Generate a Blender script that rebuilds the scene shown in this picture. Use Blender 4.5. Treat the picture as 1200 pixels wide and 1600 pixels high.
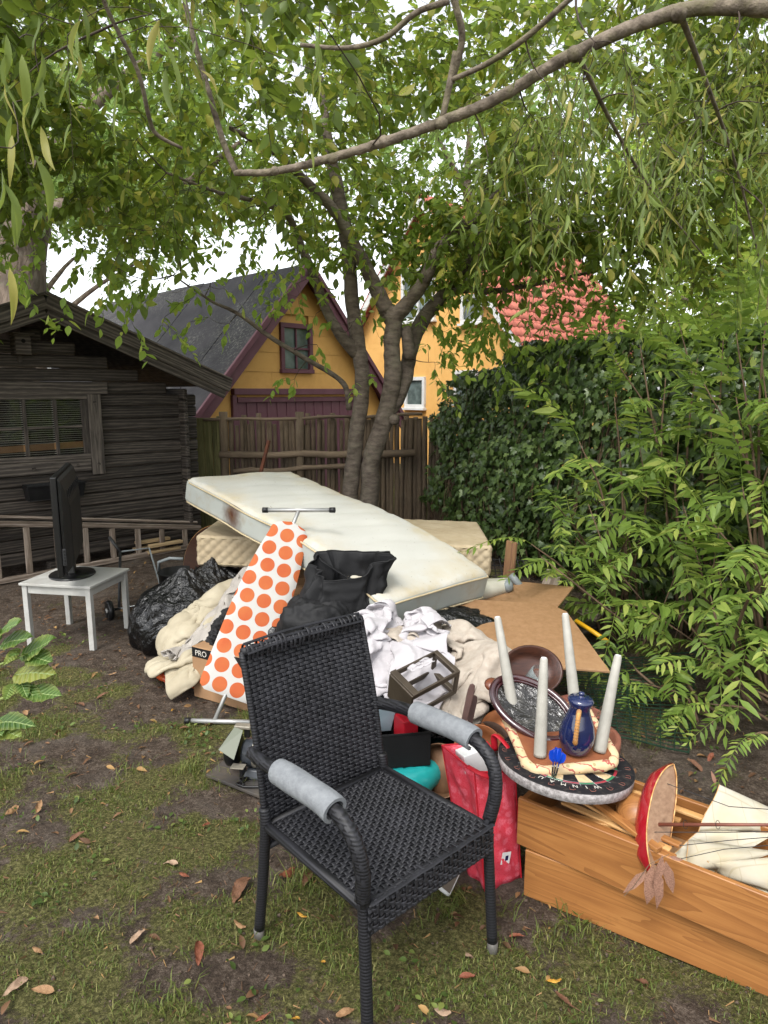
import bpy, math, random
import numpy as np
from mathutils import Vector, Matrix, Euler

for _o in list(bpy.data.objects):
    bpy.data.objects.remove(_o)
SC = bpy.context.scene
COL = SC.collection
R = math.radians

# ---------------------------------------------------------------- camera, sky, sun, exposure
CAM_H, CAM_T, CAM_F = 1.7, R(10), 1067.0
cd = bpy.data.cameras.new('camera'); cam = bpy.data.objects.new('camera', cd); COL.objects.link(cam)
cam.location = (0, 0, CAM_H); cam.rotation_euler = (R(80), 0, 0)
cd.sensor_fit = 'VERTICAL'; cd.sensor_height = 36; cd.sensor_width = 27; cd.lens = 36 * CAM_F / 1600
cd.clip_start = 0.05; cd.clip_end = 500
SC.camera = cam
SUN_EL, SUN_AZ = R(56), R(205)          # azimuth clockwise from +Y: the brightest part of the cloud is behind the viewer
world = bpy.data.worlds.new('World'); SC.world = world; world.use_nodes = True
wn, wl = world.node_tree.nodes, world.node_tree.links
wn.clear()
wo = wn.new('ShaderNodeOutputWorld'); wb = wn.new('ShaderNodeBackground'); sky = wn.new('ShaderNodeTexSky')
sky.sky_type = 'NISHITA'; sky.sun_disc = False; sky.sun_elevation = SUN_EL; sky.sun_rotation = SUN_AZ
sky.air_density = 1.0; sky.dust_density = 2.0; sky.ozone_density = 1.0
hs = wn.new('ShaderNodeHueSaturation'); hs.inputs['Saturation'].default_value = 0.20
wl.new(sky.outputs[0], hs.inputs['Color']); wl.new(hs.outputs[0], wb.inputs[0]); wl.new(wb.outputs[0], wo.inputs[0])
wb.inputs[1].default_value = 0.15
sd = bpy.data.lights.new('sun', 'SUN'); sd.energy = 1.0; sd.angle = R(22); sd.color = (1.0, 0.97, 0.92)
sun = bpy.data.objects.new('sun', sd); COL.objects.link(sun)
_sv = Vector((math.sin(SUN_AZ) * math.cos(SUN_EL), math.cos(SUN_AZ) * math.cos(SUN_EL), math.sin(SUN_EL)))
sun.rotation_euler = _sv.to_track_quat('Z', 'Y').to_euler(); sun.location = (-3, -6, 12)
SC.view_settings.view_transform = 'Standard'; SC.view_settings.look = 'None'
SC.view_settings.gamma = 1; SC.view_settings.exposure = 1.5; SC.view_settings.use_curve_mapping = False
SC.render.engine = 'CYCLES'
SC.cycles.max_bounces = 9; SC.cycles.diffuse_bounces = 5; SC.cycles.glossy_bounces = 3
SC.cycles.transmission_bounces = 6; SC.cycles.transparent_max_bounces = 8
SC.cycles.use_denoising = True
SC.cycles.caustics_reflective = False; SC.cycles.caustics_refractive = False
SC.cycles.sample_clamp_indirect = 6

# ---------------------------------------------------------------- helpers
rnd = random.Random(7)
nprng = np.random.default_rng(11)
_c, _s = math.cos(CAM_T), math.sin(CAM_T)
def _ray(u, v):
    x, z = (u - 600) / CAM_F, -(v - 800) / CAM_F
    return Vector((x, _c + z * _s, -_s + z * _c))
def at(u, v, y):            # a point of the photograph at distance y
    d = _ray(u, v); return Vector((0, 0, CAM_H)) + d * (y / d.y)
def on(u, v, z=0.0):        # a point of the photograph at height z
    d = _ray(u, v); return Vector((0, 0, CAM_H)) + d * ((z - CAM_H) / d.z)

def _hash(i, j, k, s):
    h = (i * 374761393 + j * 668265263 + k * 2147483647 + s * 1274126177) & 0xffffffff
    h = ((h ^ (h >> 13)) * 1274126177) & 0xffffffff
    h = ((h ^ (h >> 16)) * 2246822519) & 0xffffffff
    return ((h ^ (h >> 15)) & 0xffff) / 32767.5 - 1.0
def vnoise(P, seed=0):
    P = np.asarray(P, float); I = np.floor(P).astype(np.int64); Fr = P - I
    w = Fr * Fr * (3 - 2 * Fr); out = 0
    for a in (0, 1):
        for b in (0, 1):
            for c in (0, 1):
                k = (w[..., 0] if a else 1 - w[..., 0]) * (w[..., 1] if b else 1 - w[..., 1]) * (w[..., 2] if c else 1 - w[..., 2])
                out = out + k * _hash(I[..., 0] + a, I[..., 1] + b, I[..., 2] + c, seed)
    return out
def fbm(P, seed=0, octv=4, gain=0.5):
    P = np.asarray(P, float); o = 0; a = 1.0
    for q in range(octv):
        o = o + a * vnoise(P * (2.03 ** q) + q * 17.3, seed + q); a *= gain
    return o
def ridge(P, seed=0, octv=3):
    P = np.asarray(P, float); o = 0; a = 1.0
    for q in range(octv):
        o = o + a * (1 - np.abs(vnoise(P * (2.1 ** q) + q * 11.7, seed + q)) * 2); a *= 0.5
    return o

WM = {}                      # world matrix of every object built here
def reg(o, parent=None, m=None):
    COL.objects.link(o)
    if parent is not None:
        o.parent = parent
    WM[o.name] = m if m is not None else (WM[parent.name] if parent is not None else Matrix())
    return o
def tag(o, label=None, cat=None, group=None, kind=None):
    if label: o['label'] = label
    if cat: o['category'] = cat
    if group: o['group'] = group
    if kind: o['kind'] = kind
    return o
def thing(name, label, cat, loc=(0, 0, 0), rot=(0, 0, 0), group=None):
    o = bpy.data.objects.new(name, None); o.empty_display_size = 0.1
    o.location = loc; o.rotation_euler = rot
    reg(o, None, Matrix.Translation(Vector(loc)) @ Euler(rot).to_matrix().to_4x4())
    return tag(o, label, cat, group)
def np_mesh(name, V, Fc, smooth=False):
    V = np.asarray(V, np.float32).reshape(-1, 3); Fc = np.asarray(Fc, np.int32); k = Fc.shape[1]
    me = bpy.data.meshes.new(name)
    me.vertices.add(len(V)); me.vertices.foreach_set('co', V.ravel())
    me.loops.add(Fc.size); me.loops.foreach_set('vertex_index', Fc.ravel())
    me.polygons.add(len(Fc)); me.polygons.foreach_set('loop_start', np.arange(0, Fc.size, k, dtype=np.int32))
    if smooth: me.polygons.foreach_set('use_smooth', np.ones(len(Fc), bool))
    me.update(calc_edges=True)
    return me
def put(name, me, mat, parent=None, m=None):
    """a mesh as an object; with a parent, m is its placement in the world"""
    o = bpy.data.objects.new(name, me)
    if mat is not None and not me.materials: me.materials.append(mat)
    if m is not None:
        pm = WM[parent.name] if parent is not None else Matrix()
        o.matrix_basis = pm.inverted() @ m
        reg(o, parent, m)
    else:
        reg(o, parent)
    return o
def frame(d, up=Vector((0, 0, 1))):
    z = Vector(d).normalized()
    if abs(z.dot(up)) > 0.98: up = Vector((0, 1, 0))
    x = up.cross(z).normalized(); y = z.cross(x)
    return x, y, z
def basis(o, x, y, z):
    return Matrix(((x[0], y[0], z[0], o[0]), (x[1], y[1], z[1], o[1]), (x[2], y[2], z[2], o[2]), (0, 0, 0, 1)))
class MB:
    def __init__(s): s.v = []; s.f = []; s.mi = []; s.cur = 0
    def add(s, vs, fs, m=None):
        b = len(s.v)
        s.v += [tuple(m @ Vector(p)) if m is not None else tuple(p) for p in vs]
        s.f += [tuple(b + i for i in f) for f in fs]; s.mi += [s.cur] * len(fs)
        return s
    def box(s, c, size, m=None, taper=None):
        hx, hy, hz = size[0] / 2, size[1] / 2, size[2] / 2
        tx, ty = taper if taper else (1, 1)
        vs = [(c[0] + (hx * a) * (tx if q > 0 else 1), c[1] + hy * b * (ty if q > 0 else 1), c[2] + hz * q) for q in (-1, 1) for a, b in ((-1, -1), (1, -1), (1, 1), (-1, 1))]
        return s.add(vs, [(3, 2, 1, 0), (4, 5, 6, 7), (0, 1, 5, 4), (1, 2, 6, 5), (2, 3, 7, 6), (3, 0, 4, 7)], m)
    def beam(s, a, b, w, h, up=Vector((0, 0, 1)), w2=None, h2=None):
        a, b = Vector(a), Vector(b); x, y, z = frame(b - a, up)
        w2 = w if w2 is None else w2; h2 = h if h2 is None else h2
        vs = [a + x * w * i / 2 + y * h * j / 2 for i, j in ((-1, -1), (1, -1), (1, 1), (-1, 1))] + [b + x * w2 * i / 2 + y * h2 * j / 2 for i, j in ((-1, -1), (1, -1), (1, 1), (-1, 1))]
        return s.add(vs, [(3, 2, 1, 0), (4, 5, 6, 7), (0, 1, 5, 4), (1, 2, 6, 5), (2, 3, 7, 6), (3, 0, 4, 7)])
    def tube(s, pts, r, n=8, cap=True, flat=1.0, closed=False):
        pts = [Vector(p) for p in pts]; k = len(pts)
        rs = list(r) if hasattr(r, '__len__') else [r] * k
        t0 = (pts[1] - pts[0]).normalized(); x, y, _ = frame(t0)
        vs = []
        for i in range(k):
            if closed: t = (pts[(i + 1) % k] - pts[i - 1]).normalized()
            else: t = (pts[min(i + 1, k - 1)] - pts[max(i - 1, 0)]).normalized()
            x = (x - t * x.dot(t))
            x = x.normalized() if x.length > 1e-6 else frame(t)[0]
            y = t.cross(x)
            for q in range(n):
                a = 2 * math.pi * q / n
                vs.append(pts[i] + x * (rs[i] * math.cos(a)) + y * (rs[i] * flat * math.sin(a)))
        fs = []
        for i in range(k if closed else k - 1):
            for q in range(n):
                a, b = i * n + q, i * n + (q + 1) % n
                c, d = ((i + 1) % k) * n + (q + 1) % n, ((i + 1) % k) * n + q
                fs.append((a, b, c, d))
        if cap and not closed:
            fs.append(tuple(reversed(range(n)))); fs.append(tuple(range((k - 1) * n, k * n)))
        return s.add(vs, fs)
    def lathe(s, prof, n=24, m=None, sx=1.0, sy=1.0, close=True):
        vs = [(r * sx * math.cos(2 * math.pi * q / n), r * sy * math.sin(2 * math.pi * q / n), z) for r, z in prof for q in range(n)]
        fs = [(i * n + q, i * n + (q + 1) % n, (i + 1) * n + (q + 1) % n, (i + 1) * n + q) for i in range(len(prof) - 1) for q in range(n)]
        if close:
            if prof[0][0] > 1e-5: fs.append(tuple(reversed(range(n))))
            if prof[-1][0] > 1e-5: fs.append(tuple(range((len(prof) - 1) * n, len(prof) * n)))
        return s.add(vs, fs, m)
    def grid(s, P, closeu=False, closev=False):
        P = np.asarray(P, float); nu, nv = P.shape[:2]; b = len(s.v)
        s.v += [tuple(p) for p in P.reshape(-1, 3)]
        for i in range(nu if closeu else nu - 1):
            for j in range(nv if closev else nv - 1):
                s.f.append((b + i * nv + j, b + ((i + 1) % nu) * nv + j, b + ((i + 1) % nu) * nv + (j + 1) % nv, b + i * nv + (j + 1) % nv)); s.mi.append(s.cur)
        return s
    def prism(s, poly, d, m=None):   # polygon (2-D list) in the xy plane, extruded along z by d
        n = len(poly)
        vs = [(p[0], p[1], 0) for p in poly] + [(p[0], p[1], d) for p in poly]
        fs = [tuple(reversed(range(n))), tuple(range(n, 2 * n))] + [(i, (i + 1) % n, n + (i + 1) % n, n + i) for i in range(n)]
        return s.add(vs, fs, m)
    def mesh(s, name, mats, smooth=False, inv=None):
        me = bpy.data.meshes.new(name)
        v = [inv @ Vector(p) for p in s.v] if inv is not None else s.v
        me.from_pydata(v, [], s.f)
        for mm in (mats if isinstance(mats, (list, tuple)) else [mats]): me.materials.append(mm)
        if any(s.mi): me.polygons.foreach_set('material_index', s.mi)
        if smooth: me.polygons.foreach_set('use_smooth', [True] * len(me.polygons))
        me.update(); return me
    def build(s, name, mats, parent=None, smooth=False, bevel=0, sub=0, local=False, solid=0, seg=2, angle=None):
        inv = None
        if parent is not None and not local: inv = WM[parent.name].inverted()
        o = bpy.data.objects.new(name, s.mesh(name, mats, smooth, inv)); reg(o, parent)
        if solid:
            q = o.modifiers.new('solid', 'SOLIDIFY'); q.thickness = solid; q.offset = 0
        if bevel:
            q = o.modifiers.new('bevel', 'BEVEL'); q.width = bevel; q.segments = seg; q.limit_method = 'ANGLE'; q.angle_limit = R(40)
        if sub:
            q = o.modifiers.new('sub', 'SUBSURF'); q.levels = sub; q.render_levels = sub
        return o
def single(o, label, cat, group=None): return tag(o, label, cat, group)
def rebase(o):
    """put the origin of a one-mesh thing at its base"""
    me = o.data; n = len(me.vertices); a = np.zeros(n * 3, np.float32); me.vertices.foreach_get('co', a); a = a.reshape(-1, 3)
    c = Vector(((a[:, 0].min() + a[:, 0].max()) / 2, (a[:, 1].min() + a[:, 1].max()) / 2, a[:, 2].min()))
    a -= np.array(c, np.float32); me.vertices.foreach_set('co', a.ravel()); me.update()
    o.location = c; WM[o.name] = Matrix.Translation(c)
    return o
def smooth_poly(pts, n=6):
    """Catmull-Rom through points (and radii as 4th value)"""
    P = [np.array(p, float) for p in pts]; P = [2 * P[0] - P[1]] + P + [2 * P[-1] - P[-2]]; out = []
    for i in range(1, len(P) - 2):
        for q in range(n):
            t = q / n
            out.append(0.5 * ((2 * P[i]) + (-P[i - 1] + P[i + 1]) * t + (2 * P[i - 1] - 5 * P[i] + 4 * P[i + 1] - P[i + 2]) * t * t + (-P[i - 1] + 3 * P[i] - 3 * P[i + 1] + P[i + 2]) * t ** 3))
    out.append(P[-2]); return out

# ---------------------------------------------------------------- materials
def lin(c):
    if isinstance(c, str):
        c = [int(c[i:i + 2], 16) / 255 for i in (0, 2, 4)]
        c = [x / 12.92 if x <= 0.04045 else ((x + 0.055) / 1.055) ** 2.4 for x in c]
    return (c[0], c[1], c[2], 1.0)
class Nodes:
    def __init__(s, name):
        s.m = bpy.data.materials.new(name); s.m.use_nodes = True
        s.t = s.m.node_tree; s.n = s.t.nodes; s.l = s.t.links
        s.p = s.n['Principled BSDF']; s.out = s.n['Material Output']
    def new(s, t, **kw):
        q = s.n.new(t)
        for k, v in kw.items(): setattr(q, k, v)
        return q
    def link(s, a, b): s.l.new(a, b)
    def coord(s, kind='Object', scale=(1, 1, 1), rot=(0, 0, 0)):
        t = s.new('ShaderNodeTexCoord'); m = s.new('ShaderNodeMapping')
        m.inputs['Scale'].default_value = scale; m.inputs['Rotation'].default_value = rot
        s.link(t.outputs[kind], m.inputs[0]); return m.outputs[0]
    def noise(s, vec, scale, detail=4, rough=0.55, dist=0.0):
        q = s.new('ShaderNodeTexNoise'); q.inputs['Scale'].default_value = scale; q.inputs['Detail'].default_value = detail
        q.inputs['Roughness'].default_value = rough; q.inputs['Distortion'].default_value = dist
        s.link(vec, q.inputs['Vector']); return q.outputs['Fac']
    def ramp(s, fac, stops, interp='LINEAR'):
        q = s.new('ShaderNodeValToRGB'); q.color_ramp.interpolation = interp; e = q.color_ramp.elements
        while len(e) < len(stops): e.new(0.5)
        for i, (p, c) in enumerate(stops):
            e[i].position = p; e[i].color = lin(c) if not isinstance(c, (int, float)) else (c, c, c, 1)
        s.link(fac, q.inputs[0]); return q.outputs[0]
    def mix(s, fac, a, b, mode='MIX'):
        q = s.new('ShaderNodeMix', data_type='RGBA', blend_type=mode)
        for i, val in ((0, fac), (6, a), (7, b)):
            if hasattr(val, 'is_linked') or isinstance(val, bpy.types.NodeSocket): s.link(val, q.inputs[i])
            elif i == 0: q.inputs[0].default_value = val
            else: q.inputs[i].default_value = lin(val)
        return q.outputs[2]
    def math(s, op, a, b=0.0, c=0.0):
        q = s.new('ShaderNodeMath', operation=op)
        for i, val in enumerate((a, b, c)):
            if isinstance(val, bpy.types.NodeSocket): s.link(val, q.inputs[i])
            else: q.inputs[i].default_value = val
        return q.outputs[0]
    def bump(s, h, strength=0.3, dist=0.01):
        q = s.new('ShaderNodeBump'); q.inputs['Strength'].default_value = strength; q.inputs['Distance'].default_value = dist
        s.link(h, q.inputs['Height']); s.link(q.outputs[0], s.p.inputs['Normal']); return q
    def color(s, c):
        if isinstance(c, bpy.types.NodeSocket): s.link(c, s.p.inputs['Base Color'])
        else: s.p.inputs['Base Color'].default_value = lin(c)
    def set(s, rough=None, metal=None, spec=None, **kw):
        if rough is not None: s.p.inputs['Roughness'].default_value = rough
        if metal is not None: s.p.inputs['Metallic'].default_value = metal
        if spec is not None: s.p.inputs['Specular IOR Level'].default_value = spec
        for k, v in kw.items(): s.p.inputs[k].default_value = v
MATS = {}
def simple(name, c1, c2=None, scale=8.0, rough=0.6, metal=0.0, spec=0.4, bump=0.2, bscale=None, stretch=(1, 1, 1), bdist=0.004, contrast=(0.3, 0.7), coat=0, dirt=None, dirt_amt=0.4, rvar=0.0, sheen=0):
    n = Nodes(name); v = n.coord('Object', stretch)
    f = n.noise(v, scale, 5, 0.6)
    col = n.ramp(f, [(contrast[0], c1), (contrast[1], c2 or c1)])
    if dirt:
        g = n.noise(n.coord('Object'), scale * 0.35 + 1.5, 6, 0.7, 0.5)
        col = n.mix(n.ramp(g, [(0.48, 0.0), (0.72, dirt_amt)]), col, dirt)
    n.color(col); n.set(rough, metal, spec)
    if rvar: n.link(n.ramp(f, [(0.3, max(0.02, rough - rvar)), (0.7, min(1, rough + rvar))]), n.p.inputs['Roughness'])
    if coat: n.p.inputs['Coat Weight'].default_value = coat; n.p.inputs['Coat Roughness'].default_value = 0.08
    if sheen: n.p.inputs['Sheen Weight'].default_value = sheen
    if bump: n.bump(n.noise(v, bscale or scale * 4, 4, 0.6), bump, bdist)
    MATS[name] = n.m; return n.m
def wood(name, c1, c2, c3, grain=(1, 14, 14), scale=6.0, rough=0.6, spec=0.35, bump=0.25, rings=6.0, coat=0.0, per_piece=0.12, knots=False):
    """grain runs along the object's x axis"""
    n = Nodes(name); v = n.coord('Object', grain)
    oi = n.new('ShaderNodeObjectInfo')
    off = n.new('ShaderNodeVectorMath', operation='ADD')
    cmb = n.new('ShaderNodeCombineXYZ'); n.link(n.math('MULTIPLY', oi.outputs['Random'], 37.0), cmb.inputs[0]); n.link(n.math('MULTIPLY', oi.outputs['Random'], 91.0), cmb.inputs[1])
    n.link(v, off.inputs[0]); n.link(cmb.outputs[0], off.inputs[1]); v2 = off.outputs[0]
    f = n.noise(v2, scale, 6, 0.65, 0.4)
    w = n.new('ShaderNodeTexWave', wave_type='BANDS', bands_direction='Z'); w.inputs['Scale'].default_value = rings * 0.1; w.inputs['Distortion'].default_value = 22; w.inputs['Detail'].default_value = 4; w.inputs['Detail Scale'].default_value = 0.35; w.inputs['Detail Roughness'].default_value = 0.6
    n.link(v2, w.inputs['Vector'])
    mixf = n.math('ADD', n.math('MULTIPLY', f, 0.76), n.math('MULTIPLY', w.outputs['Fac'], 0.24))
    col = n.ramp(mixf, [(0.25, c1), (0.5, c2), (0.78, c3)])
    if per_piece:
        hv = n.new('ShaderNodeHueSaturation'); n.link(col, hv.inputs['Color'])
        n.link(n.math('ADD', 1 - per_piece, n.math('MULTIPLY', oi.outputs['Random'], 2 * per_piece)), hv.inputs['Value']); col = hv.outputs[0]
    n.color(col); n.set(rough, 0, spec)
    if coat: n.p.inputs['Coat Weight'].default_value = coat; n.p.inputs['Coat Roughness'].default_value = 0.2
    n.bump(mixf, bump, 0.004); MATS[name] = n.m; return n.m
def leaf_mat(name, c1, c2, c3=None, trans=0.5, tcol=None, rough=0.5, spec=0.35, vein=False):
    n = Nodes(name); g = n.new('ShaderNodeNewGeometry'); oi = n.new('ShaderNodeObjectInfo')
    r = n.math('FRACT', n.math('ADD', g.outputs['Random Per Island'], oi.outputs['Random']))
    stops = [(0.0, c1), (0.7, c2)] + ([(0.97, c3)] if c3 else [])
    col = n.ramp(r, stops)
    f = n.noise(n.coord('Object'), 60, 3)
    col = n.mix(n.math('MULTIPLY', f, 0.35), col, c1)
    n.color(col); n.set(rough, 0, spec)
    tr = n.new('ShaderNodeBsdfTranslucent')
    tc = n.mix(0.55, col, tcol or c2)
    n.link(tc, tr.inputs[0])
    mx = n.new('ShaderNodeMixShader'); mx.inputs[0].default_value = trans
    n.link(n.p.outputs[0], mx.inputs[1]); n.link(tr.outputs[0], mx.inputs[2]); n.link(mx.outputs[0], n.out.inputs[0])
    MATS[name] = n.m; return n.m
# ================================================================ materials of the setting
wood('shed_wood', '1f1b18', '3d3731', '665c53', grain=(1.2, 16, 16), scale=5, rough=0.75, bump=0.5, per_piece=0.22)
wood('shed_trim', '2c2724', '4d4640', '7a7066', grain=(1.2, 14, 14), scale=5, rough=0.8, bump=0.45, per_piece=0.15)
wood('old_wood', '4a4038', '77695c', 'a2958a', grain=(1.2, 14, 14), scale=5, rough=0.85, bump=0.4, per_piece=0.15)
wood('green_wood', '3e3d26', '5e5b38', '7d7850', grain=(1.2, 12, 12), scale=5, rough=0.85, bump=0.3)
simple('pole_bark', '3a2f27', '74634f', 9, 0.9, bump=0.8, stretch=(1, 1, 0.18), bdist=0.01, dirt='6d6453', dirt_amt=0.5)
simple('rail_wood', '4a3d32', '86745f', 7, 0.85, bump=0.6, stretch=(0.2, 1, 1), bdist=0.008)
simple('felt_dark', '1d1d1f', '313033', 5, 0.85, bump=0.4, bscale=300, bdist=0.002, dirt='4b493f', dirt_amt=0.35)
def felt_roof():
    n = Nodes('felt_roof'); v = n.coord('Object')
    col = n.ramp(n.noise(v, 2.2, 6, 0.7), [(0.3, '262528'), (0.7, '3e3c3f')])
    lich = n.math('MULTIPLY', n.ramp(n.noise(v, 26, 4, 0.7), [(0.52, 0.0), (0.6, 1.0)]), n.ramp(n.noise(v, 0.75, 4, 0.6), [(0.45, 0.0), (0.62, 0.8)]))
    n.color(n.mix(n.math('MULTIPLY', lich, .6), col, '7d7d72')); n.set(0.85, 0, 0.3); n.bump(n.noise(v, 160, 3), 0.3, 0.003); MATS['felt_roof'] = n.m
felt_roof()
simple('yellow_board', 'cf9d55', 'd6a660', 1.6, 0.75, bump=0.1, bscale=30, dirt='a87535', dirt_amt=0.35)
simple('yellow_render', 'd09e58', 'd8a964', 1.2, 0.85, bump=0.35, bscale=60, bdist=0.003, dirt='b57a35', dirt_amt=0.4)
simple('purple_paint', '55303a', '6a424d', 3, 0.55, bump=0.1, bscale=40, dirt='6b4a50', dirt_amt=0.5)
simple('white_paint', 'bdbdba', 'd0d0ce', 5, 0.5, bump=0.05)
simple('red_tile', 'a65a4c', 'b96d5c', 3.2, 0.75, bump=0.3, dirt='8d5046', dirt_amt=0.5)
simple('blind_slat', '8f8b80', 'a09c90', 6, 0.5, bump=0)
simple('inner_pine', '8a6540', '9f7a52', 6, 0.6, bump=0, stretch=(0.2, 1, 1))
simple('black_plastic', '0d0d0e', '18181a', 12, 0.42, bump=0.1, bscale=90, dirt='3a3834', dirt_amt=0.25)
simple('inside_shade', '0e0d0c', '161412', 3, 0.9, bump=0)  # near-black colour standing in for the shade of shed and birdhouse interiors
def glass_dark():
    n = Nodes('window_glass'); n.set(0.04, 0, 0.9); n.color('0b0f0a')
    g = n.new('ShaderNodeBsdfTransparent'); mx = n.new('ShaderNodeMixShader'); fr = n.new('ShaderNodeFresnel'); fr.inputs[0].default_value = 1.5
    gl = n.new('ShaderNodeBsdfGlossy'); gl.inputs['Roughness'].default_value = 0.02
    g.inputs[0].default_value = (0.86, 0.86, 0.86, 1)
    n.link(n.math('ADD', n.math('MULTIPLY', fr.outputs[0], .5), 0.03), mx.inputs[0]); n.link(g.outputs[0], mx.inputs[1]); n.link(gl.outputs[0], mx.inputs[2]); n.link(mx.outputs[0], n.out.inputs[0])
    MATS['window_glass'] = n.m
    n = Nodes('far_glass'); n.color(n.ramp(n.noise(n.coord('Object'), 3, 3), [(0.35, '39423f'), (0.65, '6b7876')])); n.set(0.08, 0, 0.7); MATS['far_glass'] = n.m
glass_dark()

def plank(name, a, b, w, h, mat, parent, up=Vector((0, 0, 1)), bevel=0.004, wob=0.0):
    """a board from a to b; grain along it; h along 'up', w across"""
    a, b = Vector(a), Vector(b); L = (b - a).length; x = (b - a) / L
    y = Vector(up).cross(x).normalized(); z = x.cross(y)
    mb = MB(); k = max(1, int(L / 0.35)) if wob else 1
    P = [(-L / 2 + L * i / k) for i in range(k + 1)]
    for i, px in enumerate(P):
        dy, dz = (rnd.uniform(-wob, wob), rnd.uniform(-wob, wob)) if wob else (0, 0)
        for jy, jz in ((-1, -1), (1, -1), (1, 1), (-1, 1)): mb.v.append((px, jy * w / 2 + dy, jz * h / 2 + dz))
    mb.f = [(3, 2, 1, 0)[::-1]] + [tuple(4 * i + q for q in (0, 1)) + tuple(4 * (i + 1) + q for q in (1, 0)) for i in range(0)]
    mb.f = [(0, 1, 2, 3)[::-1], tuple(4 * k + q for q in (0, 1, 2, 3))]
    for i in range(k):
        for q in range(4):
            mb.f.append((4 * i + q, 4 * i + (q + 1) % 4, 4 * (i + 1) + (q + 1) % 4, 4 * (i + 1) + q))
    mb.mi = [0] * len(mb.f)
    me = mb.mesh(name, MATS[mat] if isinstance(mat, str) else mat)
    o = put(name, me, None, parent, basis((a + b) / 2, x, y, z))
    if bevel:
        q = o.modifiers.new('bevel', 'BEVEL'); q.width = bevel; q.segments = 1; q.limit_method = 'ANGLE'; q.angle_limit = R(50)
    return o

# ================================================================ ground
def gz(x, y):
    P = np.stack([np.asarray(x, float), np.asarray(y, float), np.zeros_like(np.asarray(x, float))], -1)
    return 0.012 * fbm(P * 0.9, 3, 3) + 0.006 * fbm(P * 6, 5, 2)
def moss(x, y):
    x = np.asarray(x, float); y = np.asarray(y, float)
    P = np.stack([x, y * 1.0, np.zeros_like(x)], -1)
    m = 0.40 * fbm(P * 1.3 + 4, 21, 2) + 0.62 * fbm(P * 4.6, 23, 4) + 0.20
    m = m - 0.75 * np.clip((y - 3.9) / 1.0, 0, 1) * (x < 0) - 0.55 * np.clip((x - .9) / 0.4, 0, 1) * np.clip((y - 2.2) / .3, 0, 1)
    return np.clip(m * 1.5 + 0.35, 0, 1)
def ground_mat():
    n = Nodes('ground'); v = n.coord('Object')
    at_ = n.new('ShaderNodeAttribute'); at_.attribute_name = 'moss'
    fine = n.noise(v, 85, 6, 0.8); mid = n.noise(v, 14, 8, 0.75)
    soil = n.ramp(n.math('ADD', n.math('MULTIPLY', fine, 0.55), n.math('MULTIPLY', mid, 0.45)), [(0.36, '271f19'), (0.5, '55483d'), (0.64, '8d7f71')])
    grey = n.ramp(n.noise(v, 2.6, 4, 0.6), [(0.5, 0.0), (0.7, 0.55)])
    soil = n.mix(grey, soil, '746b62')
    mossc = n.ramp(n.noise(v, 75, 6, 0.85), [(0.36, '2e2d16'), (0.5, '5f5d33'), (0.64, '96915f')])
    mf = n.math('ADD', at_.outputs['Fac'], n.math('MULTIPLY', n.math('SUBTRACT', n.noise(v, 34, 7, 0.8), 0.5), 2.2))
    n.color(n.mix(n.ramp(mf, [(0.38, 0.0), (0.66, 1.0)]), soil, mossc)); n.set(0.95, 0, 0.2)
    n.bump(n.math('ADD', n.noise(v, 150, 5, 0.8), n.math('MULTIPLY', n.noise(v, 32, 6, .75), 1.6)), 1.0, 0.022); MATS['ground'] = n.m
ground_mat()
def build_ground():
    fx = np.concatenate([[-90, -50, -25, -12, -8], np.arange(-5.5, 4.5, 0.035), [5, 7, 10, 18, 40, 90]])
    fy = np.concatenate([[-60, -25, -8, -3, 0], np.arange(0.9, 8.6, 0.035), [9.5, 11, 14, 20, 35, 60, 120]])
    X, Yy = np.meshgrid(fx, fy, indexing='ij'); Z = gz(X, Yy)
    V = np.stack([X, Yy, Z], -1).reshape(-1, 3); nx, ny = X.shape
    i, j = np.meshgrid(np.arange(nx - 1), np.arange(ny - 1), indexing='ij'); a = (i * ny + j).ravel()
    me = np_mesh('ground', V, np.stack([a, a + ny, a + ny + 1, a + 1], 1), True)
    at_ = me.attributes.new('moss', 'FLOAT', 'POINT'); at_.data.foreach_set('value', moss(V[:, 0], V[:, 1]).astype(np.float32))
    tag(put('ground', me, MATS['ground']), kind='structure')
build_ground()

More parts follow.
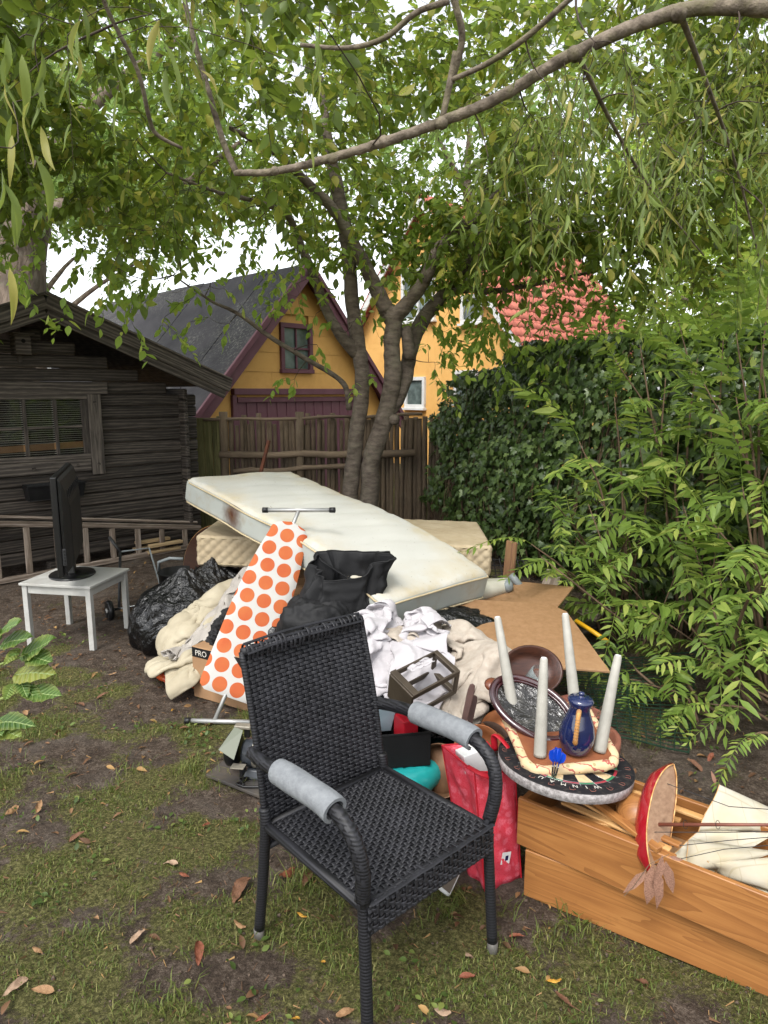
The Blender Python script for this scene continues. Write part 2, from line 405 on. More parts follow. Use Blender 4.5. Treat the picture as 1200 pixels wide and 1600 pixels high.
# ================================================================ garden shed (log cabin, gable to the viewer)
S0 = Vector((-2.15, 7.45, 0)); SW = Vector((-math.sqrt(.5), -math.sqrt(.5), 0)); SN = Vector((math.sqrt(.5), -math.sqrt(.5), 0))
def sp(s, z, o=0.0): return S0 + SW * s + SN * o + Vector((0, 0, z))
SHW, SAP, SEV, SK = 3.0, 2.33, 1.72, 0.40
def build_shed():
    t = thing('garden_shed', 'low dark log shed with shallow gable roof at the left', 'shed', sp(1.5, 0))
    ch = 0.121; z = 0.10; i = 0
    while z < SAP - 0.04:
        lo = max(0.0, (z + ch - SEV) / SK); a, b = lo - (0.13 if lo == 0 else -0.02), SHW - lo + (0.1 if lo == 0 else -0.02)
        mat = 'shed_wood'
        if b - a > 0.15:
            wz = z + ch / 2
            if 1.08 - ch / 2 < wz < 1.66 + ch / 2 - 0.06:       # courses beside the window
                plank('log_board', sp(a, wz), sp(1.06, wz), 0.05, ch - 0.003, mat, t, bevel=0.017, wob=0.0015)
                plank('log_board', sp(2.24, wz), sp(b, wz), 0.05, ch - 0.003, mat, t, bevel=0.017, wob=0.0015)
            else:
                plank('log_board', sp(a, wz), sp(b, wz), 0.05, ch - 0.003, mat, t, bevel=0.017, wob=0.0015)
            if lo == 0 and z < 1.6:                              # crossing logs of the side wall
                plank('log_end', sp(0.06, wz + ch / 2, 0.14), sp(0.06, wz + ch / 2, -0.3), 0.05, ch - 0.006, 'shed_wood', t, bevel=0.012)
        z += ch; i += 1
    mb = MB()                                                    # side, back and inner dark
    for s in (0.05, SHW - 0.05):
        mb.beam(sp(s, 0.9, -0.32), sp(s, 0.9, -2.5), 0.05, 1.6)
    mb.beam(sp(0, 0.95, -2.5), sp(SHW, 0.95, -2.5), 0.05, 1.7)
    mb.build('rear_walls', MATS['shed_wood'], t)
    # roof: two slopes with boards below, felt above
    for sg in (0, 1):
        def q(s, z, o): return sp(s if sg == 0 else SHW - s, z, o)
        e0, e1 = -0.28, SHW / 2
        def rz(s): return 1.735 + (s + 0.28) * SK
        mb = MB()
        for o1, o2, h0, h1 in ((0.42, -2.7, 0.05, 0.075),):
            vs = [q(e0, rz(e0) + h0, o1), q(e1, rz(e1) + h0, o1), q(e1, rz(e1) + h0, o2), q(e0, rz(e0) + h0, o2), q(e0, rz(e0) + h1, o1), q(e1, rz(e1) + h1, o1), q(e1, rz(e1) + h1, o2), q(e0, rz(e0) + h1, o2)]
            mb.add(vs, [(3, 2, 1, 0), (4, 5, 6, 7), (0, 1, 5, 4), (1, 2, 6, 5), (2, 3, 7, 6), (3, 0, 4, 7)])
        rf = mb.build('roof', MATS['felt_dark'], t)
        up = Vector((0, 0, 1))
        for k in range(7):                                       # soffit boards under the overhang
            pass
        mb = MB(); vs = [q(e0, rz(e0) + 0.02, .41), q(e1, rz(e1) + .02, .41), q(e1, rz(e1) + .02, -2.6), q(e0, rz(e0) + .02, -2.6), q(e0, rz(e0) + .046, .41), q(e1, rz(e1) + .046, .41), q(e1, rz(e1) + .046, -2.6), q(e0, rz(e0) + .046, -2.6)]
        mb.add(vs, [(3, 2, 1, 0), (4, 5, 6, 7), (0, 1, 5, 4), (1, 2, 6, 5), (2, 3, 7, 6), (3, 0, 4, 7)]); mb.build('soffit', MATS['shed_wood'], t)
        plank('fascia_board', q(e0 - 0.02, rz(e0) + 0.02, 0.445), q(e1 - 0.003, rz(e1) + 0.02, 0.445), 0.024, 0.125, 'shed_trim', t, bevel=0.003)
        plank('lower_fascia_board', q(e0 + 0.04, rz(e0) - 0.065, 0.425), q(e1 - 0.003, rz(e1) - 0.065 - 0.016, 0.425), 0.024, 0.085, 'shed_trim', t, bevel=0.003)
        plank('drip_board', q(e0 - 0.03, rz(e0) + 0.088, 0.45), q(e1 - 0.003, rz(e1) + 0.088, 0.45), 0.05, 0.022, 'shed_trim', t, bevel=0.003)
    # window
    w = MB().beam(sp(1.08, 1.36, 0.0), sp(2.22, 1.36, 0.0), 0.05, 0.50).build('dark_window_slab', MATS['inside_shade'], t)  # solid near-black slab in place of the unlit room behind the panes
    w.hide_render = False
    w2 = thing_part('window', t)
    for s0_, s1_, z_, h_ in ((1.06, 2.24, 1.655, 0.05), (1.06, 2.24, 1.085, 0.05)): plank('frame', sp(s0_, z_, 0.045), sp(s1_, z_, 0.045), 0.05, h_, 'shed_trim', w2)
    for s_ in (1.09, 2.21): plank('frame', sp(s_, 1.112, 0.045), sp(s_, 1.628, 0.045), 0.06, 0.05, 'shed_trim', w2, up=SN)
    for s_ in (1.36, 1.63, 1.90): plank('muntin', sp(s_, 1.114, 0.052), sp(s_, 1.626, 0.052), 0.026, 0.03, 'shed_trim', w2, up=SN, bevel=0.002)
    for k in range(4):
        a_, b_ = 1.125 + k * 0.27, 1.345 + k * 0.27
        plank('muntin', sp(a_ if k else 1.122, 1.37, 0.05), sp(b_, 1.37, 0.05), 0.026, 0.024, 'shed_trim', w2, bevel=0.002)
        for z_ in (1.235, 1.505):
            mb = MB(); mb.beam(sp(a_ - 0.004, z_, 0.043), sp(b_ + 0.004, z_, 0.043), 0.004, 0.25); mb.build('pane', MATS['window_glass'], w2)
    mb = MB()
    for k in range(26): mb.beam(sp(1.115, 1.125 + k * 0.02, 0.034), sp(2.185, 1.125 + k * 0.02, 0.034), 0.009, 0.0055, up=Vector((0, 0.2, 1)))
    tag(mb.build('blind_slats', MATS['blind_slat'], w2), kind='stuff')
    MB().beam(sp(1.115, 1.20, 0.0385), sp(2.185, 1.175, 0.0385), 0.003, 0.06).build('inner_sill', MATS['inner_pine'], w2)
    # casing boards
    plank('casing_board', sp(0.86, 1.735, 0.062), sp(2.4, 1.735, 0.062), 0.03, 0.115, 'shed_trim', t)
    plank('casing_board', sp(1.0, 0.90, 0.070), sp(1.0, 1.675, 0.070), 0.125, 0.032, 'shed_trim', t, up=SN)
    plank('casing_board', sp(2.3, 0.90, 0.070), sp(2.3, 1.675, 0.070), 0.125, 0.032, 'shed_trim', t, up=SN)
    plank('casing_board', sp(1.067, 1.0, 0.060), sp(2.235, 1.0, 0.060), 0.03, 0.115, 'shed_trim', t)
    for s_, z_ in ((1.0, 1.60), (1.0, 1.0), (1.2, 1.0), (1.6, 1.0)):
        MB().tube([sp(s_, z_, 0.07), sp(s_, z_, 0.0885)], 0.016, 10).build('wood_plug', MATS['shed_wood'], t)
    # foundation blocks under the corner
    for s_, o_ in ((0.15, 0.02), (1.4, 0.0), (2.7, 0.0)):
        plank('sill_block', sp(s_ - 0.12, 0.05, o_), sp(s_ + 0.12, 0.05, o_), 0.12, 0.09, 'shed_wood', t)
def thing_part(name, parent):
    o = bpy.data.objects.new(name, None); o.empty_display_size = 0.05; reg(o, parent); return o
build_shed()
def build_shed_things():
    t = thing('birdhouse', 'small weathered wooden birdhouse high under the shed gable', 'birdhouse', sp(1.62, 2.0, 0.12))
    c = sp(1.62, 2.12, 0.10)
    plank('box_front', sp(1.555, 2.11, 0.16), sp(1.685, 2.11, 0.16), 0.014, 0.17, 'shed_trim', t)
    for s_ in (1.558, 1.682): plank('box_side', sp(s_, 2.11, 0.152), sp(s_, 2.11, 0.03), 0.014, 0.17, 'shed_trim', t)
    plank('box_roof', sp(1.53, 2.203, 0.11), sp(1.71, 2.203, 0.11), 0.18, 0.014, 'shed_trim', t)
    plank('box_floor', sp(1.565, 2.03, 0.10), sp(1.675, 2.03, 0.10), 0.10, 0.012, 'shed_trim', t)
    MB().tube([sp(1.62, 2.14, 0.164), sp(1.62, 2.14, 0.169)], 0.018, 12).build('dark_hole_disc', MATS['inside_shade'], t)  # disc on the closed front, its colour painting the hole's shade
    plank('mounting_batten', sp(1.62, 1.96, 0.034), sp(1.62, 2.19, 0.034), 0.04, 0.02, 'shed_trim', t, up=SN)
    # window box
    t = thing('window_box', 'black plastic planter trough hung below the shed window', 'planter', sp(1.45, 0.72, 0.16))
    a, b = 1.2, 1.72
    mb = MB()
    for (z0, z1, o0, o1) in ((0.72, 0.865, 0.10, 0.24),):
        ou = [sp(a + .02, z0, o0), sp(b - .02, z0, o0), sp(b - .02, z0, o1 - .02), sp(a + .02, z0, o1 - .02), sp(a, z1, o0 - .01), sp(b, z1, o0 - .01), sp(b, z1, o1), sp(a, z1, o1)]
        inn = [sp(a + .015, z1, o0 + .005), sp(b - .015, z1, o0 + .005), sp(b - .015, z1, o1 - .015), sp(a + .015, z1, o1 - .015), sp(a + .03, z0 + .09, o0 + .01), sp(b - .03, z0 + .09, o0 + .01), sp(b - .03, z0 + .09, o1 - .03), sp(a + .03, z0 + .09, o1 - .03)]
        mb.add(ou + inn, [(0, 1, 2, 3), (0, 1, 5, 4), (1, 2, 6, 5), (2, 3, 7, 6), (3, 0, 4, 7), (4, 5, 9, 8), (5, 6, 10, 9), (6, 7, 11, 10), (7, 4, 8, 11), (8, 9, 13, 12), (9, 10, 14, 13), (10, 11, 15, 14), (11, 8, 12, 15), (12, 13, 14, 15)])
    mb.build('trough', MATS['black_plastic'], t, bevel=0.004)
    for s_ in (1.28, 1.64): MB().beam(sp(s_, 0.79, 0.06), sp(s_, 0.79, 0.095), 0.03, 0.14).build('bracket', MATS['black_plastic'], t)
    mb = MB(); mb.beam(sp(a - .005, .858, .245), sp(b + .005, .858, .245), .012, .02); mb.build('rim', MATS['black_plastic'], t, bevel=.004)
    # ladder lying on edge against the shed
    t = thing('wooden_ladder', 'old wooden ladder lying on its side along the shed wall', 'ladder', sp(1.0, 0, 0.12))
    o = 0.17
    def top(s): return 0.245 + (s - 0.05) / 1.8 * 0.285
    def bot(s): return 0.045 - (s - 0.05) / 1.8 * 0.018
    plank('rail', sp(-0.02, top(-0.02), o), sp(2.5, top(2.5), o), 0.035, 0.05, 'old_wood', t, wob=.002)
    plank('rail', sp(-0.02, bot(-0.02), o), sp(2.5, bot(2.5), o), 0.035, 0.05, 'old_wood', t, wob=.002)
    for k in range(9):
        s_ = 0.17 + k * 0.262
        plank('rung', sp(s_, bot(s_) + .026, o + .004), sp(s_, top(s_) - .026, o + .004), 0.055, 0.022, 'old_wood', t, up=SN)
    o = tag(plank('wooden_pole', sp(-0.02, top(0) + .045, .12), sp(2.5, top(2.5) + .06, .12), .03, .03, 'old_wood', None, bevel=.01), 'long thin grey pole lying above the ladder against the shed', 'pole')
    for k in range(5):
        c = on(232 + (k % 2) * 22 + k * 2, 868, 0); z = 0.02 + k * 0.034
        o = plank('pale_batten', c + Vector((-.14, -.1, z)), c + Vector((.12, .16, z)), .07, .03, 'batten', None)
        tag(o, ['lowest pale timber offcut stacked beside the shed corner', 'second pale timber offcut from below in the stack by the shed', 'middle pale timber offcut of the stack by the shed corner', 'second pale timber offcut from the top by the shed corner', 'topmost pale timber offcut on the stack by the shed corner'][k], 'timber', 'timber offcuts by the shed corner')
wood('batten', '8a7355', 'a98f6a', 'c4ad86', scale=5, rough=0.8)
build_shed_things()

# ================================================================ garage behind the fence
G0 = Vector((-2.63, 9.5, 0)); GD = Vector((.69, .724, 0)).normalized(); GN = Vector((GD.y, -GD.x, 0)); GW = 3.84
def gp(s, z, o=0.0): return G0 + GD * s + GN * o + Vector((0, 0, z))
def build_garage():
    t = thing('garage', 'yellow gabled garage with black felt roof and purple bargeboards', 'garage', gp(GW / 2, 0))
    ev, ap = 1.40, 3.52; k = (ap - ev) / (GW / 2)
    mb = MB(); mb.add([gp(0, 0, -.03), gp(GW, 0, -.03), gp(GW, ev, -.03), gp(GW / 2, ap, -.03), gp(0, ev, -.03)], [(0, 1, 2, 3, 4)])
    for s in (0.0, GW): mb.add([gp(s, 0, -.03), gp(s, 0, -6), gp(s, ev, -6), gp(s, ev, -.03)], [(0, 1, 2, 3)])
    mb.add([gp(0, 0, -6), gp(GW, 0, -6), gp(GW, ev, -6), gp(GW / 2, ap, -6), gp(0, ev, -6)], [(0, 1, 2, 3, 4)])
    mb.build('wall', MATS['yellow_board'], t)
    wx0, wx1, wz0, wz1 = 1.56, 2.09, 2.04, 2.66           # window hole
    z = 0.02; c = 0
    while z < ap - 0.05:
        h = 0.42 if z < 1.7 else 0.29
        z1 = min(z + h - 0.006, ap - 0.02)
        def ends(zz): return (0.0 if zz < ev else (zz - ev) / k, GW if zz < ev else GW - (zz - ev) / k)
        if z1 <= 1.66: segs = [(0, 0.62), (3.2, GW)]
        elif z1 < wz0 + .1 or z > wz1: segs = [(0, 1.35 + 0.9 * (c % 2)), (1.35 + .9 * (c % 2) + .004, GW)]
        else: segs = [(0, wx0), (wx1, GW)]
        for a, b in segs:
            (l0, r0), (l1, r1) = ends(z), ends(z1)
            q = [max(a, l0), min(b, r0), min(b, r1), max(a, l1)]
            if q[1] - q[0] < .02: continue
            q[2] = max(q[2], q[3] + .001)
            mb = MB(); pts = [gp(q[0], z), gp(q[1], z), gp(q[2], z1), gp(q[3], z1)]
            mb.add(pts + [p + GN * .015 for p in pts], [(4, 5, 6, 7), (0, 1, 5, 4), (1, 2, 6, 5), (2, 3, 7, 6), (3, 0, 4, 7)]); mb.build('cladding_board', MATS['yellow_board'], t)
        z += h; c += 1
    # roof in felt strips, running down the slope
    for sg in (0, 1):
        for i in range(7):
            o1, o2 = 0.22 - i * 0.95, 0.22 - (i + 1) * 0.95 - 0.06
            def q(s, z, o): return gp(s if sg == 0 else GW - s, z, o)
            lift = 0.012 * (i % 2)
            pts = [q(-.28, ev - .28 * k + .06 + lift, o1), q(GW / 2, ap + .06 + lift, o1), q(GW / 2, ap + .06 + lift, o2), q(-.28, ev - .28 * k + .06 + lift, o2)]
            mb = MB(); mb.add(pts + [p + Vector((0, 0, .014)) for p in pts], [(3, 2, 1, 0), (4, 5, 6, 7), (0, 1, 5, 4), (1, 2, 6, 5), (2, 3, 7, 6), (3, 0, 4, 7)])
            mb.build('felt_strip', MATS['felt_roof'], t)
        a, b = q(-.30, ev - .30 * k - .03, .24), q(GW / 2, ap - .03 + .0, .24)
        nrm = Vector((0, 0, 1))
        plank('bargeboard', a, b, .03, .19, 'purple_paint', t)
        plank('bargeboard_trim', a + GN * .03 + Vector((0, 0, .12)), b + GN * .03 + Vector((0, 0, .12)), .05, .07, 'purple_paint', t)
        MB().beam(q(-.25, ev - .25 * k + .02, .1), q(GW / 2, ap + .02, .1), .25, .02).build('soffit', MATS['purple_paint'], t)
    # window
    w = thing_part('window', t)
    plank('frame', gp(wx0 - .05, wz1 + .03, .03), gp(wx1 + .05, wz1 + .03, .03), .06, .07, 'purple_paint', w)
    plank('frame', gp(wx0 - .06, wz0 - .03, .035), gp(wx1 + .06, wz0 - .03, .035), .08, .06, 'purple_paint', w)
    for s in (wx0 - .015, wx1 + .015): plank('frame', gp(s, wz0, .03), gp(s, wz1 - .006, .03), .07, .06, 'purple_paint', w, up=GN)
    plank('muntin', gp((wx0 + wx1) / 2, wz0 + .01, .022), gp((wx0 + wx1) / 2, wz1 - .01, .022), .03, .03, 'purple_paint', w, up=GN)
    plank('muntin', gp(wx0 + .02, (wz0 + wz1) / 2, .019), gp(wx1 - .02, (wz0 + wz1) / 2, .019), .03, .03, 'purple_paint', w)
    for i in (0, 1):
        for j in (0, 1):
            s0_ = wx0 + .01 + i * .265; z0_ = wz0 + .0 + j * .31
            MB().beam(gp(s0_, z0_ + .155, .004), gp(s0_ + .245, z0_ + .155, .004), .004, .29).build('pane', MATS['far_glass'], w)
    # double garage door
    d = thing_part('garage_door', t)
    plank('door_frame', gp(.62, 1.70, .05), gp(3.2, 1.70, .05), .09, .09, 'purple_paint', d)
    for s in (.64, 3.18): plank('door_frame', gp(s, 0, .04), gp(s, 1.65, .04), .07, .07, 'purple_paint', d, up=GN)
    i = 0; s = .70
    while s < 3.1:
        plank('door_board', gp(s + .09, .03, .01), gp(s + .09, 1.62, .01), .172, .03, 'purple_paint', d, up=GN, bevel=.002)
        plank('door_batten', gp(s + .18, .03, .03), gp(s + .18, 1.60, .03), .03, .02, 'purple_paint', d, up=GN)
        s += .185
    plank('door_rail', gp(.70, 1.58, .045), gp(3.14, 1.58, .045), .03, .07, 'purple_paint', d)
build_garage()

# ================================================================ yellow house with red tiles, far behind
H0 = Vector((2.62, 14.0, 0)); HD = Vector((-.70, .714, 0)).normalized(); HN = Vector((-HD.y, HD.x, 0)); HB = -HN; HWD = 4.75
def hp(s, z, o=0.0): return H0 + HD * s + HN * o + Vector((0, 0, z))
def build_house():
    t = thing('yellow_house', 'tall yellow gabled house with red tiled roof behind the tree', 'house', hp(HWD / 2, 0))
    ev, ap, dep = 2.9, 5.75, 5.2; k = (ap - ev) / (HWD / 2)
    mb = MB(); mb.add([hp(0, 0), hp(HWD, 0), hp(HWD, ev), hp(HWD / 2, ap), hp(0, ev), hp(0, 0, -dep), hp(HWD, 0, -dep), hp(HWD, ev, -dep), hp(HWD / 2, ap, -dep), hp(0, ev, -dep)],
        [(0, 1, 2, 3, 4), (9, 8, 7, 6, 5), (1, 6, 7, 2), (0, 4, 9, 5)])
    mb.build('wall', MATS['yellow_render'], t)
    # tiled slope on the right, one object per course
    L = math.hypot(HWD / 2 + .35, k * (HWD / 2 + .35)); n = 17
    for sg in (0, 1):
        for i in range(n):
            f0, f1 = i / n, (i + 1.12) / n
            na = 190 if sg == 0 else 30
            per = 0.165
            A = np.linspace(.3, -dep - .3, na); P = np.zeros((2, na, 3))
            for j, f in enumerate((f0, f1)):
                s = HWD / 2 - f * (HWD / 2 + .35); z = ap + .10 - f * k * (HWD / 2 + .35)
                ss = s if sg == 0 else HWD - s
                base = np.array(hp(ss, z)); P[j] = base + np.outer(A, np.array(HN))
                P[j, :, 2] += 0.011 * np.sin(2 * np.pi * A / per) + (0.022 if j == 1 else 0.0)
            mb = MB(); mb.grid(P); mb.build('tile_course', MATS['red_tile'], t, smooth=True, solid=0.02)
        q = lambda s, z, o: hp(s if sg == 0 else HWD - s, z, o)
        plank('bargeboard', q(-.35, ev - .35 * k - .02, .27), q(HWD / 2, ap - .02, .27), .04, .14, 'white_paint', t)
        plank('gutter', q(-.42, ev - .38 * k, .3), q(-.42, ev - .38 * k, -dep), .11, .09, 'grey_pvc', t, bevel=.03)
    def win(s, z, w, h):
        wi = thing_part('window', t)
        MB().beam(hp(s - w / 2, z, .0), hp(s + w / 2, z, .0), .03, h).build('pane', MATS['far_glass'], wi)
        for a, b in ((hp(s - w / 2 - .03, z + h / 2, .03), hp(s + w / 2 + .03, z + h / 2, .03)), (hp(s - w / 2 - .03, z - h / 2, .03), hp(s + w / 2 + .03, z - h / 2, .03))): plank('frame', a, b, .07, .08, 'white_paint', wi)
        for x in (s - w / 2, s + w / 2): plank('frame', hp(x, z - h / 2 + .04, .03), hp(x, z + h / 2 - .04, .03), .08, .07, 'white_paint', wi, up=HN)
        plank('sill', hp(s - w / 2 - .06, z - h / 2 - .065, .06), hp(s + w / 2 + .06, z - h / 2 - .065, .06), .14, .05, 'white_paint', wi)
        return wi
    win(2.70, 1.68, .56, .62); win(1.22, 1.80, .56, .62)
    w = win(2.62, 3.85, .95, 1.1); plank('muntin', hp(2.62, 3.32, .03), hp(2.62, 4.38, .03), .06, .06, 'white_paint', w, up=HN)
    win(1.1, 3.4, .5, .5)
simple('grey_pvc', '6f7576', '868c8d', 5, 0.5, bump=0.05, dirt='55564f', dirt_amt=0.4)
build_house()

# ================================================================ stick fence
def build_fence():
    t = thing('stick_fence', 'rustic fence of dark upright poles with log rails behind the tree', 'fence', (-.7, 8, 0))
    meshes = []
    for q in range(7):
        pts = []; h = rnd.uniform(1.36, 1.47); x = y = 0
        for i in range(6):
            x += rnd.uniform(-.006, .006); y += rnd.uniform(-.006, .006)
            pts.append((x, y, -.05 + (h + .05) * i / 5))
        r = rnd.uniform(.026, .036)
        meshes.append(MB().tube(pts, [r, r * .98, r * .96, r * .92, r * .9, r * .86], 7).mesh('pole', MATS['pole_bark'], True))
    x = -1.88
    while x < .62:
        put('pole', rnd.choice(meshes), None, t, Matrix.Translation((x, 8 + rnd.uniform(-.012, .012), rnd.uniform(-.05, .02))) @ Euler((rnd.uniform(-.015, .015), rnd.uniform(-.02, .02), rnd.uniform(0, 6))).to_matrix().to_4x4())
        x += rnd.uniform(.050, .058)
    def rail(a, b, r, name='rail'):
        pts = [Vector(a).lerp(Vector(b), i / 7) + Vector((0, rnd.uniform(-.01, .01), rnd.uniform(-.012, .012))) for i in range(8)]
        return MB().tube(pts, [r * rnd.uniform(.85, 1.1) for _ in pts], 9).build(name, MATS['rail_wood'], t, smooth=True)
    rail(at(343, 711, 7.92), at(648, 708, 7.92), .045); rail(at(365, 737, 7.9), at(560, 728, 7.9), .03)
    rail(at(318, 655, 7.93), at(548, 652, 7.93), .018, 'top_branch'); rail(at(545, 655, 7.94), at(660, 646, 7.94), .02, 'top_branch')
    for u in (350, 468): MB().tube([(at(u, 700, 7.96).x, 7.95, 0), (at(u, 700, 7.96).x + .01, 7.95, 1.47)], .05, 9).build('post', MATS['pole_bark'], t, smooth=True)
    # board section beside the shed
    t = thing('fence_gate', 'greenish plain board fence panel between shed and stick fence', 'fence', (-2.1, 8, 0))
    for i in range(6): plank('board', Vector((-2.44 + i * .098, 7.99, .05)), Vector((-2.44 + i * .098, 7.99, 1.40)), .094, .022, 'green_wood', t, up=Vector((0, -1, 0)))
    for z in (.35, 1.15): plank('cross_rail', Vector((-2.5, 8.03, z)), Vector((-1.9, 8.03, z)), .03, .08, 'green_wood', t)
    plank('post', Vector((-1.905, 7.97, 0)), Vector((-1.905, 7.97, 1.42)), .06, .05, 'green_wood', t, up=Vector((0, -1, 0)))
    o = MB().tube([at(405, 742, 7.3), at(418, 690, 7.35)], .022, 6).tube([at(402, 800, 7.28), at(405, 742, 7.3)], .022, 6)
    c = at(402, 800, 7.28)
    o = MB().tube([Vector((c.x - .03, 7.28, 0)), at(402, 760, 7.29), at(420, 688, 7.33)], .021, 6).build('rusty_stake', MATS['rust'])
    rebase(tag(o, 'rust-brown iron stake leaning in front of the stick fence', 'stake'))
    # fence under the ivy
    t = thing('ivy_fence', 'dark upright pole fence almost hidden under the ivy', 'fence', (1.9, 5.6, 0))
    A, B = Vector((.62, 7.95, 0)), Vector((3.3, 2.9, 0)); n = 62
    for i in range(n):
        p = A.lerp(B, i / (n - 1))
        put('pole', rnd.choice(meshes), None, t, Matrix.Translation((p.x + rnd.uniform(-.01, .01), p.y, rnd.uniform(-.05, .02))) @ Euler((rnd.uniform(-.02, .02), rnd.uniform(-.02, .02), rnd.uniform(0, 6))).to_matrix().to_4x4())
    for z in (.45, 1.1): MB().tube([A + Vector((.06, 0, z)), B + Vector((.06, 0, z))], .04, 8).build('rail', MATS['rail_wood'], t, smooth=True)
simple('rust', '5a3527', '7c4a33', 20, 0.8, bump=0.4, dirt='3d2a22', dirt_amt=0.6)
build_fence()
# ================================================================ vegetation
leaf_mat('leaf_cherry', '435420', '748a3a', 'aba346', trans=0.52, tcol='a0b446', rough=0.45)
leaf_mat('leaf_willow', '4e5f2c', '7f9149', 'a89c52', trans=0.48, tcol='a0ae4e', rough=0.5)
leaf_mat('leaf_bright', '667f32', '93ac48', 'bcc25e', trans=0.55, tcol='b8d65c', rough=0.5)
leaf_mat('leaf_ivy', '314220', '506632', '75874d', trans=0.22, tcol='56762c', rough=0.32, spec=0.5)
leaf_mat('leaf_frond', '546b2b', '829b46', 'acb55c', trans=0.42, tcol='a0ba4c', rough=0.5)
leaf_mat('leaf_far', '5c763c', '8aa658', 'a9b86e', trans=0.5, tcol='9ab55a', rough=0.6)
leaf_mat('leaf_sprig', '3f5a28', '5f7d38', '8f9248', trans=0.3, tcol='7f9a40', rough=0.42)
leaf_mat('grass_blade', '3d4a1c', '62702e', '8f8a52', trans=0.3, tcol='8a9a3c', rough=0.6)
leaf_mat('dry_leaf', '46301f', '75563c', 'a3824f', trans=0.12, tcol='b07840', rough=0.7)
leaf_mat('weed_leaf', '38481f', '54692f', '7d8644', trans=0.3, rough=0.5)
simple('bark_cherry', '463c34', '7a6e62', 10, 0.9, bump=0.9, stretch=(1, 1, 2.6), bscale=26, bdist=0.012, dirt='77755f', dirt_amt=0.45)
simple('bark_willow', '3f362c', '85796a', 18, 0.9, bump=1.0, bscale=34, bdist=0.010, dirt='5f5c3c', dirt_amt=0.8)
simple('bark_old', '4b4038', '8a7a6c', 7, 0.95, bump=1.0, stretch=(1, 1, 0.35), bscale=16, bdist=0.03, dirt='9a988a', dirt_amt=0.4)
simple('twig', '2c241e', '4a3d32', 20, 0.85, bump=0.2)
simple('green_stem', '5a6a34', '7d8a48', 12, 0.6, bump=0.1)
simple('brown_stem', '4a3a2c', '6d5844', 12, 0.8, bump=0.3)

def T_broad(w=0.5, curl=0.1, fold=0.12, n=3):
    xs = [0.0, 0.16, 0.42, 0.70, 1.0]; ws = [0.02, 0.62, 1.0, 0.72, 0.0]
    V = []; F = []
    for x, q in zip(xs, ws):
        z = -curl * (x * x) * 1.0 + curl * 0.3
        V += [(x, 0, z), (x, q * w / 2, z + fold * q * w), (x, -q * w / 2, z + fold * q * w)]
    for i in range(4):
        a, b = 3 * i, 3 * i + 3
        F += [(a, b, b + 1, a + 1), (a, a + 2, b + 2, b)]
    T = []
    for f in F: T += [(f[0], f[1], f[2]), (f[0], f[2], f[3])]
    return np.array(V), np.array(T)
def T_small():
    V = np.array([(0, 0, 0), (.5, .26, .05), (1, 0, -.1), (.5, -.26, .05)]); return V, np.array([(0, 2, 1), (0, 3, 2)])
def T_lance(w=0.2):
    V = np.array([(0, 0, 0), (.3, w / 2, .02), (.3, -w / 2, .02), (.3, 0, 0), (.65, w * .4, .0), (.65, -w * .4, 0), (.65, 0, -.03), (1, 0, -.12)])
    return V, np.array([(0, 3, 1), (0, 2, 3), (3, 6, 4), (3, 4, 1), (3, 2, 5), (3, 5, 6), (6, 7, 4), (6, 5, 7)])
def T_willow(w=.15, n=7, bend=.10):
    V, F = [], []
    for i in range(n + 1):
        x = i / n; q = w / 2 * (math.sin(math.pi * x ** .8) ** .9 * (1 - .15 * x)) + .0005; y0 = bend * math.sin(math.pi * x * .9); z = -.16 * x * x + .03 * math.sin(5 * x)
        V += [(x, y0, z - .012 * (0 < i < n)), (x, y0 + q, z + .02 * (0 < i < n)), (x, y0 - q, z + .02 * (0 < i < n))]
    for i in range(n):
        a, b = 3 * i, 3 * i + 3; F += [(a, b, b + 1), (a, b + 1, a + 1), (a, a + 2, b + 2), (a, b + 2, b)]
    return np.array(V), np.array(F)
def T_ivy():
    pts = [(0, 0), (-.08, .30), (.18, .52), (.30, .26), (.62, .34), (.62, .14), (1, 0), (.62, -.14), (.62, -.34), (.30, -.26), (.18, -.52), (-.08, -.30)]
    V = [(.32, 0, .05)] + [(x, y, -.10 * (x * x + y * y)) for x, y in pts]; n = len(pts)
    return np.array(V), np.array([(0, 1 + i, 1 + (i + 1) % n) for i in range(n)])
def unit(a): return a / np.maximum(np.linalg.norm(a, axis=-1, keepdims=True), 1e-9)
def leaf_geo(T, P, A, N, L, W=None):
    """P base points, A axes, N approximate upper normals, L lengths; returns verts, faces"""
    V, F = T; A = unit(A); S = unit(np.cross(N, A)); N = np.cross(A, S); W = L if W is None else W
    out = P[:, None, :] + A[:, None, :] * (V[None, :, 0:1] * L[:, None, None]) + S[:, None, :] * (V[None, :, 1:2] * W[:, None, None]) + N[:, None, :] * (V[None, :, 2:3] * L[:, None, None])
    k = len(V); f = F[None] + (np.arange(len(P)) * k)[:, None, None]
    return out.reshape(-1, 3), f.reshape(-1, F.shape[1])
def leaves_part(name, T, P, A, N, L, mat, parent, W=None):
    V, F = leaf_geo(T, P, A, N, L, W)
    if parent is not None: V = V - np.array(WM[parent.name].to_translation())
    return tag(put(name, np_mesh(name, V, F, True), MATS[mat], parent), kind='stuff')
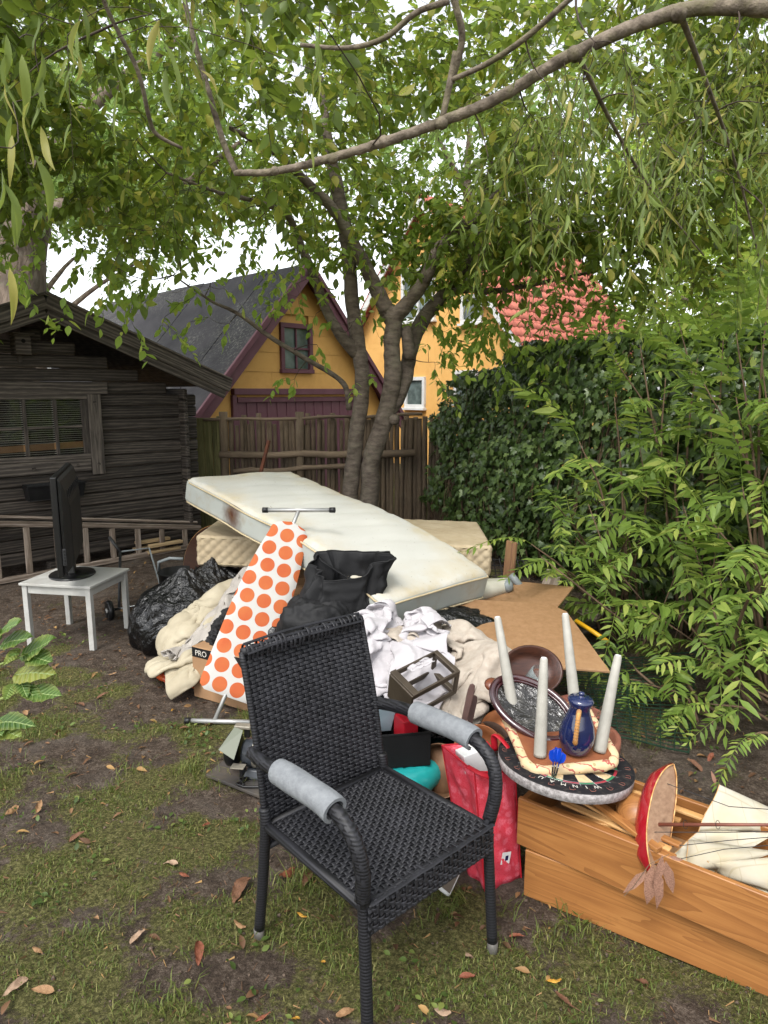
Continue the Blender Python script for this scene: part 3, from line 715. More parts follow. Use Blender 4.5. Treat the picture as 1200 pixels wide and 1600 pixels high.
def leaf_objects(T, P, A, N, L, mat, parent, name='leaf', variants=6, mats=None):
    """single leaves as objects that share a few meshes"""
    V, F = T; ms = []
    for q in range(variants):
        v = V.copy(); v[:, 2] += 0.06 * np.sin(v[:, 0] * 5 + q) * v[:, 0]; v[:, 1] *= nprng.uniform(.88, 1.1); v[:, 2] += nprng.uniform(-.12, .12) * v[:, 0] ** 2
        me = np_mesh(name, v, F, True); me.materials.append(MATS[mat]); ms.append(me)
    A = unit(A); S = unit(np.cross(N, A)); N = np.cross(A, S); out = []
    for i in range(len(P)):
        m = basis(P[i], A[i] * L[i], S[i] * L[i], N[i] * L[i]); out.append(put(name, ms[i % variants], None, parent, m))
    return out

class Tree:
    """trunk lines given as points (x,y,z,r); twigs join every leaf shoot to the nearest wood"""
    def __init__(s, root, bark, twig='twig'):
        s.root, s.bark, s.twig = root, bark, twig; s.nodes = []; s.rad = []; s.thin = 1.0
        s.tw = MB()
    def limb(s, pts, name='limb', n=10, sub=5, rough=0.0, nodes_from=0.0):
        q = smooth_poly(pts, sub); p = [Vector(a[:3]) for a in q]; r = [max(.002, a[3]) for a in q]
        if rough: p = [a + Vector((rnd.uniform(-1, 1), rnd.uniform(-1, 1), rnd.uniform(-.5, .5))) * rough for a in p]; r = [x * s.thin * rnd.uniform(.95, 1.05) for x in r]
        mb = MB().tube(p, r, n); o = mb.build(name, MATS[s.bark], s.root, smooth=True)
        k = int(len(p) * nodes_from)
        s.nodes += [np.array(a) for a in p[k:]]; s.rad += r[k:]; return o
    def grow(s, C, r0=0.006, maxr=0.02, order=None, seg=4, sag=0.05, tips=True):
        nodes = np.array(s.nodes); rad = list(s.rad); D = []
        d0 = np.array([np.min(np.sum((nodes - c) ** 2, 1)) for c in C]); idx = np.argsort(d0)
        buf = np.zeros((len(nodes) + len(C) * seg, 3)); buf[:len(nodes)] = nodes; nn = len(nodes)
        dirs = np.zeros((len(C), 3))
        for i in idx:
            c = C[i]; dd = np.sum((buf[:nn] - c) ** 2, 1); j = int(np.argmin(dd)); a = buf[j]; L = math.sqrt(dd[j])
            if L < 1e-4: dirs[i] = (0, 0, -1); continue
            mid = nprng.normal(0, .09, 3) * L; ra = min(rad[j] * .8, r0 + .006 * L, maxr); rb = max(.0014, ra * .45)
            pts = [a]; rr = [ra]
            for q in range(1, seg + 1):
                t = q / seg; p = a + (c - a) * t + mid * math.sin(math.pi * t) + np.array([0, 0, -sag * L * math.sin(math.pi * t) * .5])
                pts.append(p); rr.append(ra + (rb - ra) * t)
                buf[nn] = p; nn += 1; rad.append(rr[-1])
            s.tw.tube(pts, rr, 4, cap=False); dirs[i] = (pts[-1] - pts[-2])
        return unit(dirs)
    def finish(s):
        if s.tw.f: tag(s.tw.build('twigs', MATS[s.twig], s.root, smooth=True), kind='stuff')
def shoots(C, D, n, Ls, leafL, droop=0.4, spread=0.9, up=0.3, seed=0, tree=None, tr=.0016):
    """leaves set along a shoot at each point C with direction D"""
    g = np.random.default_rng(seed); m = len(C)
    D = unit(D + g.normal(0, .35, (m, 3)) + np.array([0, 0, -droop * .5])); Ln = Ls * g.uniform(.6, 1.3, m)
    if tree is not None:
        for i in range(m):
            c, d, l = C[i], D[i], Ln[i]; tree.tw.tube([c, c + d * l * .5 - np.array([0, 0, droop * .125 * l]), c + d * l - np.array([0, 0, droop * .5 * l])], [tr, tr * .8, tr * .4], 3, cap=False)
    P, A, N, L = [], [], [], []
    for k in range(n):
        t = (k + g.uniform(0, 1, m)) / n
        pos = C + D * (Ln * t)[:, None]; pos[:, 2] -= droop * .5 * Ln * t * t
        side = unit(np.cross(D, g.normal(0, .5, (m, 3)) + np.array([0, 0, 1]))) * (1 if k % 2 else -1)
        a = unit(D * g.uniform(.2, .8, (m, 1)) + side * spread + np.array([0, 0, -1]) * g.uniform(droop * .3, droop * 1.4, (m, 1)) + g.normal(0, .25, (m, 3)))
        P.append(pos); A.append(a); N.append(unit(np.array([0, 0, 1.0]) * up + g.normal(0, .45, (m, 3)) + np.array([0, 0, .5]))); L.append(leafL * g.uniform(.55, 1.25, m))
    return np.concatenate(P), np.concatenate(A), np.concatenate(N), np.concatenate(L)
def in_ellipsoids(E, n, seed, keep=None):
    g = np.random.default_rng(seed); vol = np.array([e[3] * e[4] * e[5] * (e[6] if len(e) > 6 else 1) for e in E]); out = []
    for e, k in zip(E, (vol / vol.sum() * n).astype(int)):
        d = unit(g.normal(size=(k * 3, 3))) * g.uniform(0, 1, (k * 3, 1)) ** (1 / 2.6)
        p = d * np.array(e[3:6]) + np.array(e[:3])
        p = p[fbm(p * .9, seed + 5, 3) > -0.12]
        if keep is not None: p = p[keep(p)]
        out.append(p[:k])
    return np.concatenate(out)
def proj(P):
    q = P - np.array([0, 0, CAM_H]); zf = q[:, 1] * _c - q[:, 2] * _s; up = q[:, 1] * _s + q[:, 2] * _c
    zf = np.maximum(zf, .05)
    return 600 + CAM_F * q[:, 0] / zf, 800 - CAM_F * up / zf
def P4(u, v, y, r): p = at(u, v, y); return (p.x, p.y, p.z, r)

def cherry():
    t = thing('cherry_tree', 'several-stemmed cherry tree standing behind the mattresses', 'tree', (-.2, 6.5, 0))
    T = Tree(t, 'bark_cherry'); T.thin = .86
    T.limb([(-.30, 6.55, -.1, .12), (-.31, 6.55, .3, .10), P4(547, 770, 6.55, .09), P4(556, 690, 6.5, .084), P4(566, 600, 6.45, .08), P4(560, 540, 6.45, .079), P4(551, 480, 6.45, .075), P4(545, 400, 6.4, .07), P4(532, 320, 6.3, .07), P4(515, 230, 6.2, .05), P4(500, 120, 6.2, .03)], 'trunk', 12, 6, .004, .35)
    T.limb([(-.22, 6.62, -.1, .14), (-.2, 6.6, .35, .12), P4(578, 770, 6.55, .105), P4(580, 720, 6.5, .10), P4(602, 650, 6.45, .098), P4(614, 590, 6.4, .095), P4(612, 540, 6.4, .088), P4(615, 505, 6.4, .092), P4(604, 484, 6.4, .09)], 'trunk', 12, 6, .004, .5)
    T.limb([P4(596, 665, 6.45, .09), P4(630, 600, 6.5, .085), P4(640, 555, 6.55, .08), P4(660, 500, 6.6, .08), P4(690, 465, 6.65, .075), P4(720, 435, 6.7, .06), P4(742, 380, 6.7, .05), P4(752, 335, 6.7, .035), P4(770, 240, 6.6, .02)], 'stem', 11, 5, .004)
    T.limb([P4(606, 490, 6.4, .085), P4(582, 440, 6.35, .075), P4(560, 395, 6.25, .068), P4(530, 340, 6.1, .055), P4(490, 295, 5.9, .045), P4(430, 240, 5.6, .03), P4(360, 200, 5.2, .018)], 'limb', 10, 5, .004)
    T.limb([P4(612, 500, 6.4, .085), P4(640, 470, 6.35, .075), P4(662, 440, 6.3, .068), P4(682, 395, 6.25, .06), P4(715, 360, 6.2, .055), P4(750, 335, 6.1, .045), P4(800, 270, 6.0, .03), P4(860, 200, 5.9, .015)], 'limb', 10, 5, .004)
    T.limb([P4(640, 560, 6.45, .07), P4(636, 525, 6.42, .062), P4(634, 512, 6.42, .055)], 'stub', 10, 4, .003)
    T.limb([P4(556, 552, 6.45, .07), P4(530, 520, 6.35, .06), P4(508, 480, 6.3, .05), P4(490, 430, 6.2, .045), P4(465, 370, 6.1, .038), P4(447, 335, 5.9, .032), P4(400, 315, 5.6, .022), P4(340, 300, 5.2, .014), P4(260, 270, 4.8, .008)], 'limb', 9, 5, .003)
    T.limb([P4(546, 640, 6.5, .035), P4(540, 605, 6.45, .03), P4(520, 585, 6.4, .028), P4(480, 562, 6.2, .025), P4(420, 525, 6.0, .022), P4(372, 490, 5.8, .018), P4(330, 470, 5.6, .012), P4(270, 430, 5.3, .007)], 'branch', 8, 5, .003)
    T.limb([P4(690, 462, 6.6, .045), P4(730, 452, 6.5, .038), P4(770, 455, 6.4, .032), P4(830, 445, 6.3, .024), P4(900, 430, 6.2, .016), P4(1000, 410, 6.0, .01)], 'branch', 8, 5, .003)
    T.limb([P4(720, 432, 6.65, .035), P4(780, 380, 6.5, .028), P4(860, 330, 6.3, .02), P4(1000, 260, 6.0, .01)], 'branch', 8, 5, .003)
    for (u, v, y) in ((616, 655, 6.38),):
        mb = MB(); mb.lathe([(.0, .05), (.025, .045), (.045, .02), (.05, 0), (.055, -.02)], 9, basis(at(u, v, y), *frame(Vector((0, -1, .2))))); mb.build('knot', MATS['bark_cherry'], t, smooth=True)
    def keep(P):
        u, v = proj(P)
        low = 468 + 60 * np.sin(u * .013 + 1) + 70 * (u > 640) * (u < 900) + 40 * fbm(np.stack([u * .008, v * .004, u * 0], -1), 4, 2)
        hole = ((np.abs(u - 350) / 110) ** 2 + ((v - 395) / 60) ** 2 < 1) & (P[:, 2] < 9)
        hole2 = ((np.abs(u - 100) / 60) ** 2 + ((v - 400) / 70) ** 2 < 1)
        win = (u > 300) & (u < 640) & (v > 395) & (np.random.default_rng(1).uniform(size=len(u)) > .22)
        red = ((u - 850) / 95) ** 2 + ((v - 470) / 70) ** 2 < np.random.default_rng(3).uniform(-.9, 1.6, len(u))
        hol3 = fbm(np.stack([u * .011, v * .014, u * 0], -1), 31, 2) > .52
        return (v < low) & ~hole & ~hole2 & ~win & ~red & ~hol3 & (P[:, 1] > 2.0)
    E = [(-.6, 5.9, 4.3, 4.0, 2.4, 1.7), (-2.6, 4.2, 3.3, 1.9, 1.2, .95, 1.5), (-1.3, 3.6, 3.5, 1.3, .8, .7, 1.5), (2.6, 6.2, 3.8, 2.6, 1.8, 1.5, 1.5), (1.6, 6.6, 3.2, 1.5, 1.0, .8, 1.8), (-2.9, 5.4, 3.1, 1.6, 1.0, .8, 1.2)]
    C = in_ellipsoids(E, 4600, 5, keep)
    D = T.grow(C, .004, .016, sag=.03)
    P, A, N, L = shoots(C, D, 11, .30, .092, .55, .8, seed=3, tree=T, tr=.002)
    ok = keep(P) | (np.random.default_rng(2).uniform(size=len(P)) < .5); P, A, N, L = P[ok], A[ok], N[ok], L[ok]
    u, v = proj(P); vis = (u > 0) & (u < 1200) & (v > 0)
    score = np.where(vis, L / P[:, 1], 0); o = np.argsort(-score)
    near, rest = o[:300], o[300:]
    leaf_objects(T_broad(.52), P[near], A[near], N[near], L[near], 'leaf_cherry', t)
    leaves_part('crown', T_broad(.52), P[rest], A[rest], N[rest], L[rest], 'leaf_cherry', t)
    # low sprays hanging in front of the houses
    g = np.random.default_rng(8); S = []
    for u_, v_, y_, k in ((470, 470, 6.1, 9), (520, 540, 6.2, 5), (700, 540, 6.4, 12), (740, 505, 6.4, 14), (770, 520, 6.3, 16), (680, 500, 6.5, 8), (300, 490, 5.6, 6), (250, 500, 5.4, 4), (420, 450, 6.0, 8), (590, 545, 6.4, 3), (800, 560, 6.2, 12), (720, 575, 6.3, 6), (470, 570, 6.2, 3), (580, 410, 6.3, 6), (490, 420, 6.2, 6), (200, 470, 5.2, 5), (1000, 470, 6.0, 18), (930, 520, 6.0, 12), (160, 400, 5.0, 7), (210, 430, 5.2, 9), (250, 400, 5.2, 9), (150, 450, 5.0, 6), (290, 390, 5.4, 6), (330, 440, 5.6, 7), (400, 380, 5.8, 6), (440, 400, 5.9, 9), (470, 360, 6.0, 9), (510, 390, 6.1, 7), (60, 440, 4.8, 7), (30, 400, 4.6, 6), (600, 350, 6.5, 14), (640, 360, 6.5, 16), (680, 350, 6.5, 14), (700, 420, 6.5, 12), (620, 420, 6.6, 9), (660, 480, 6.6, 8), (760, 440, 6.4, 12), (740, 380, 6.4, 16), (590, 460, 6.6, 5), (820, 400, 6.3, 14), (810, 500, 6.2, 14), (560, 330, 6.4, 14), (640, 300, 6.4, 22), (680, 300, 6.4, 20), (700, 330, 6.5, 18), (610, 310, 6.4, 16), (650, 400, 6.5, 14), (720, 470, 6.4, 12), (860, 380, 6.2, 12), (900, 400, 6.1, 14), (950, 450, 5.9, 16), (880, 520, 5.9, 12), (1050, 500, 5.2, 18), (1120, 480, 5.0, 18), (1180, 500, 4.8, 16), (980, 530, 5.4, 14), (1080, 540, 5.0, 12), (1000, 400, 5.8, 14), (1150, 420, 5.2, 16), (840, 560, 5.9, 8), (650, 400, 6.5, 6), (880, 470, 6.2, 7)):
        p = at(u_, v_, y_); S += [np.array(p) + g.normal(0, .13, 3) for _ in range(k)]
    S = np.array(S); D = T.grow(S, .0035, .01, sag=.1)
    P, A, N, L = shoots(S, D, 6, .16, .085, .7, .7, seed=4, tree=T); leaves_part('hanging_sprays', T_broad(.5), P, A, N, L, 'leaf_bright', t)
    T.finish()
cherry()

def willow():
    t = thing('willow_tree', 'overhanging willow with one long bare limb across the top', 'tree', (3.2, 2.5, 0))
    T = Tree(t, 'bark_willow')
    T.limb([(3.2, 2.5, -.1, .2), (3.15, 2.5, 1.0, .17), (3.0, 2.5, 2.2, .15), (2.6, 2.5, 3.0, .12), (2.0, 2.55, 3.2, .09)], 'trunk', 12, 6, .004, .6)
    T.limb([(2.1, 2.54, 3.19, .07), P4(1330, 20, 2.6, .037), P4(1200, 12, 2.62, .030), P4(1060, 18, 2.66, .0245), P4(900, 82, 2.72, .0225), P4(780, 152, 2.78, .0205), P4(690, 190, 2.82, .0195), P4(600, 222, 2.86, .018), P4(520, 246, 2.9, .0165), P4(430, 268, 2.95, .0145), P4(368, 270, 3.0, .0125)], 'long_limb', 12, 14, .0022)
    T.limb([P4(370, 271, 3.0, .0135), P4(350, 225, 2.98, .0125), P4(325, 140, 2.9, .0115), P4(300, 50, 2.85, .010), P4(275, -60, 2.8, .008)], 'branch', 8, 5)
    T.limb([P4(285, 232, 2.9, .006), P4(245, 210, 2.85, .008), P4(232, 180, 2.8, .0085), P4(215, 110, 2.7, .008), P4(170, 20, 2.6, .0075), P4(140, -60, 2.5, .007)], 'branch', 7, 5)
    T.limb([P4(705, 130, 2.82, .013), P4(722, 60, 2.75, .013), P4(710, 0, 2.7, .013), P4(700, -60, 2.7, .012)], 'branch', 8, 5)
    T.limb([P4(470, 70, 3.0, .008), P4(540, 75, 2.95, .009), P4(600, 60, 2.9, .0105), P4(650, 20, 2.85, .011), P4(700, 2, 2.75, .012)], 'branch', 8, 5)
    T.limb([P4(690, 190, 2.82, .012), P4(705, 120, 2.8, .013), P4(712, 80, 2.78, .012)], 'branch', 8, 4)
    T.limb([P4(705, 125, 2.8, .009), P4(760, 100, 2.7, .010), P4(820, 60, 2.6, .010), P4(900, -10, 2.5, .009)], 'branch', 8, 5)
    T.limb([P4(1060, 15, 2.65, .012), P4(1100, 120, 2.9, .009), P4(1150, 260, 3.3, .006), P4(1190, 420, 3.6, .004)], 'branch', 7, 5)
    for (u, v, y, r) in ((900, 82, 2.70, .030), (690, 190, 2.80, .027), (520, 246, 2.88, .023), (1060, 18, 2.64, .033), (600, 222, 2.85, .024), (430, 268, 2.93, .019)):
        MB().lathe([(.0, r * .55), (r * .45, r * .5), (r * .85, r * .1), (r, -r * .5)], 9, basis(at(u, v, y), *frame(Vector((rnd.uniform(-.5, .5), -1, rnd.uniform(-.6, .6)))))).build('knot', MATS['bark_willow'], t, smooth=True)
    T.limb([P4(900, 80, 2.72, .010), P4(960, 200, 3.2, .008), P4(1020, 300, 3.6, .006), P4(1100, 400, 3.9, .004)], 'branch', 7, 5)
    def keep(P):
        u, v = proj(P)
        lim = np.where(u < 450, 130, np.where(u < 700, 330, 430)) + 50 * fbm(np.stack([u * .01, v * 0, u * 0], -1), 9, 2)
        gap = fbm(np.stack([u * .012, v * .012, u * 0], -1), 12, 2) > .4
        return (v < lim) & ~gap & (P[:, 1] > 1.9)
    E = [(1.2, 3.0, 3.1, 1.7, .9, .8), (0.1, 2.9, 3.1, 1.0, .6, .5, 1.6), (2.0, 3.8, 3.2, 1.5, 1.0, .6, .6), (-1.0, 2.6, 3.1, .9, .5, .45, 1.2), (1.0, 2.2, 3.3, 2.2, .6, .6)]
    C = in_ellipsoids(E, 560, 15, keep); D = T.grow(C, .003, .007, sag=-.05)
    P, A, N, L = shoots(C, D, 13, .30, .088, .95, .75, seed=6, tree=T, tr=.0014)
    u, v = proj(P); vis = (u > 0) & (u < 1200) & (v > 0); o = np.argsort(-np.where(vis, L / P[:, 1], 0)); near, rest = o[:300], o[300:]
    leaf_objects(T_willow(.15), P[near], A[near], N[near], L[near], 'leaf_willow', t)
    leaves_part('crown', T_lance(.15), P[rest], A[rest], N[rest], L[rest], 'leaf_willow', t)
    # large single leaves close to the viewer, top left
    g = np.random.default_rng(3); S = np.array([np.array(at(u_, v_, y_)) for u_, v_, y_ in ((10, 40, 1.6), (30, 60, 1.65), (60, 20, 1.7), (120, 40, 1.8), (180, 60, 1.9), (20, 160, 1.7), (0, 230, 1.5), (60, 110, 1.75), (500, 30, 2.1), (490, 110, 2.1), (250, 30, 1.9), (130, 10, 1.8))])
    D = T.grow(S, .002, .004); P, A, N, L = shoots(S, D * .3 + np.array([0, 0, -1]), 3, .10, .115, 2.2, .35, seed=9)
    leaf_objects(T_willow(.17), P, A, N, L, 'leaf_willow', t)
    T.finish()
willow()

def old_tree():
    t = thing('old_tree', 'thick grey trunk of an old tree behind the shed roof', 'tree', (-5.4, 9.6, 0))
    T = Tree(t, 'bark_old')
    T.limb([(-5.4, 9.6, -.1, .5), (-5.35, 9.6, 1.5, .40), P4(25, 480, 9.5, .36), P4(28, 400, 9.5, .34), P4(35, 330, 9.5, .33), P4(15, 250, 9.5, .28), P4(-20, 120, 9.4, .24), P4(-40, -100, 9.2, .18)], 'trunk', 14, 6, .012, .4)
    T.limb([P4(45, 350, 9.5, .17), P4(80, 330, 9.45, .13), P4(120, 322, 9.4, .11), P4(170, 335, 9.3, .09), P4(230, 330, 9.2, .07), P4(300, 280, 9.1, .05), P4(380, 220, 9.0, .03)], 'limb', 10, 5, .008)
    T.limb([P4(20, 300, 9.5, .16), P4(80, 230, 9.6, .12), P4(160, 150, 9.8, .09), P4(280, 60, 10, .05)], 'limb', 9, 5, .008)
    def keep(P):
        u, v = proj(P); hole = ((u - 100) / 70) ** 2 + ((v - 400) / 75) ** 2 < 1
        return (v < 440) & ~hole & ~((u > 270) & (u < 430) & (v > 360))
    C = in_ellipsoids([(-4.2, 9.6, 6.0, 3.5, 2.2, 2.4), (-2.2, 9.2, 5.0, 2.2, 1.6, 1.3)], 1000, 25, keep)
    D = T.grow(C, .008, .04, seg=4)
    P, A, N, L = shoots(C, D, 9, .45, .13, .5, .9, seed=12)
    leaves_part('crown', T_small(), P, A, N, L, 'leaf_far', t); T.finish()
old_tree()

def far_tree(loc, E, n, seed, label, leafL=.16, mat='leaf_far', keepf=None):
    t = thing('background_tree', label, 'tree', loc, group='trees in the background'); T = Tree(t, 'bark_old')
    x, y, _ = loc; top = E[0][2] + E[0][5] * .5
    T.limb([(x, y, -.1, .28), (x + .1, y, 1.5, .22), (x, y + .1, top * .5, .17), (x - .1, y, top * .8, .1), (x, y, top, .04)], 'trunk', 9, 4, .01, .4)
    for a in range(5):
        an = a * 1.3 + seed; e = E[0]; T.limb([(x, y, top * (.35 + a * .09), .09), (x + math.cos(an) * e[3] * .4, y + math.sin(an) * e[4] * .4, top * (.5 + a * .08), .06), (x + math.cos(an) * e[3] * .8, y + math.sin(an) * e[4] * .8, top * (.6 + a * .08), .02)], 'limb', 7, 4, .01)
    C = in_ellipsoids(E, n, seed, keepf); D = T.grow(C, .01, .04, seg=3)
    P, A, N, L = shoots(C, D, 9, .55, leafL, .5, .9, seed=seed); leaves_part('crown', T_small(), P, A, N, L, mat, t); T.finish()
def kr(P):
    u, v = proj(P); red = ((u - 860) / 110) ** 2 + ((v - 460) / 85) ** 2 < 1
    return ~red & ~((u < 820) & (v > 380) & (u > 540))
far_tree((6.2, 10.5, 0), [(5.6, 10.5, 4.0, 2.6, 1.8, 2.4), (4.3, 9.6, 2.9, 1.6, 1.2, 1.3)], 1000, 41, 'bright green leafy tree behind the ivy at the far right', .13, 'leaf_bright', kr)
far_tree((9.5, 15, 0), [(9, 15, 6.5, 3.5, 2.5, 3.6), (6.8, 15, 5, 2.5, 2, 2.5)], 900, 42, 'tall pale tree filling the gap right of the red roof', .2, 'leaf_far', kr)
far_tree((2.5, 21, 0), [(2.5, 21, 8.5, 4.5, 2.5, 3.0), (6, 20, 8.0, 3, 2, 3)], 800, 43, 'tall pale tree rising behind the yellow house roof', .24, 'leaf_far', lambda P: proj(P)[1] < 300)
far_tree((-9, 18, 0), [(-8.5, 18, 6.5, 3.6, 2.5, 3.5), (-5.6, 18, 7.6, 3.4, 2, 2.8)], 1100, 44, 'pale distant tree behind the thick old trunk at the left edge', .24, 'leaf_far', lambda P: ~((proj(P)[0] > 270) & (proj(P)[1] > 350)) & (proj(P)[1] < 445) & ~((proj(P)[0] > 60) & (proj(P)[0] < 140) & (proj(P)[1] > 350)))
# ================================================================ ivy on the right-hand fence
IA, IB = np.array([.62, 7.95]), np.array([3.3, 2.9]); IDR = (IB - IA) / np.linalg.norm(IB - IA); INR = np.array([IDR[1], -IDR[0]])
def ivy_surface(tt, f):
    """tt along the fence 0..1, f 0..1 from the ground up the face and over the top"""
    top = np.interp(tt, [-.03, .02, .1, .2, .3, .4, .6, 1], [1.30, 1.46, 1.74, 1.90, 2.04, 1.98, 2.06, 2.05])
    z = top * np.minimum(f / .82, 1) ; over = np.clip((f - .82) / .18, 0, 1)
    bulge = .16 + .22 * np.clip(tt * 3, 0, 1) * np.sin(np.pi * np.clip(z / top, 0, 1) * .85 + .25)
    Q = np.stack([tt * 9, z * 2.2, tt * 0], -1); bulge = bulge + .12 * fbm(Q, 51, 3)
    off = bulge * (1 - over) - .30 * over; z = z + .10 * np.sin(over * np.pi) + .13 * np.clip(f, 0, 1) * fbm(Q * 1.3, 53, 3)
    xy = IA + np.outer(tt * np.linalg.norm(IB - IA), IDR) + INR * -1 * 0
    xy = xy + np.outer(off, np.array([-abs(INR[0]), -abs(INR[1])]))
    return np.stack([xy[:, 0], xy[:, 1], z], -1)
def ivy():
    t = thing('ivy_hedge', 'dark glossy ivy covering the right-hand fence', 'ivy', (2.0, 5.4, 0))
    g = np.random.default_rng(61); n = 17000
    tt = g.uniform(-.015, 1.0, n) ** 1.0; f = g.uniform(0.02, 1, n)
    zlow = np.interp(tt, [0, .08, .15, .3, 1], [.30, .2, .1, .04, .0])
    keep = (f > zlow) & ~((tt < .10) & (fbm(np.stack([tt * 60, f * 5, tt * 0], -1), 8, 2) < -.25)) & (fbm(np.stack([tt * 30, f * 9, tt * 0], -1), 88, 2) > -.75)
    tt, f = tt[keep], f[keep]
    P = ivy_surface(tt, f); out = np.array([-abs(INR[0]), -abs(INR[1]), 0.0]); depth = g.uniform(0, 1, len(P)) ** 1.6 * .34
    P = P - out * depth[:, None]
    over = np.clip((f - .75) / .25, 0, 1)
    N = unit(out * (1 - .6 * over)[:, None] + np.array([0, 0, 1.0]) * (.55 + .8 * over)[:, None] + g.normal(0, .38, P.shape))
    A = unit(np.array([0, 0, -1.0]) + g.normal(0, .45, P.shape) + out * .35)
    L = g.uniform(.045, .088, len(P))
    u, v = proj(P); vis = (u < 1150) & (u > 600); o = np.argsort(-np.where(vis, L / P[:, 1] - depth, -1)); near, rest = o[:300], o[300:]
    ti = g.uniform(0, 1, 5200); fi = g.uniform(.02, .98, 5200); Pi = ivy_surface(ti, fi) - out * g.uniform(.25, .5, (5200, 1)); leaves_part('inner_foliage', T_ivy(), Pi, unit(np.array([0, 0, -1.0]) + g.normal(0, .5, Pi.shape)), unit(out + g.normal(0, .4, Pi.shape)), g.uniform(.09, .14, 5200), 'leaf_ivy', t)
    leaf_objects(T_ivy(), P[near], A[near], N[near], L[near], 'leaf_ivy', t)
    leaves_part('foliage', T_ivy(), P[rest], A[rest], N[rest], L[rest], 'leaf_ivy', t)
    mb = MB()
    for k in range(70):
        t0 = g.uniform(0, 1); pts = []; w = g.uniform(-.03, .03)
        F = np.linspace(.02, g.uniform(.4, .95), 9); q = ivy_surface(t0 + w * F + .006 * g.normal(size=9), F) - out * .06
        mb.tube(q, np.linspace(.007, .002, 9), 4, cap=False)
    tag(mb.build('vines', MATS['brown_stem'], t, smooth=True), kind='stuff')
ivy()

# ================================================================ shrubs with feathered leaves
def frond_mesh(seed, n=9, L=.40, ll=.105, droop=.35):
    g = np.random.default_rng(seed); V, F = [], []; base = 0; Tv, Tf = T_lance(.26)
    xs = np.linspace(0, 1, 12); curve = np.stack([xs * L, 0 * xs, -droop * L * xs ** 2 + .06 * L * xs], -1)
    P, A, N, Ls = [], [], [], []
    for k in range(n):
        f = .16 + .80 * k / (n - 1); p = np.array([f * L, 0, -droop * L * f * f + .06 * L * f]); tang = unit(np.array([1, 0, -2 * droop * f + .06]))
        s = ll * (.62 + .75 * math.sin(math.pi * (.18 + .70 * f))) * g.uniform(.9, 1.1) * .86
        for sd in (-1, 1):
            P.append(p); A.append(tang * (.30 + .45 * f) + np.array([0, sd, -.30]) + g.normal(0, .17, 3) - np.array([0, 0, .25 * g.uniform() ** 2])); N.append(np.array([.12, -sd * .35, 1]) + g.normal(0, .26, 3)); Ls.append(s * (g.uniform(.75, 1.12) if g.uniform() > .05 else .4))
    P.append(curve[-1]); A.append(np.array([1, 0, -.5])); N.append(np.array([.4, 0, 1])); Ls.append(ll * .8)
    V1, F1 = leaf_geo((Tv, Tf), np.array(P), np.array(A), np.array(N), np.array(Ls))
    mb = MB().tube(curve, np.linspace(.0026, .001, 12), 4, cap=False); V2 = np.array(mb.v); F2 = []
    for f in mb.f: F2 += [(f[0], f[1], f[2]), (f[0], f[2], f[3])]
    me = np_mesh('frond', np.concatenate([V1, V2]), np.concatenate([F1, np.array(F2) + len(V1)]), True); me.materials.append(MATS['leaf_frond']); return me
FR = [frond_mesh(70 + i, 7 + i % 5, .30 + .035 * (i % 5), .086 + .008 * (i % 4), .1 + .16 * (i % 5)) for i in range(16)]
def put_frond(t, p, d, s=1.0, roll=0.0):
    x = Vector(d).normalized(); y = Vector((0, 0, 1)).cross(x)
    y = y.normalized() if y.length > .1 else Vector((0, 1, 0)); z = x.cross(y)
    m = basis(p, x, y, z) @ Euler((roll, 0, 0)).to_matrix().to_4x4() @ Matrix.Scale(s, 4)
    put('frond', rnd.choice(FR), None, t, m)
def shrub(loc, stems, label, grp='feathery shrubs by the ivy'):
    """stems: list of (tip, number of fronds, size)"""
    t = thing('feathery_shrub', label, 'shrub', loc, group=grp); b = Vector(loc)
    for tip, n, s in stems:
        n = max(3, int(n * .85))
        tip = Vector(tip); a = b + Vector((rnd.uniform(-.12, .12), rnd.uniform(-.12, .12), 0)); L = (tip - a).length
        mid = a.lerp(tip, .55) + Vector((rnd.uniform(-.08, .08), rnd.uniform(-.08, .08), .12 * L))
        pts = smooth_poly([tuple(a) + (.011,), tuple(mid) + (.008,), tuple(tip) + (.003,)], 6)
        MB().tube([q[:3] for q in pts], [max(.002, q[3]) for q in pts], 6).build('stem', MATS['brown_stem'], t, smooth=True)
        ph = rnd.uniform(0, 6)
        for k in range(n):
            f = .42 + .58 * k / max(1, n - 1); q = pts[min(len(pts) - 1, int(f * (len(pts) - 1)))]
            an = ph + k * 2.4 + rnd.uniform(-.5, .5); d = Vector((math.cos(an), math.sin(an) - .35, rnd.uniform(-.15, .45)))
            if k == n - 1: d = (tip - mid).normalized() + Vector((0, -.2, -.1))
            put_frond(t, q[:3], d, s * rnd.uniform(.85, 1.35), rnd.uniform(-.45, .45))
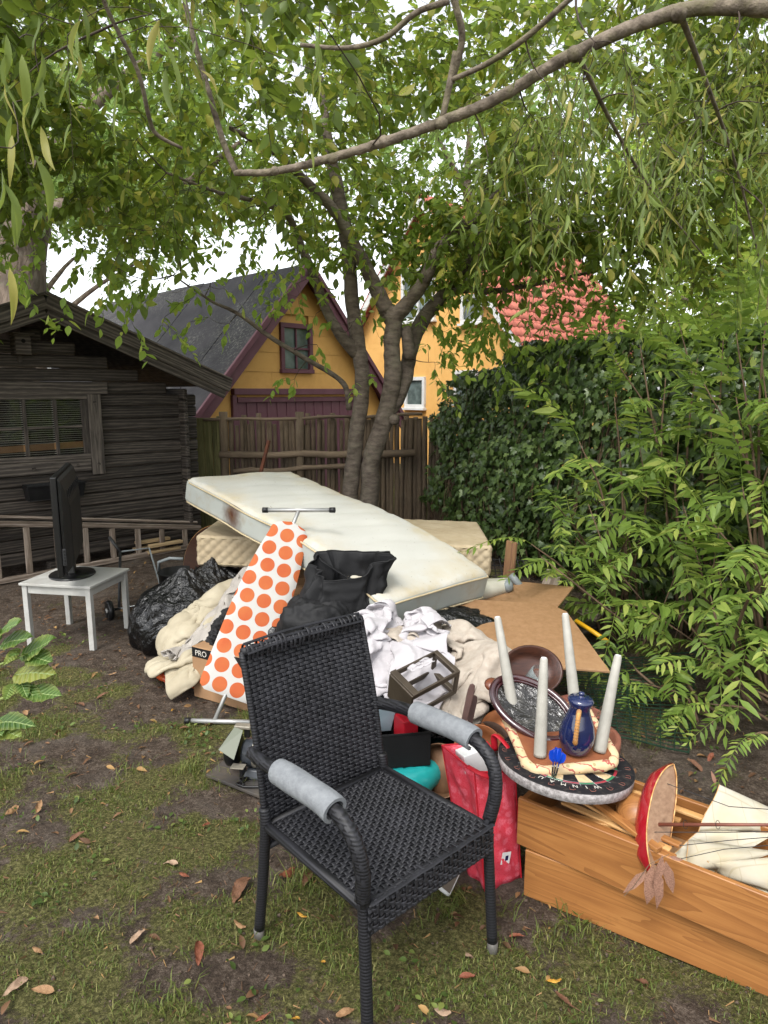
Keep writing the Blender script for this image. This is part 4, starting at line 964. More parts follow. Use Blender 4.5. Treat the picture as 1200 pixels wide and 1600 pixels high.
def shrubs():
    A = lambda *q: at(*q)
    shrub((1.75, 4.75, 0), [(A(905, 690, 4.6), 7, 1.0), (A(960, 620, 4.8), 7, 1.0), (A(935, 780, 4.4), 7, 1.0), (A(870, 790, 4.5), 6, .9), (A(1000, 700, 4.5), 7, 1.05), (A(900, 840, 4.3), 6, .9), (A(985, 835, 4.2), 6, 1.0)], 'leafy feathery shrub in front of the ivy beside the hardboard sheets')
    shrub((2.15, 4.5, 0), [(A(1040, 590, 4.6), 7, 1.05), (A(1090, 560, 4.5), 8, 1.1), (A(1060, 690, 4.2), 7, 1.05), (A(1110, 650, 4.3), 7, 1.1), (A(1040, 800, 4.1), 7, 1.0), (A(1000, 540, 4.8), 6, 1.0), (A(1060, 500, 4.7), 7, 1.1), (A(960, 560, 4.9), 6, 1.0), (A(1130, 530, 4.4), 7, 1.1)], 'tallest feathery shrub in the middle of the right-hand ivy')
    shrub((2.25, 3.75, 0), [(A(1150, 620, 3.8), 8, 1.1), (A(1190, 560, 3.8), 8, 1.1), (A(1160, 760, 3.6), 8, 1.05), (A(1100, 800, 3.7), 7, 1.0), (A(1210, 700, 3.5), 7, 1.1), (A(1180, 880, 3.3), 8, 1.0), (A(1120, 880, 3.7), 6, .9), (A(1230, 500, 3.8), 7, 1.1), (A(1150, 520, 4.0), 7, 1.1), (A(1200, 460, 4.0), 7, 1.1), (A(1100, 600, 4.0), 7, 1.05)], 'feathery shrub at the right edge with drooping leaves')
    shrub((1.55, 4.5, 0), [(A(870, 880, 4.2), 5, .8), (A(930, 910, 4.1), 5, .85), (A(830, 850, 4.3), 5, .8), (A(1010, 950, 3.9), 6, .8), (A(960, 960, 3.9), 5, .75)], 'low feathery sprays spreading over the edge of the hardboard')
    shrub((2.05, 3.55, 0), [(A(1060, 960, 3.6), 5, .8), (A(1110, 930, 3.5), 5, .85), (A(1090, 1030, 3.5), 4, .7), (A(1180, 990, 3.1), 6, .9), (A(1200, 900, 2.9), 6, .95)], 'low feathery shrub growing behind the green wire panel')
    shrub((1.72, 3.35, 0), [(A(1015, 1070, 3.45), 3, .7), (A(1060, 1110, 3.3), 3, .6), (A(990, 1040, 3.6), 4, .7), (A(940, 1060, 3.7), 4, .7), (A(1040, 1030, 3.6), 4, .7)], 'low feathery leaves growing up through the green wire panel')
    shrub((2.0, 2.95, 0), [(A(1110, 1100, 3.1), 3, .55), (A(1170, 1150, 2.85), 3, .5), (A(1140, 1060, 3.2), 4, .6)], 'small feathery seedling on bare soil at the right edge')
    t = thing('dead_branch', 'bare brown dead stems leaning among the right-hand shrubs', 'dead branch', (1.9, 4.2, 0))
    for k in range(14):
        a = Vector((rnd.uniform(1.4, 2.4), rnd.uniform(3.7, 4.9), 0)); b = a + Vector((rnd.uniform(-.5, .4), rnd.uniform(-.3, .2), rnd.uniform(.4, 1.1)))
        MB().tube([a, a.lerp(b, .5) + Vector((.05, 0, .05)), b], [.007, .005, .003], 5).build('dead_stem', MATS['brown_stem'], t, smooth=True)
    MB().tube([at(985, 980, 3.9), at(940, 945, 3.9), at(890, 905, 3.9), at(845, 870, 3.95)], [.008, .006, .005, .003], 5).build('dead_stem', MATS['brown_stem'], t, smooth=True)
shrubs()

# ================================================================ near sprig at the left edge
def T_fine(w=.5, nx=18, ny=4):
    V = []; F = []
    for i in range(nx + 1):
        x = i / nx; q = (math.sin(math.pi * min(1, x * 1.0) ** .8) ** .85) * w / 2 * (1 - .25 * x) + .002; q *= 1 + (.07 if i % 2 else -.03) * (0 < i < nx)
        for j in range(-ny, ny + 1):
            k = j / ny; V.append((x, k * q, .12 * abs(k) * w * .6 - .16 * x * x + .05 * x + .012 * math.sin(x * 28) * abs(k)))
    m = 2 * ny + 1
    for i in range(nx):
        for j in range(2 * ny):
            a = i * m + j; F += [(a, a + m, a + m + 1), (a, a + m + 1, a + 1)]
    return np.array(V), np.array(F)
def sprig_mat():
    m = MATS['leaf_sprig']; nt = m.node_tree; n = nt.nodes; p = n['Principled BSDF']
    tc = n.new('ShaderNodeTexCoord'); s = n.new('ShaderNodeSeparateXYZ'); nt.links.new(tc.outputs['Object'], s.inputs[0])
    def mt(op, a, b=0.0):
        q = n.new('ShaderNodeMath'); q.operation = op
        for i, v in enumerate((a, b)):
            if isinstance(v, bpy.types.NodeSocket): nt.links.new(v, q.inputs[i])
            else: q.inputs[i].default_value = v
        return q.outputs[0]
    ay = mt('ABSOLUTE', s.outputs[1]); ve = mt('SINE', mt('MULTIPLY', mt('SUBTRACT', s.outputs[0], mt('MULTIPLY', ay, .9)), 52.0)); mid = mt('LESS_THAN', ay, .009)
    src = p.inputs['Base Color'].links[0].from_socket
    def mixc(f, a, b):
        q = n.new('ShaderNodeMix'); q.data_type = 'RGBA'; nt.links.new(f, q.inputs[0]); nt.links.new(a, q.inputs[6]); q.inputs[7].default_value = lin(b); return q.outputs[2]
    no = n.new('ShaderNodeTexNoise'); no.inputs['Scale'].default_value = 7; nt.links.new(tc.outputs['Object'], no.inputs[0])
    edge = mt('MULTIPLY', mt('MULTIPLY', mt('MAXIMUM', mt('SUBTRACT', mt('ADD', ay, mt('MULTIPLY', s.outputs[0], .12)), .16), 0.0), 7.0), no.outputs[0])
    c = mixc(mt('MINIMUM', edge, .9), src, '9a9650'); c = mixc(mt('MULTIPLY', mt('GREATER_THAN', ve, .86), .45), c, '83985a'); c = mixc(mid, c, '92a468'); nt.links.new(c, p.inputs['Base Color'])
    b = n.new('ShaderNodeBump'); b.inputs['Strength'].default_value = .5; b.inputs['Distance'].default_value = .004; nt.links.new(ve, b.inputs['Height']); nt.links.new(b.outputs[0], p.inputs['Normal'])
sprig_mat()
def sprig():
    t = thing('elder_sprig', 'pale green leafy sprig with yellowing edges at the left edge', 'shrub', (-1.25, 1.35, 0))
    st = smooth_poly([(-1.25, 1.35, -.02), (-1.15, 1.34, .6), (-1.0, 1.33, 1.05)], 5)
    MB().tube([tuple(p) for p in st], .008, 6).build('stem', MATS['green_stem'], t, smooth=True)
    def spray(p0, p1, leaves):
        MB().tube([p0, (Vector(p0) + Vector(p1)) / 2 + Vector((0, 0, .01)), p1], .0025, 5).build('stalk', MATS['green_stem'], t, smooth=True)
        P, A, N, L = [], [], [], []
        for (u, v, y, u2, v2, y2, k) in leaves:
            a, b = at(u, v, y), at(u2, v2, y2); P.append(np.array(a)); A.append(np.array(b - a)); L.append((b - a).length); N.append(np.array((.15 + rnd.uniform(-.2, .2), -.55, .8)))
        leaf_objects(T_fine(.50), np.array(P), np.array(A), np.array(N), np.array(L), 'leaf_sprig', t, variants=4)
    spray(Vector((-1.0, 1.33, 1.05)), at(45, 1022, 1.25), [(0, 1000, 1.28, -25, 968, 1.25, 0), (2, 990, 1.28, 30, 966, 1.24, 0), (5, 1008, 1.28, 38, 985, 1.22, 0), (35, 1025, 1.26, 82, 993, 1.22, 0), (40, 1025, 1.25, 15, 1020, 1.2, 0), (45, 1027, 1.25, 80, 1031, 1.2, 0), (30, 1014, 1.27, 5, 1035, 1.22, 0)])
    spray(Vector((-1.05, 1.33, .95)), at(45, 1075, 1.22), [(25, 1055, 1.25, 85, 1050, 1.2, 0), (20, 1070, 1.25, 8, 1090, 1.2, 0), (35, 1072, 1.23, 62, 1092, 1.18, 0), (45, 1080, 1.22, 97, 1087, 1.18, 0), (30, 1062, 1.24, 42, 1088, 1.19, 0)])
    spray(Vector((-1.1, 1.33, .85)), at(10, 1135, 1.2), [(-5, 1130, 1.22, 45, 1125, 1.18, 0), (-10, 1138, 1.22, 30, 1145, 1.17, 0), (-15, 1130, 1.22, 5, 1152, 1.17, 0)])
sprig()

# ================================================================ grass, weeds, fallen leaves
def grass():
    g = np.random.default_rng(91); n = 330000
    x = g.uniform(-3.4, 2.6, n); y = 1.15 + 4.3 * g.uniform(0, 1, n) ** 1.5
    ok = (np.abs(x) < y * .62 + .25) & (g.uniform(size=n) < np.clip(moss(x, y) * 1.15 - .22, .0, 1) * np.clip(.60 + .95 * fbm(np.stack([x * 9, y * 9, x * 0], -1), 95, 2), .03, 1)); x, y = x[ok], y[ok]; n = len(x)
    tuft = fbm(np.stack([x * 3.5, y * 3.5, x * 0], -1), 93, 2)
    h = g.uniform(.008, .022, n) + np.clip(tuft, 0, 1) ** 1.3 * g.uniform(0, .07, n); w = g.uniform(.0009, .0019, n)
    z = gz(x, y) - .002; an = g.uniform(0, 2 * np.pi, n); ln = g.uniform(.3, 1.6, n) * h; dx, dy = np.cos(an), np.sin(an)
    bx, by = -dy * w, dx * w
    V = np.zeros((n, 5, 3)); V[:, 0] = np.stack([x - bx, y - by, z], -1); V[:, 1] = np.stack([x + bx, y + by, z], -1)
    V[:, 2] = np.stack([x - bx * .8 + dx * ln * .3, y - by * .8 + dy * ln * .3, z + h * .65], -1); V[:, 3] = np.stack([x + bx * .8 + dx * ln * .3, y + by * .8 + dy * ln * .3, z + h * .65], -1)
    V[:, 4] = np.stack([x + dx * ln, y + dy * ln, z + h * g.uniform(.55, 1, n)], -1)
    b = np.arange(n)[:, None] * 5; F = np.concatenate([b + np.array([[0, 1, 3]]), b + np.array([[0, 3, 2]]), b + np.array([[2, 3, 4]])])
    tag(put('grass', np_mesh('grass', V, F), MATS['grass_blade']), 'short patchy grass and moss on the trodden soil', 'grass', kind='stuff')
    # dry straw and twig bits on the soil
    n = 7000; x = g.uniform(-3.2, 2.6, n); y = 1.2 + 5.0 * g.uniform(0, 1, n) ** 1.2; an = g.uniform(0, np.pi, n); L = g.uniform(.008, .032, n); w = g.uniform(.0005, .0013, n); z = gz(x, y) + .003
    dx, dy = np.cos(an) * L, np.sin(an) * L; bx, by = -np.sin(an) * w, np.cos(an) * w
    V = np.stack([np.stack([x - bx, y - by, z], -1), np.stack([x + bx, y + by, z], -1), np.stack([x + dx + bx, y + dy + by, z + g.uniform(0, .01, n)], -1), np.stack([x + dx - bx, y + dy - by, z + g.uniform(0, .01, n)], -1)], 1)
    tag(put('straw_litter', np_mesh('straw_litter', V, (np.arange(n)[:, None] * 4 + np.array([[0, 1, 2, 3]]))), MATS['dry_leaf']), 'scattered straw and twig bits on the soil', 'litter', kind='stuff')
    # small round-leaved weeds
    n = 1500; cx = g.uniform(-3.2, 2.4, 150); cy = 1.3 + 4.0 * g.uniform(0, 1, 150); k = g.integers(0, 150, n); x = cx[k] + g.normal(0, .05, n); y = cy[k] + g.normal(0, .05, n)
    P = np.stack([x, y, gz(x, y) + g.uniform(.004, .03, n)], -1); A = np.stack([g.normal(size=n), g.normal(size=n), g.uniform(.1, .6, n)], -1); N = np.array([0, 0, 1.0]) + g.normal(0, .3, (n, 3))
    leaves_part('weeds', T_broad(.6), P, A, N, g.uniform(.012, .032, n), 'weed_leaf', None)
    tag(bpy.data.objects['weeds'], 'small green weeds scattered over the bare soil', 'weeds')
    n = 1000; x = g.uniform(-3.4, 2.6, n); y = 1.25 + 5.4 * g.uniform(0, 1, n) ** 1.15; cl = g.uniform(size=n) < .6; kx = g.integers(0, 70, n); cx3 = g.uniform(-3, 2.4, 70); cy3 = 1.4 + 4.5 * g.uniform(0, 1, 70); x = np.where(cl, cx3[kx] + g.normal(0, .12, n), x); y = np.where(cl, cy3[kx] + g.normal(0, .12, n), y); P = np.stack([x, y, gz(x, y) + .006], -1); A = np.stack([g.normal(size=n), g.normal(size=n), g.uniform(-.1, .35, n)], -1); N = np.array([0, 0, 1.0]) + g.normal(0, .35, (n, 3))
    n2 = 26000; x2 = g.uniform(-3.3, 2.6, n2); y2 = 1.15 + 4.9 * g.uniform(0, 1, n2) ** 1.5; P2 = np.stack([x2, y2, gz(x2, y2) + .0015], -1); O = np.array([(1, 0, 0), (-1, 0, 0), (0, 1, 0), (0, -1, 0), (0, 0, .8), (0, 0, -.6)]); s2 = g.uniform(.0012, .0042, n2) * (1 + 1.6 * (g.uniform(size=n2) > .95)); V2 = P2[:, None] + O[None] * s2[:, None, None] * g.uniform(.5, 1.4, (n2, 6, 1)); F2 = np.array([(0, 2, 4), (2, 1, 4), (1, 3, 4), (3, 0, 4), (2, 0, 5), (1, 2, 5), (3, 1, 5), (0, 3, 5)])
    simple('clod', '2a211a', '6b5c4e', 160, .95, bump=.3); tag(put('soil_crumbs', np_mesh('soil_crumbs', V2.reshape(-1, 3), (F2[None] + (np.arange(n2) * 6)[:, None, None]).reshape(-1, 3)), MATS['clod']), 'loose crumbs of dark soil strewn over the ground', 'soil crumbs', kind='stuff')
    leaves_part('leaf_litter', T_broad(.42, .35, .3), P, A, N, g.uniform(.016, .055, n), 'dry_leaf', None)
    tag(bpy.data.objects['leaf_litter'], 'small brown fallen leaves strewn over the ground', 'leaf litter')
grass()
simple('leaf_tan', '6f5238', '9c7a55', 30, .7, bump=.3); simple('leaf_rust', '5a3022', '80492f', 30, .7, bump=.3); simple('leaf_yellow', '9c6f2a', 'c09238', 30, .6, bump=.2); simple('leaf_brown', '493122', '745038', 30, .75, bump=.3); simple('leaf_pale', '7d6652', 'a68c74', 30, .7, bump=.3)
def fallen():
    spec = [(60, 1483, 'tan', .075, 'tan curled leaf on the grass at the lower left edge'), (215, 1465, 'pale', .075, 'pale folded leaf on bare soil left of the chair leg'), (310, 1492, 'rust', .095, 'reddish-brown crinkled leaf left of the chair'), (374, 1448, 'tan', .06, 'small tan leaf standing beside the rear chair foot'),
        (25, 1541, 'pale', .10, 'long pinkish-brown leaf in the lower left corner'), (68, 1551, 'tan', .08, 'tan leaf beside the long leaf in the lower left corner'), (20, 1263, 'tan', .10, 'tan dried leaf at the left edge level with the chair arm'), (60, 1259, 'tan', .075, 'orange-tan leaf just right of the left-edge leaf'),
        (266, 1346, 'pale', .085, 'pinkish leaf on bare soil left of the chair leg'), (288, 1366, 'rust', .06, 'small rust leaf below the pinkish leaf'), (120, 1305, 'brown', .08, 'dark brown leaf among grass at the left'), (375, 1392, 'brown', .16, 'large withered brown leaf behind the rear chair leg'), (450, 1368, 'rust', .13, 'large dry brown leaf cluster under the chair seat'), (480, 1372, 'brown', .12, 'long dark leaf under the chair seat'),
        (505, 1506, 'yellow', .045, 'small bright orange leaf under the chair'), (472, 1429, 'yellow', .05, 'yellow leaf on the soil below the chair seat'), (462, 1597, 'yellow', .05, 'yellow leaf at the bottom edge left of the chair leg'), (540, 1583, 'tan', .075, 'curled tan leaf at the bottom edge by the front chair leg'), (410, 1590, 'rust', .06, 'rust leaf at the bottom edge left of centre'),
        (322, 1286, 'rust', .05, 'small orange leaf on soil left of the chair back'), (150, 1433, 'tan', .05, 'narrow tan leaf standing on soil at the left'), (735, 1495, 'pale', .07, 'pale narrow leaf left of the front right chair foot'), (807, 1462, 'rust', .06, 'rust narrow leaf right of the front right chair foot'), (880, 1566, 'brown', .08, 'brown leaf at the bottom edge below the drawers'), (865, 1530, 'yellow', .06, 'yellowish leaf on soil in front of the drawers'),
        (1085, 1195, 'brown', .10, 'brown leaf on soil behind the drawers'), (1110, 1180, 'rust', .08, 'orange-brown leaf on soil below the wire panel'), (175, 1050, 'tan', .07, 'tan leaf on soil in front of the white table'), (160, 1085, 'brown', .09, 'brown leaf on soil between table and chair'), (125, 1098, 'brown', .08, 'curled brown leaf below the white table'), (420, 1118, 'yellow', .06, 'unseen'), (270, 1107, 'yellow', .06, 'pale yellow leaf on the grass below the red plastic bag'), (40, 1115, 'tan', .09, 'tan leaf at the left edge below the green sprig'), (690, 1580, 'pale', .07, 'pale leaf at the bottom edge right of the front chair leg'), (730, 1530, 'rust', .06, 'thin rust leaf in grass right of the front chair leg'), (1000, 1530, 'brown', .07, 'dark leaf on grass below the long drawer')]
    ms = []
    V, F = T_fine(.52)
    for q in range(9):
        v = V.copy() - [.5, 0, 0]; r = .34 + .06 * (q % 3); v[:, 1] *= .75 + .09 * (q % 4)
        th = v[:, 1] / (r * .55); v[:, 1] = np.sin(th) * r * .55; v[:, 2] = v[:, 2] * .6 + (1 - np.cos(th)) * r * .55 * (1 if q % 3 else -1)
        v[:, 2] += .16 * (v[:, 0] + .1 * q) ** 2 * (1 if q % 2 else -.8) + .05 * fbm(v * 5 + q, q, 3); v[:, 1] += .12 * (v[:, 0] ** 2) * (q % 3 - 1); me = np_mesh('fallen_leaf', v, F, True); ms.append(me)
    for i, (u, v, c, L, lab) in enumerate(spec):
        if lab == 'unseen': continue
        p = on(u, v, .015); me = ms[i % 9].copy(); me.materials.append(MATS['leaf_' + c])
        m = Matrix.Translation((p.x, p.y, float(gz(p.x, p.y)) + .016)) @ Euler((rnd.uniform(-.5, .5), rnd.uniform(-.5, .3), rnd.uniform(0, 6.3))).to_matrix().to_4x4() @ Matrix.Scale(L * .8, 4)
        tag(put('fallen_leaf', me, None, None, m), lab, 'fallen leaf', 'larger fallen leaves on the ground')
fallen()
# ================================================================ black woven chair
def wicker_mats():
    n = Nodes('wicker'); v = n.coord('Object')
    n.color(n.ramp(n.noise(v, 14, 4), [(.35, '18181b'), (.7, '28282c')])); n.set(.55, 0, .35); n.bump(n.noise(v, 700, 2), .15, .001); MATS['wicker'] = n.m
    n = Nodes('wicker_wrap'); v = n.coord('Object')
    w = n.new('ShaderNodeTexWave', wave_type='BANDS', bands_direction='Z'); w.inputs['Scale'].default_value = 34; w.inputs['Distortion'].default_value = .4; n.link(v, w.inputs['Vector'])
    n.color(n.ramp(w.outputs['Fac'], [(.1, '0c0c0e'), (.5, '1c1c1f'), (1, '242428')])); n.set(.55, 0, .35); n.bump(w.outputs['Fac'], .35, .002); MATS['wicker_wrap'] = n.m
wicker_mats()
simple('foam_grey', '6a6d70', '7f8284', 40, .95, bump=.5, bscale=160, bdist=.003, spec=.15)
simple('alu_foot', '55524d', '6e6b65', 20, .5, metal=.4, bump=.1)
def ribbon(mb, P, across, w, nrm, thick=.0012):
    """flat strand along points P"""
    P = np.asarray(P); a = np.asarray(across) * w / 2
    G = np.stack([P - a - nrm * thick, P - a * .55 + nrm * thick * .3, P + a * .55 + nrm * thick * .3, P + a - nrm * thick], 0); mb.grid(G)
def build_chair():
    t = thing('wicker_chair', 'black woven garden armchair with grey foam on its arms', 'chair', (-.03, 1.865, 0), (0, 0, R(42)))
    def leg(name, pts, r=.0165): return MB().tube([q[:3] for q in smooth_poly(pts, 6)], r, 12).build(name, MATS['wicker_wrap'], t, smooth=True, local=True)
    for sx in (-1, 1):
        leg('leg', [(sx * .252, -.262, .035), (sx * .248, -.252, .2), (sx * .244, -.24, .40), (sx * .248, -.24, .45)])
        leg('leg', [(sx * .252, .262, .035), (sx * .246, .243, .2), (sx * .240, .225, .40), (sx * .238, .232, .46)])
        for sy in (-1, 1): MB().lathe([(.0155, 0), (.0165, .004), (.017, .036), (.0, .0362)], 12, Matrix.Translation((sx * .2525, sy * .2635, 0))).build('leg_cap', MATS['alu_foot'], t, smooth=True, local=True)
        leg('back_post', [(sx * .238, .232, .44), (sx * .237, .257, .60), (sx * .236, .293, .76), (sx * .235, .337, .925)], .0095)
        arm = smooth_poly([(sx * .248, -.24, .44), (sx * .258, -.252, .53), (sx * .266, -.235, .605), (sx * .268, -.18, .65), (sx * .268, -.10, .662), (sx * .268, .05, .655), (sx * .266, .18, .642), (sx * .25, .27, .63)], 6)
        a = MB().tube([q[:3] for q in arm], .0185, 12, flat=1.15).build('armrest', MATS['wicker_wrap'], t, smooth=True, local=True)
        mb = MB()                                       # plaited strands on the curve of the arm
        for k in range(26):
            q = arm[min(len(arm) - 1, int(k * (len(arm) - 1) / 25))]; q2 = arm[min(len(arm) - 1, int(k * (len(arm) - 1) / 25) + 1)]
            d = (Vector(q2) - Vector(q)); d = d.normalized() if d.length > 1e-5 else Vector((0, 1, 0)); x, y, z = frame(d, Vector((1, 0, 0)))
            for s in range(5):
                an = (s + .5 * (k % 2)) / 5 * math.pi * 2; c = Vector(q) + (x * math.cos(an) + y * math.sin(an)) * .0195; tg = -x * math.sin(an) + y * math.cos(an)
                mb.add([c - tg * .0055 - d * .008, c + tg * .0055 - d * .008, c + tg * .0055 + d * .008, c - tg * .0055 + d * .008, c + (x * math.cos(an) + y * math.sin(an)) * .0018], [(0, 1, 4), (1, 2, 4), (2, 3, 4), (3, 0, 4)])
        tag(mb.build('arm_plait', MATS['wicker'], t, smooth=True, local=True), kind='stuff')
        # foam sleeve, slit underneath
        f = [q for q in arm if -.16 < q[1] < .115]; nu, n = len(f), 22; G = []
        for shell, rr in ((0, .0365), (1, .0265)):
            row = []
            for i, q in enumerate(f):
                d = (Vector(f[min(i + 1, nu - 1)]) - Vector(f[max(i - 1, 0)])).normalized(); y = Vector((0, 0, 1)); y = (y - d * y.dot(d)).normalized(); x = y.cross(d)
                ring = []
                for s in range(n):
                    an = -math.pi / 2 + .28 + (2 * math.pi - .56) * s / (n - 1); wob = 1 + .025 * math.sin(i * .8 + s * .5)
                    ring.append(Vector(q) + (x * math.cos(an) + y * math.sin(an)) * rr * wob)
                row.append(ring)
            G.append(row)
        mb = MB(); mb.grid([[tuple(p) for p in r] for r in G[0]]); mb.grid([[tuple(p) for p in reversed(r)] for r in G[1]])
        for i in (0, nu - 1):
            mb.grid([[tuple(p) for p in G[0][i]], [tuple(p) for p in G[1][i]]])
        for s in (0, n - 1): mb.grid([[tuple(G[0][i][s]) for i in range(nu)], [tuple(G[1][i][s]) for i in range(nu)]])
        mb.build('foam_sleeve', MATS['foam_grey'], t, smooth=True, local=True)
    for nm, a, b, r in (('seat_rail', (-.242, -.25, .425), (.242, -.25, .425), .012), ('seat_rail', (-.238, .225, .405), (.238, .225, .405), .012), ('seat_rail', (-.242, -.24, .415), (-.238, .225, .405), .0145), ('seat_rail', (.242, -.24, .415), (.238, .225, .405), .0145), ('top_rail', (-.235, .335, .925), (.235, .335, .925), .013), ('apron_rail', (-.245, -.25, .35), (.245, -.25, .35), .010), ('back_rail', (-.24, .228, .33), (.24, .228, .33), .010)):
        MB().tube([a, b], r, 10).build(nm, MATS['wicker_wrap' if nm == 'seat_rail' else 'wicker'], t, smooth=True, local=True)
    # woven back
    def backpt(x, z):
        y = np.interp(z, [.32, .44, .60, .76, .93], [.229, .232, .255, .29, .336]) + .02 * (1 - (x / .24) ** 2); return np.stack([x, y + 0 * x, z + 0 * x], -1)
    def weave(fn, nrm_fn, urange, vrange, pitch_u, pitch_v, wv, wu, amp, name, gap=.9):
        mb = MB(); u0, u1 = urange; nu = int((u1 - u0) / pitch_u); nv = int((vrange[1] - vrange[0]) / pitch_v)
        us = np.linspace(u0, u1, nu * 4 + 1)
        for j in range(nv):
            v = vrange[0] + (j + .5) * pitch_v + rnd.uniform(-.0006, .0006)
            base = fn(us, np.full_like(us, v)); N = nrm_fn(us, np.full_like(us, v))
            P = base + N * (amp * np.cos(np.pi * ((us - u0) / pitch_u + j)))[:, None]
            ac = unit(fn(us, np.full_like(us, v + .002)) - base); ribbon(mb, P, ac, wv, N)
        vs = np.linspace(vrange[0], vrange[1], nv * 2 + 1)
        for i in range(nu + 1):
            u = u0 + i * pitch_u + rnd.uniform(-.0006, .0006); u = min(max(u, u0), u1)
            base = fn(np.full_like(vs, u), vs); N = nrm_fn(np.full_like(vs, u), vs)
            P = base - N * (amp * .7 * np.cos(np.pi * (i + (vs - vrange[0]) / pitch_v - .5)))[:, None]
            ac = unit(fn(np.full_like(vs, u + .002), vs) - base); ribbon(mb, P, ac, wu, N)
        return tag(mb.build(name, MATS['wicker'], t, smooth=False, local=True), kind='stuff')
    weave(lambda u, v: backpt(u, v), lambda u, v: np.tile([0, -.97, .2], (len(u), 1)), (-.235, .235), (.335, .925), .0235, .0122, .0112, .0150, .0040, 'back_weave')
    def seatpt(u, v): return np.stack([u, v, .412 + (v < 2) * (.012 * np.clip(-v / .25, -1, 1)) - .012 * np.cos(u / .24 * 1.5) * np.cos(v / .25 * 1.5) + .006], -1)
    weave(seatpt, lambda u, v: np.tile([0, 0, 1.0], (len(u), 1)), (-.238, .238), (-.245, .225), .0190, .0138, .0108, .0105, .0034, 'seat_weave')
    weave(lambda u, v: np.stack([u, -.262 + 0 * u, v], -1), lambda u, v: np.tile([0, -1.0, 0], (len(u), 1)), (-.243, .243), (.348, .43), .0200, .0122, .0102, .0115, .0034, 'apron_weave')
    simple('weave_gap_shade', '050506', '08080a', 30, .8, bump=0, spec=.1)  # near-black sheets stand for an inner weave and paint shade into its gaps
    u_ = np.linspace(-.235, .235, 12)
    for nm, G in (('back_shade_sheet', [backpt(u_, np.full_like(u_, v)) + np.array([0, .007, 0]) for v in np.linspace(.335, .92, 10)]), ('seat_shade_sheet', [seatpt(u_, np.full_like(u_, v)) - np.array([0, 0, .007]) for v in np.linspace(-.245, .225, 10)]), ('apron_shade_sheet', [np.stack([u_, 0 * u_ - .255, 0 * u_ + v], -1) for v in np.linspace(.35, .425, 3)])):
        MB().grid(np.array(G)).build(nm, MATS['weave_gap_shade'], t, local=True, solid=.002)
    # loops over the top rail and along the seat front, some frayed
    mb = MB()
    for k in range(27):
        x = -.225 + k * .0173 + rnd.uniform(-.003, .003); lift = rnd.uniform(-.004, .007)
        pts = [(x + rnd.uniform(-.003, .003), .318, .90), (x, .315, .925 + lift), (x, .33, .942 + lift), (x, .352, .935 + lift), (x + rnd.uniform(-.003, .003), .356, .90)]
        P = np.array([q[:3] for q in smooth_poly(pts, 3)]); N = unit(P - np.array([x, .335, .918])); N[:, 0] = 0; ribbon(mb, P, np.array([1.0, 0, 0]), .0085, N)
    for k in range(3):
        P = np.array([q[:3] for q in smooth_poly([(-.23, .31 + k * .012, .925 + k * .012), (-.1, .318 + k * .01, .93 + k * .012), (.06, .315 + k * .012, .928 + k * .012), (.228, .31 + k * .013, .925 + k * .01)], 8)]); ribbon(mb, P, np.array([0, .5, .8]), .009, np.tile([0, -.8, .5], (len(P), 1)))
    tag(mb.build('top_binding', MATS['wicker'], t, local=True), kind='stuff')
    mb = MB()
    for k in range(14):
        x = -.22 + k * .034; P = np.array([(x, -.235, .438), (x, -.258, .440), (x, -.268, .428), (x, -.268, .405)]); ribbon(mb, P, np.array([1.0, 0, 0]), .010, np.array([(0, 0, 1.), (0, -.5, .8), (0, -1, .2), (0, -1, 0)]))
    P = np.array([(x, -.262, .4385 + .001 * math.sin(x * 60)) for x in np.linspace(-.24, .24, 20)]); ribbon(mb, P, np.array([0, 1.0, 0]), .016, np.tile([0, 0, 1.], (20, 1)))
    tag(mb.build('front_binding', MATS['wicker'], t, local=True), kind='stuff')
build_chair()

# ================================================================ drawers with model ship, at the right
def pine(name, c1, c2, c3, rough=.45):
    n = Nodes(name); oi = n.new('ShaderNodeObjectInfo'); cmb = n.new('ShaderNodeCombineXYZ'); n.link(n.math('MULTIPLY', oi.outputs['Random'], 23.0), cmb.inputs[0]); n.link(n.math('MULTIPLY', oi.outputs['Random'], 3.1), cmb.inputs[2])
    def sh(sc):
        v = n.coord('Object', sc); q = n.new('ShaderNodeVectorMath', operation='ADD'); n.link(v, q.inputs[0]); n.link(cmb.outputs[0], q.inputs[1]); return q.outputs[0]
    broad = n.noise(sh((.55, 9, 9)), 1.0, 2, .45, .8); rings = n.math('FRACT', n.math('MULTIPLY', broad, 13.0)); fine = n.noise(sh((2.5, 90, 90)), 3, 4, .6); blot = n.noise(sh((2, 4, 4)), 2.0, 4, .6)
    f = n.math('ADD', n.math('MULTIPLY', n.math('POWER', rings, 1.6), .26), n.math('ADD', n.math('MULTIPLY', fine, .34), n.math('MULTIPLY', blot, .42)))
    c = n.ramp(f, [(.28, c3), (.5, c2), (.85, c1)]); c = n.mix(n.ramp(n.noise(sh((1, 1, 1)), 16, 5, .7), [(.62, 0.0), (.8, .35)]), c, '5d3d22')
    n.color(c); n.set(rough, 0, .4); n.p.inputs['Coat Weight'].default_value = .1; n.p.inputs['Coat Roughness'].default_value = .25; n.bump(fine, .12, .002); MATS[name] = n.m
pine('pine_orange', '6f4524', '8f5f33', 'a06f3e')
wood('pine_pale', '94683c', 'b88a54', 'd2aa74', grain=(1.0, 12, 12), scale=4, rough=.55, bump=.1, rings=10)
wood('hardboard', '806040', '917050', '9c7c5a', grain=(3, 3, 3), scale=9, rough=.55, bump=.05, rings=1, per_piece=.06)
DD = Vector((.838, -.545, 0)).normalized(); DN = Vector((.545, .838, 0)).normalized()
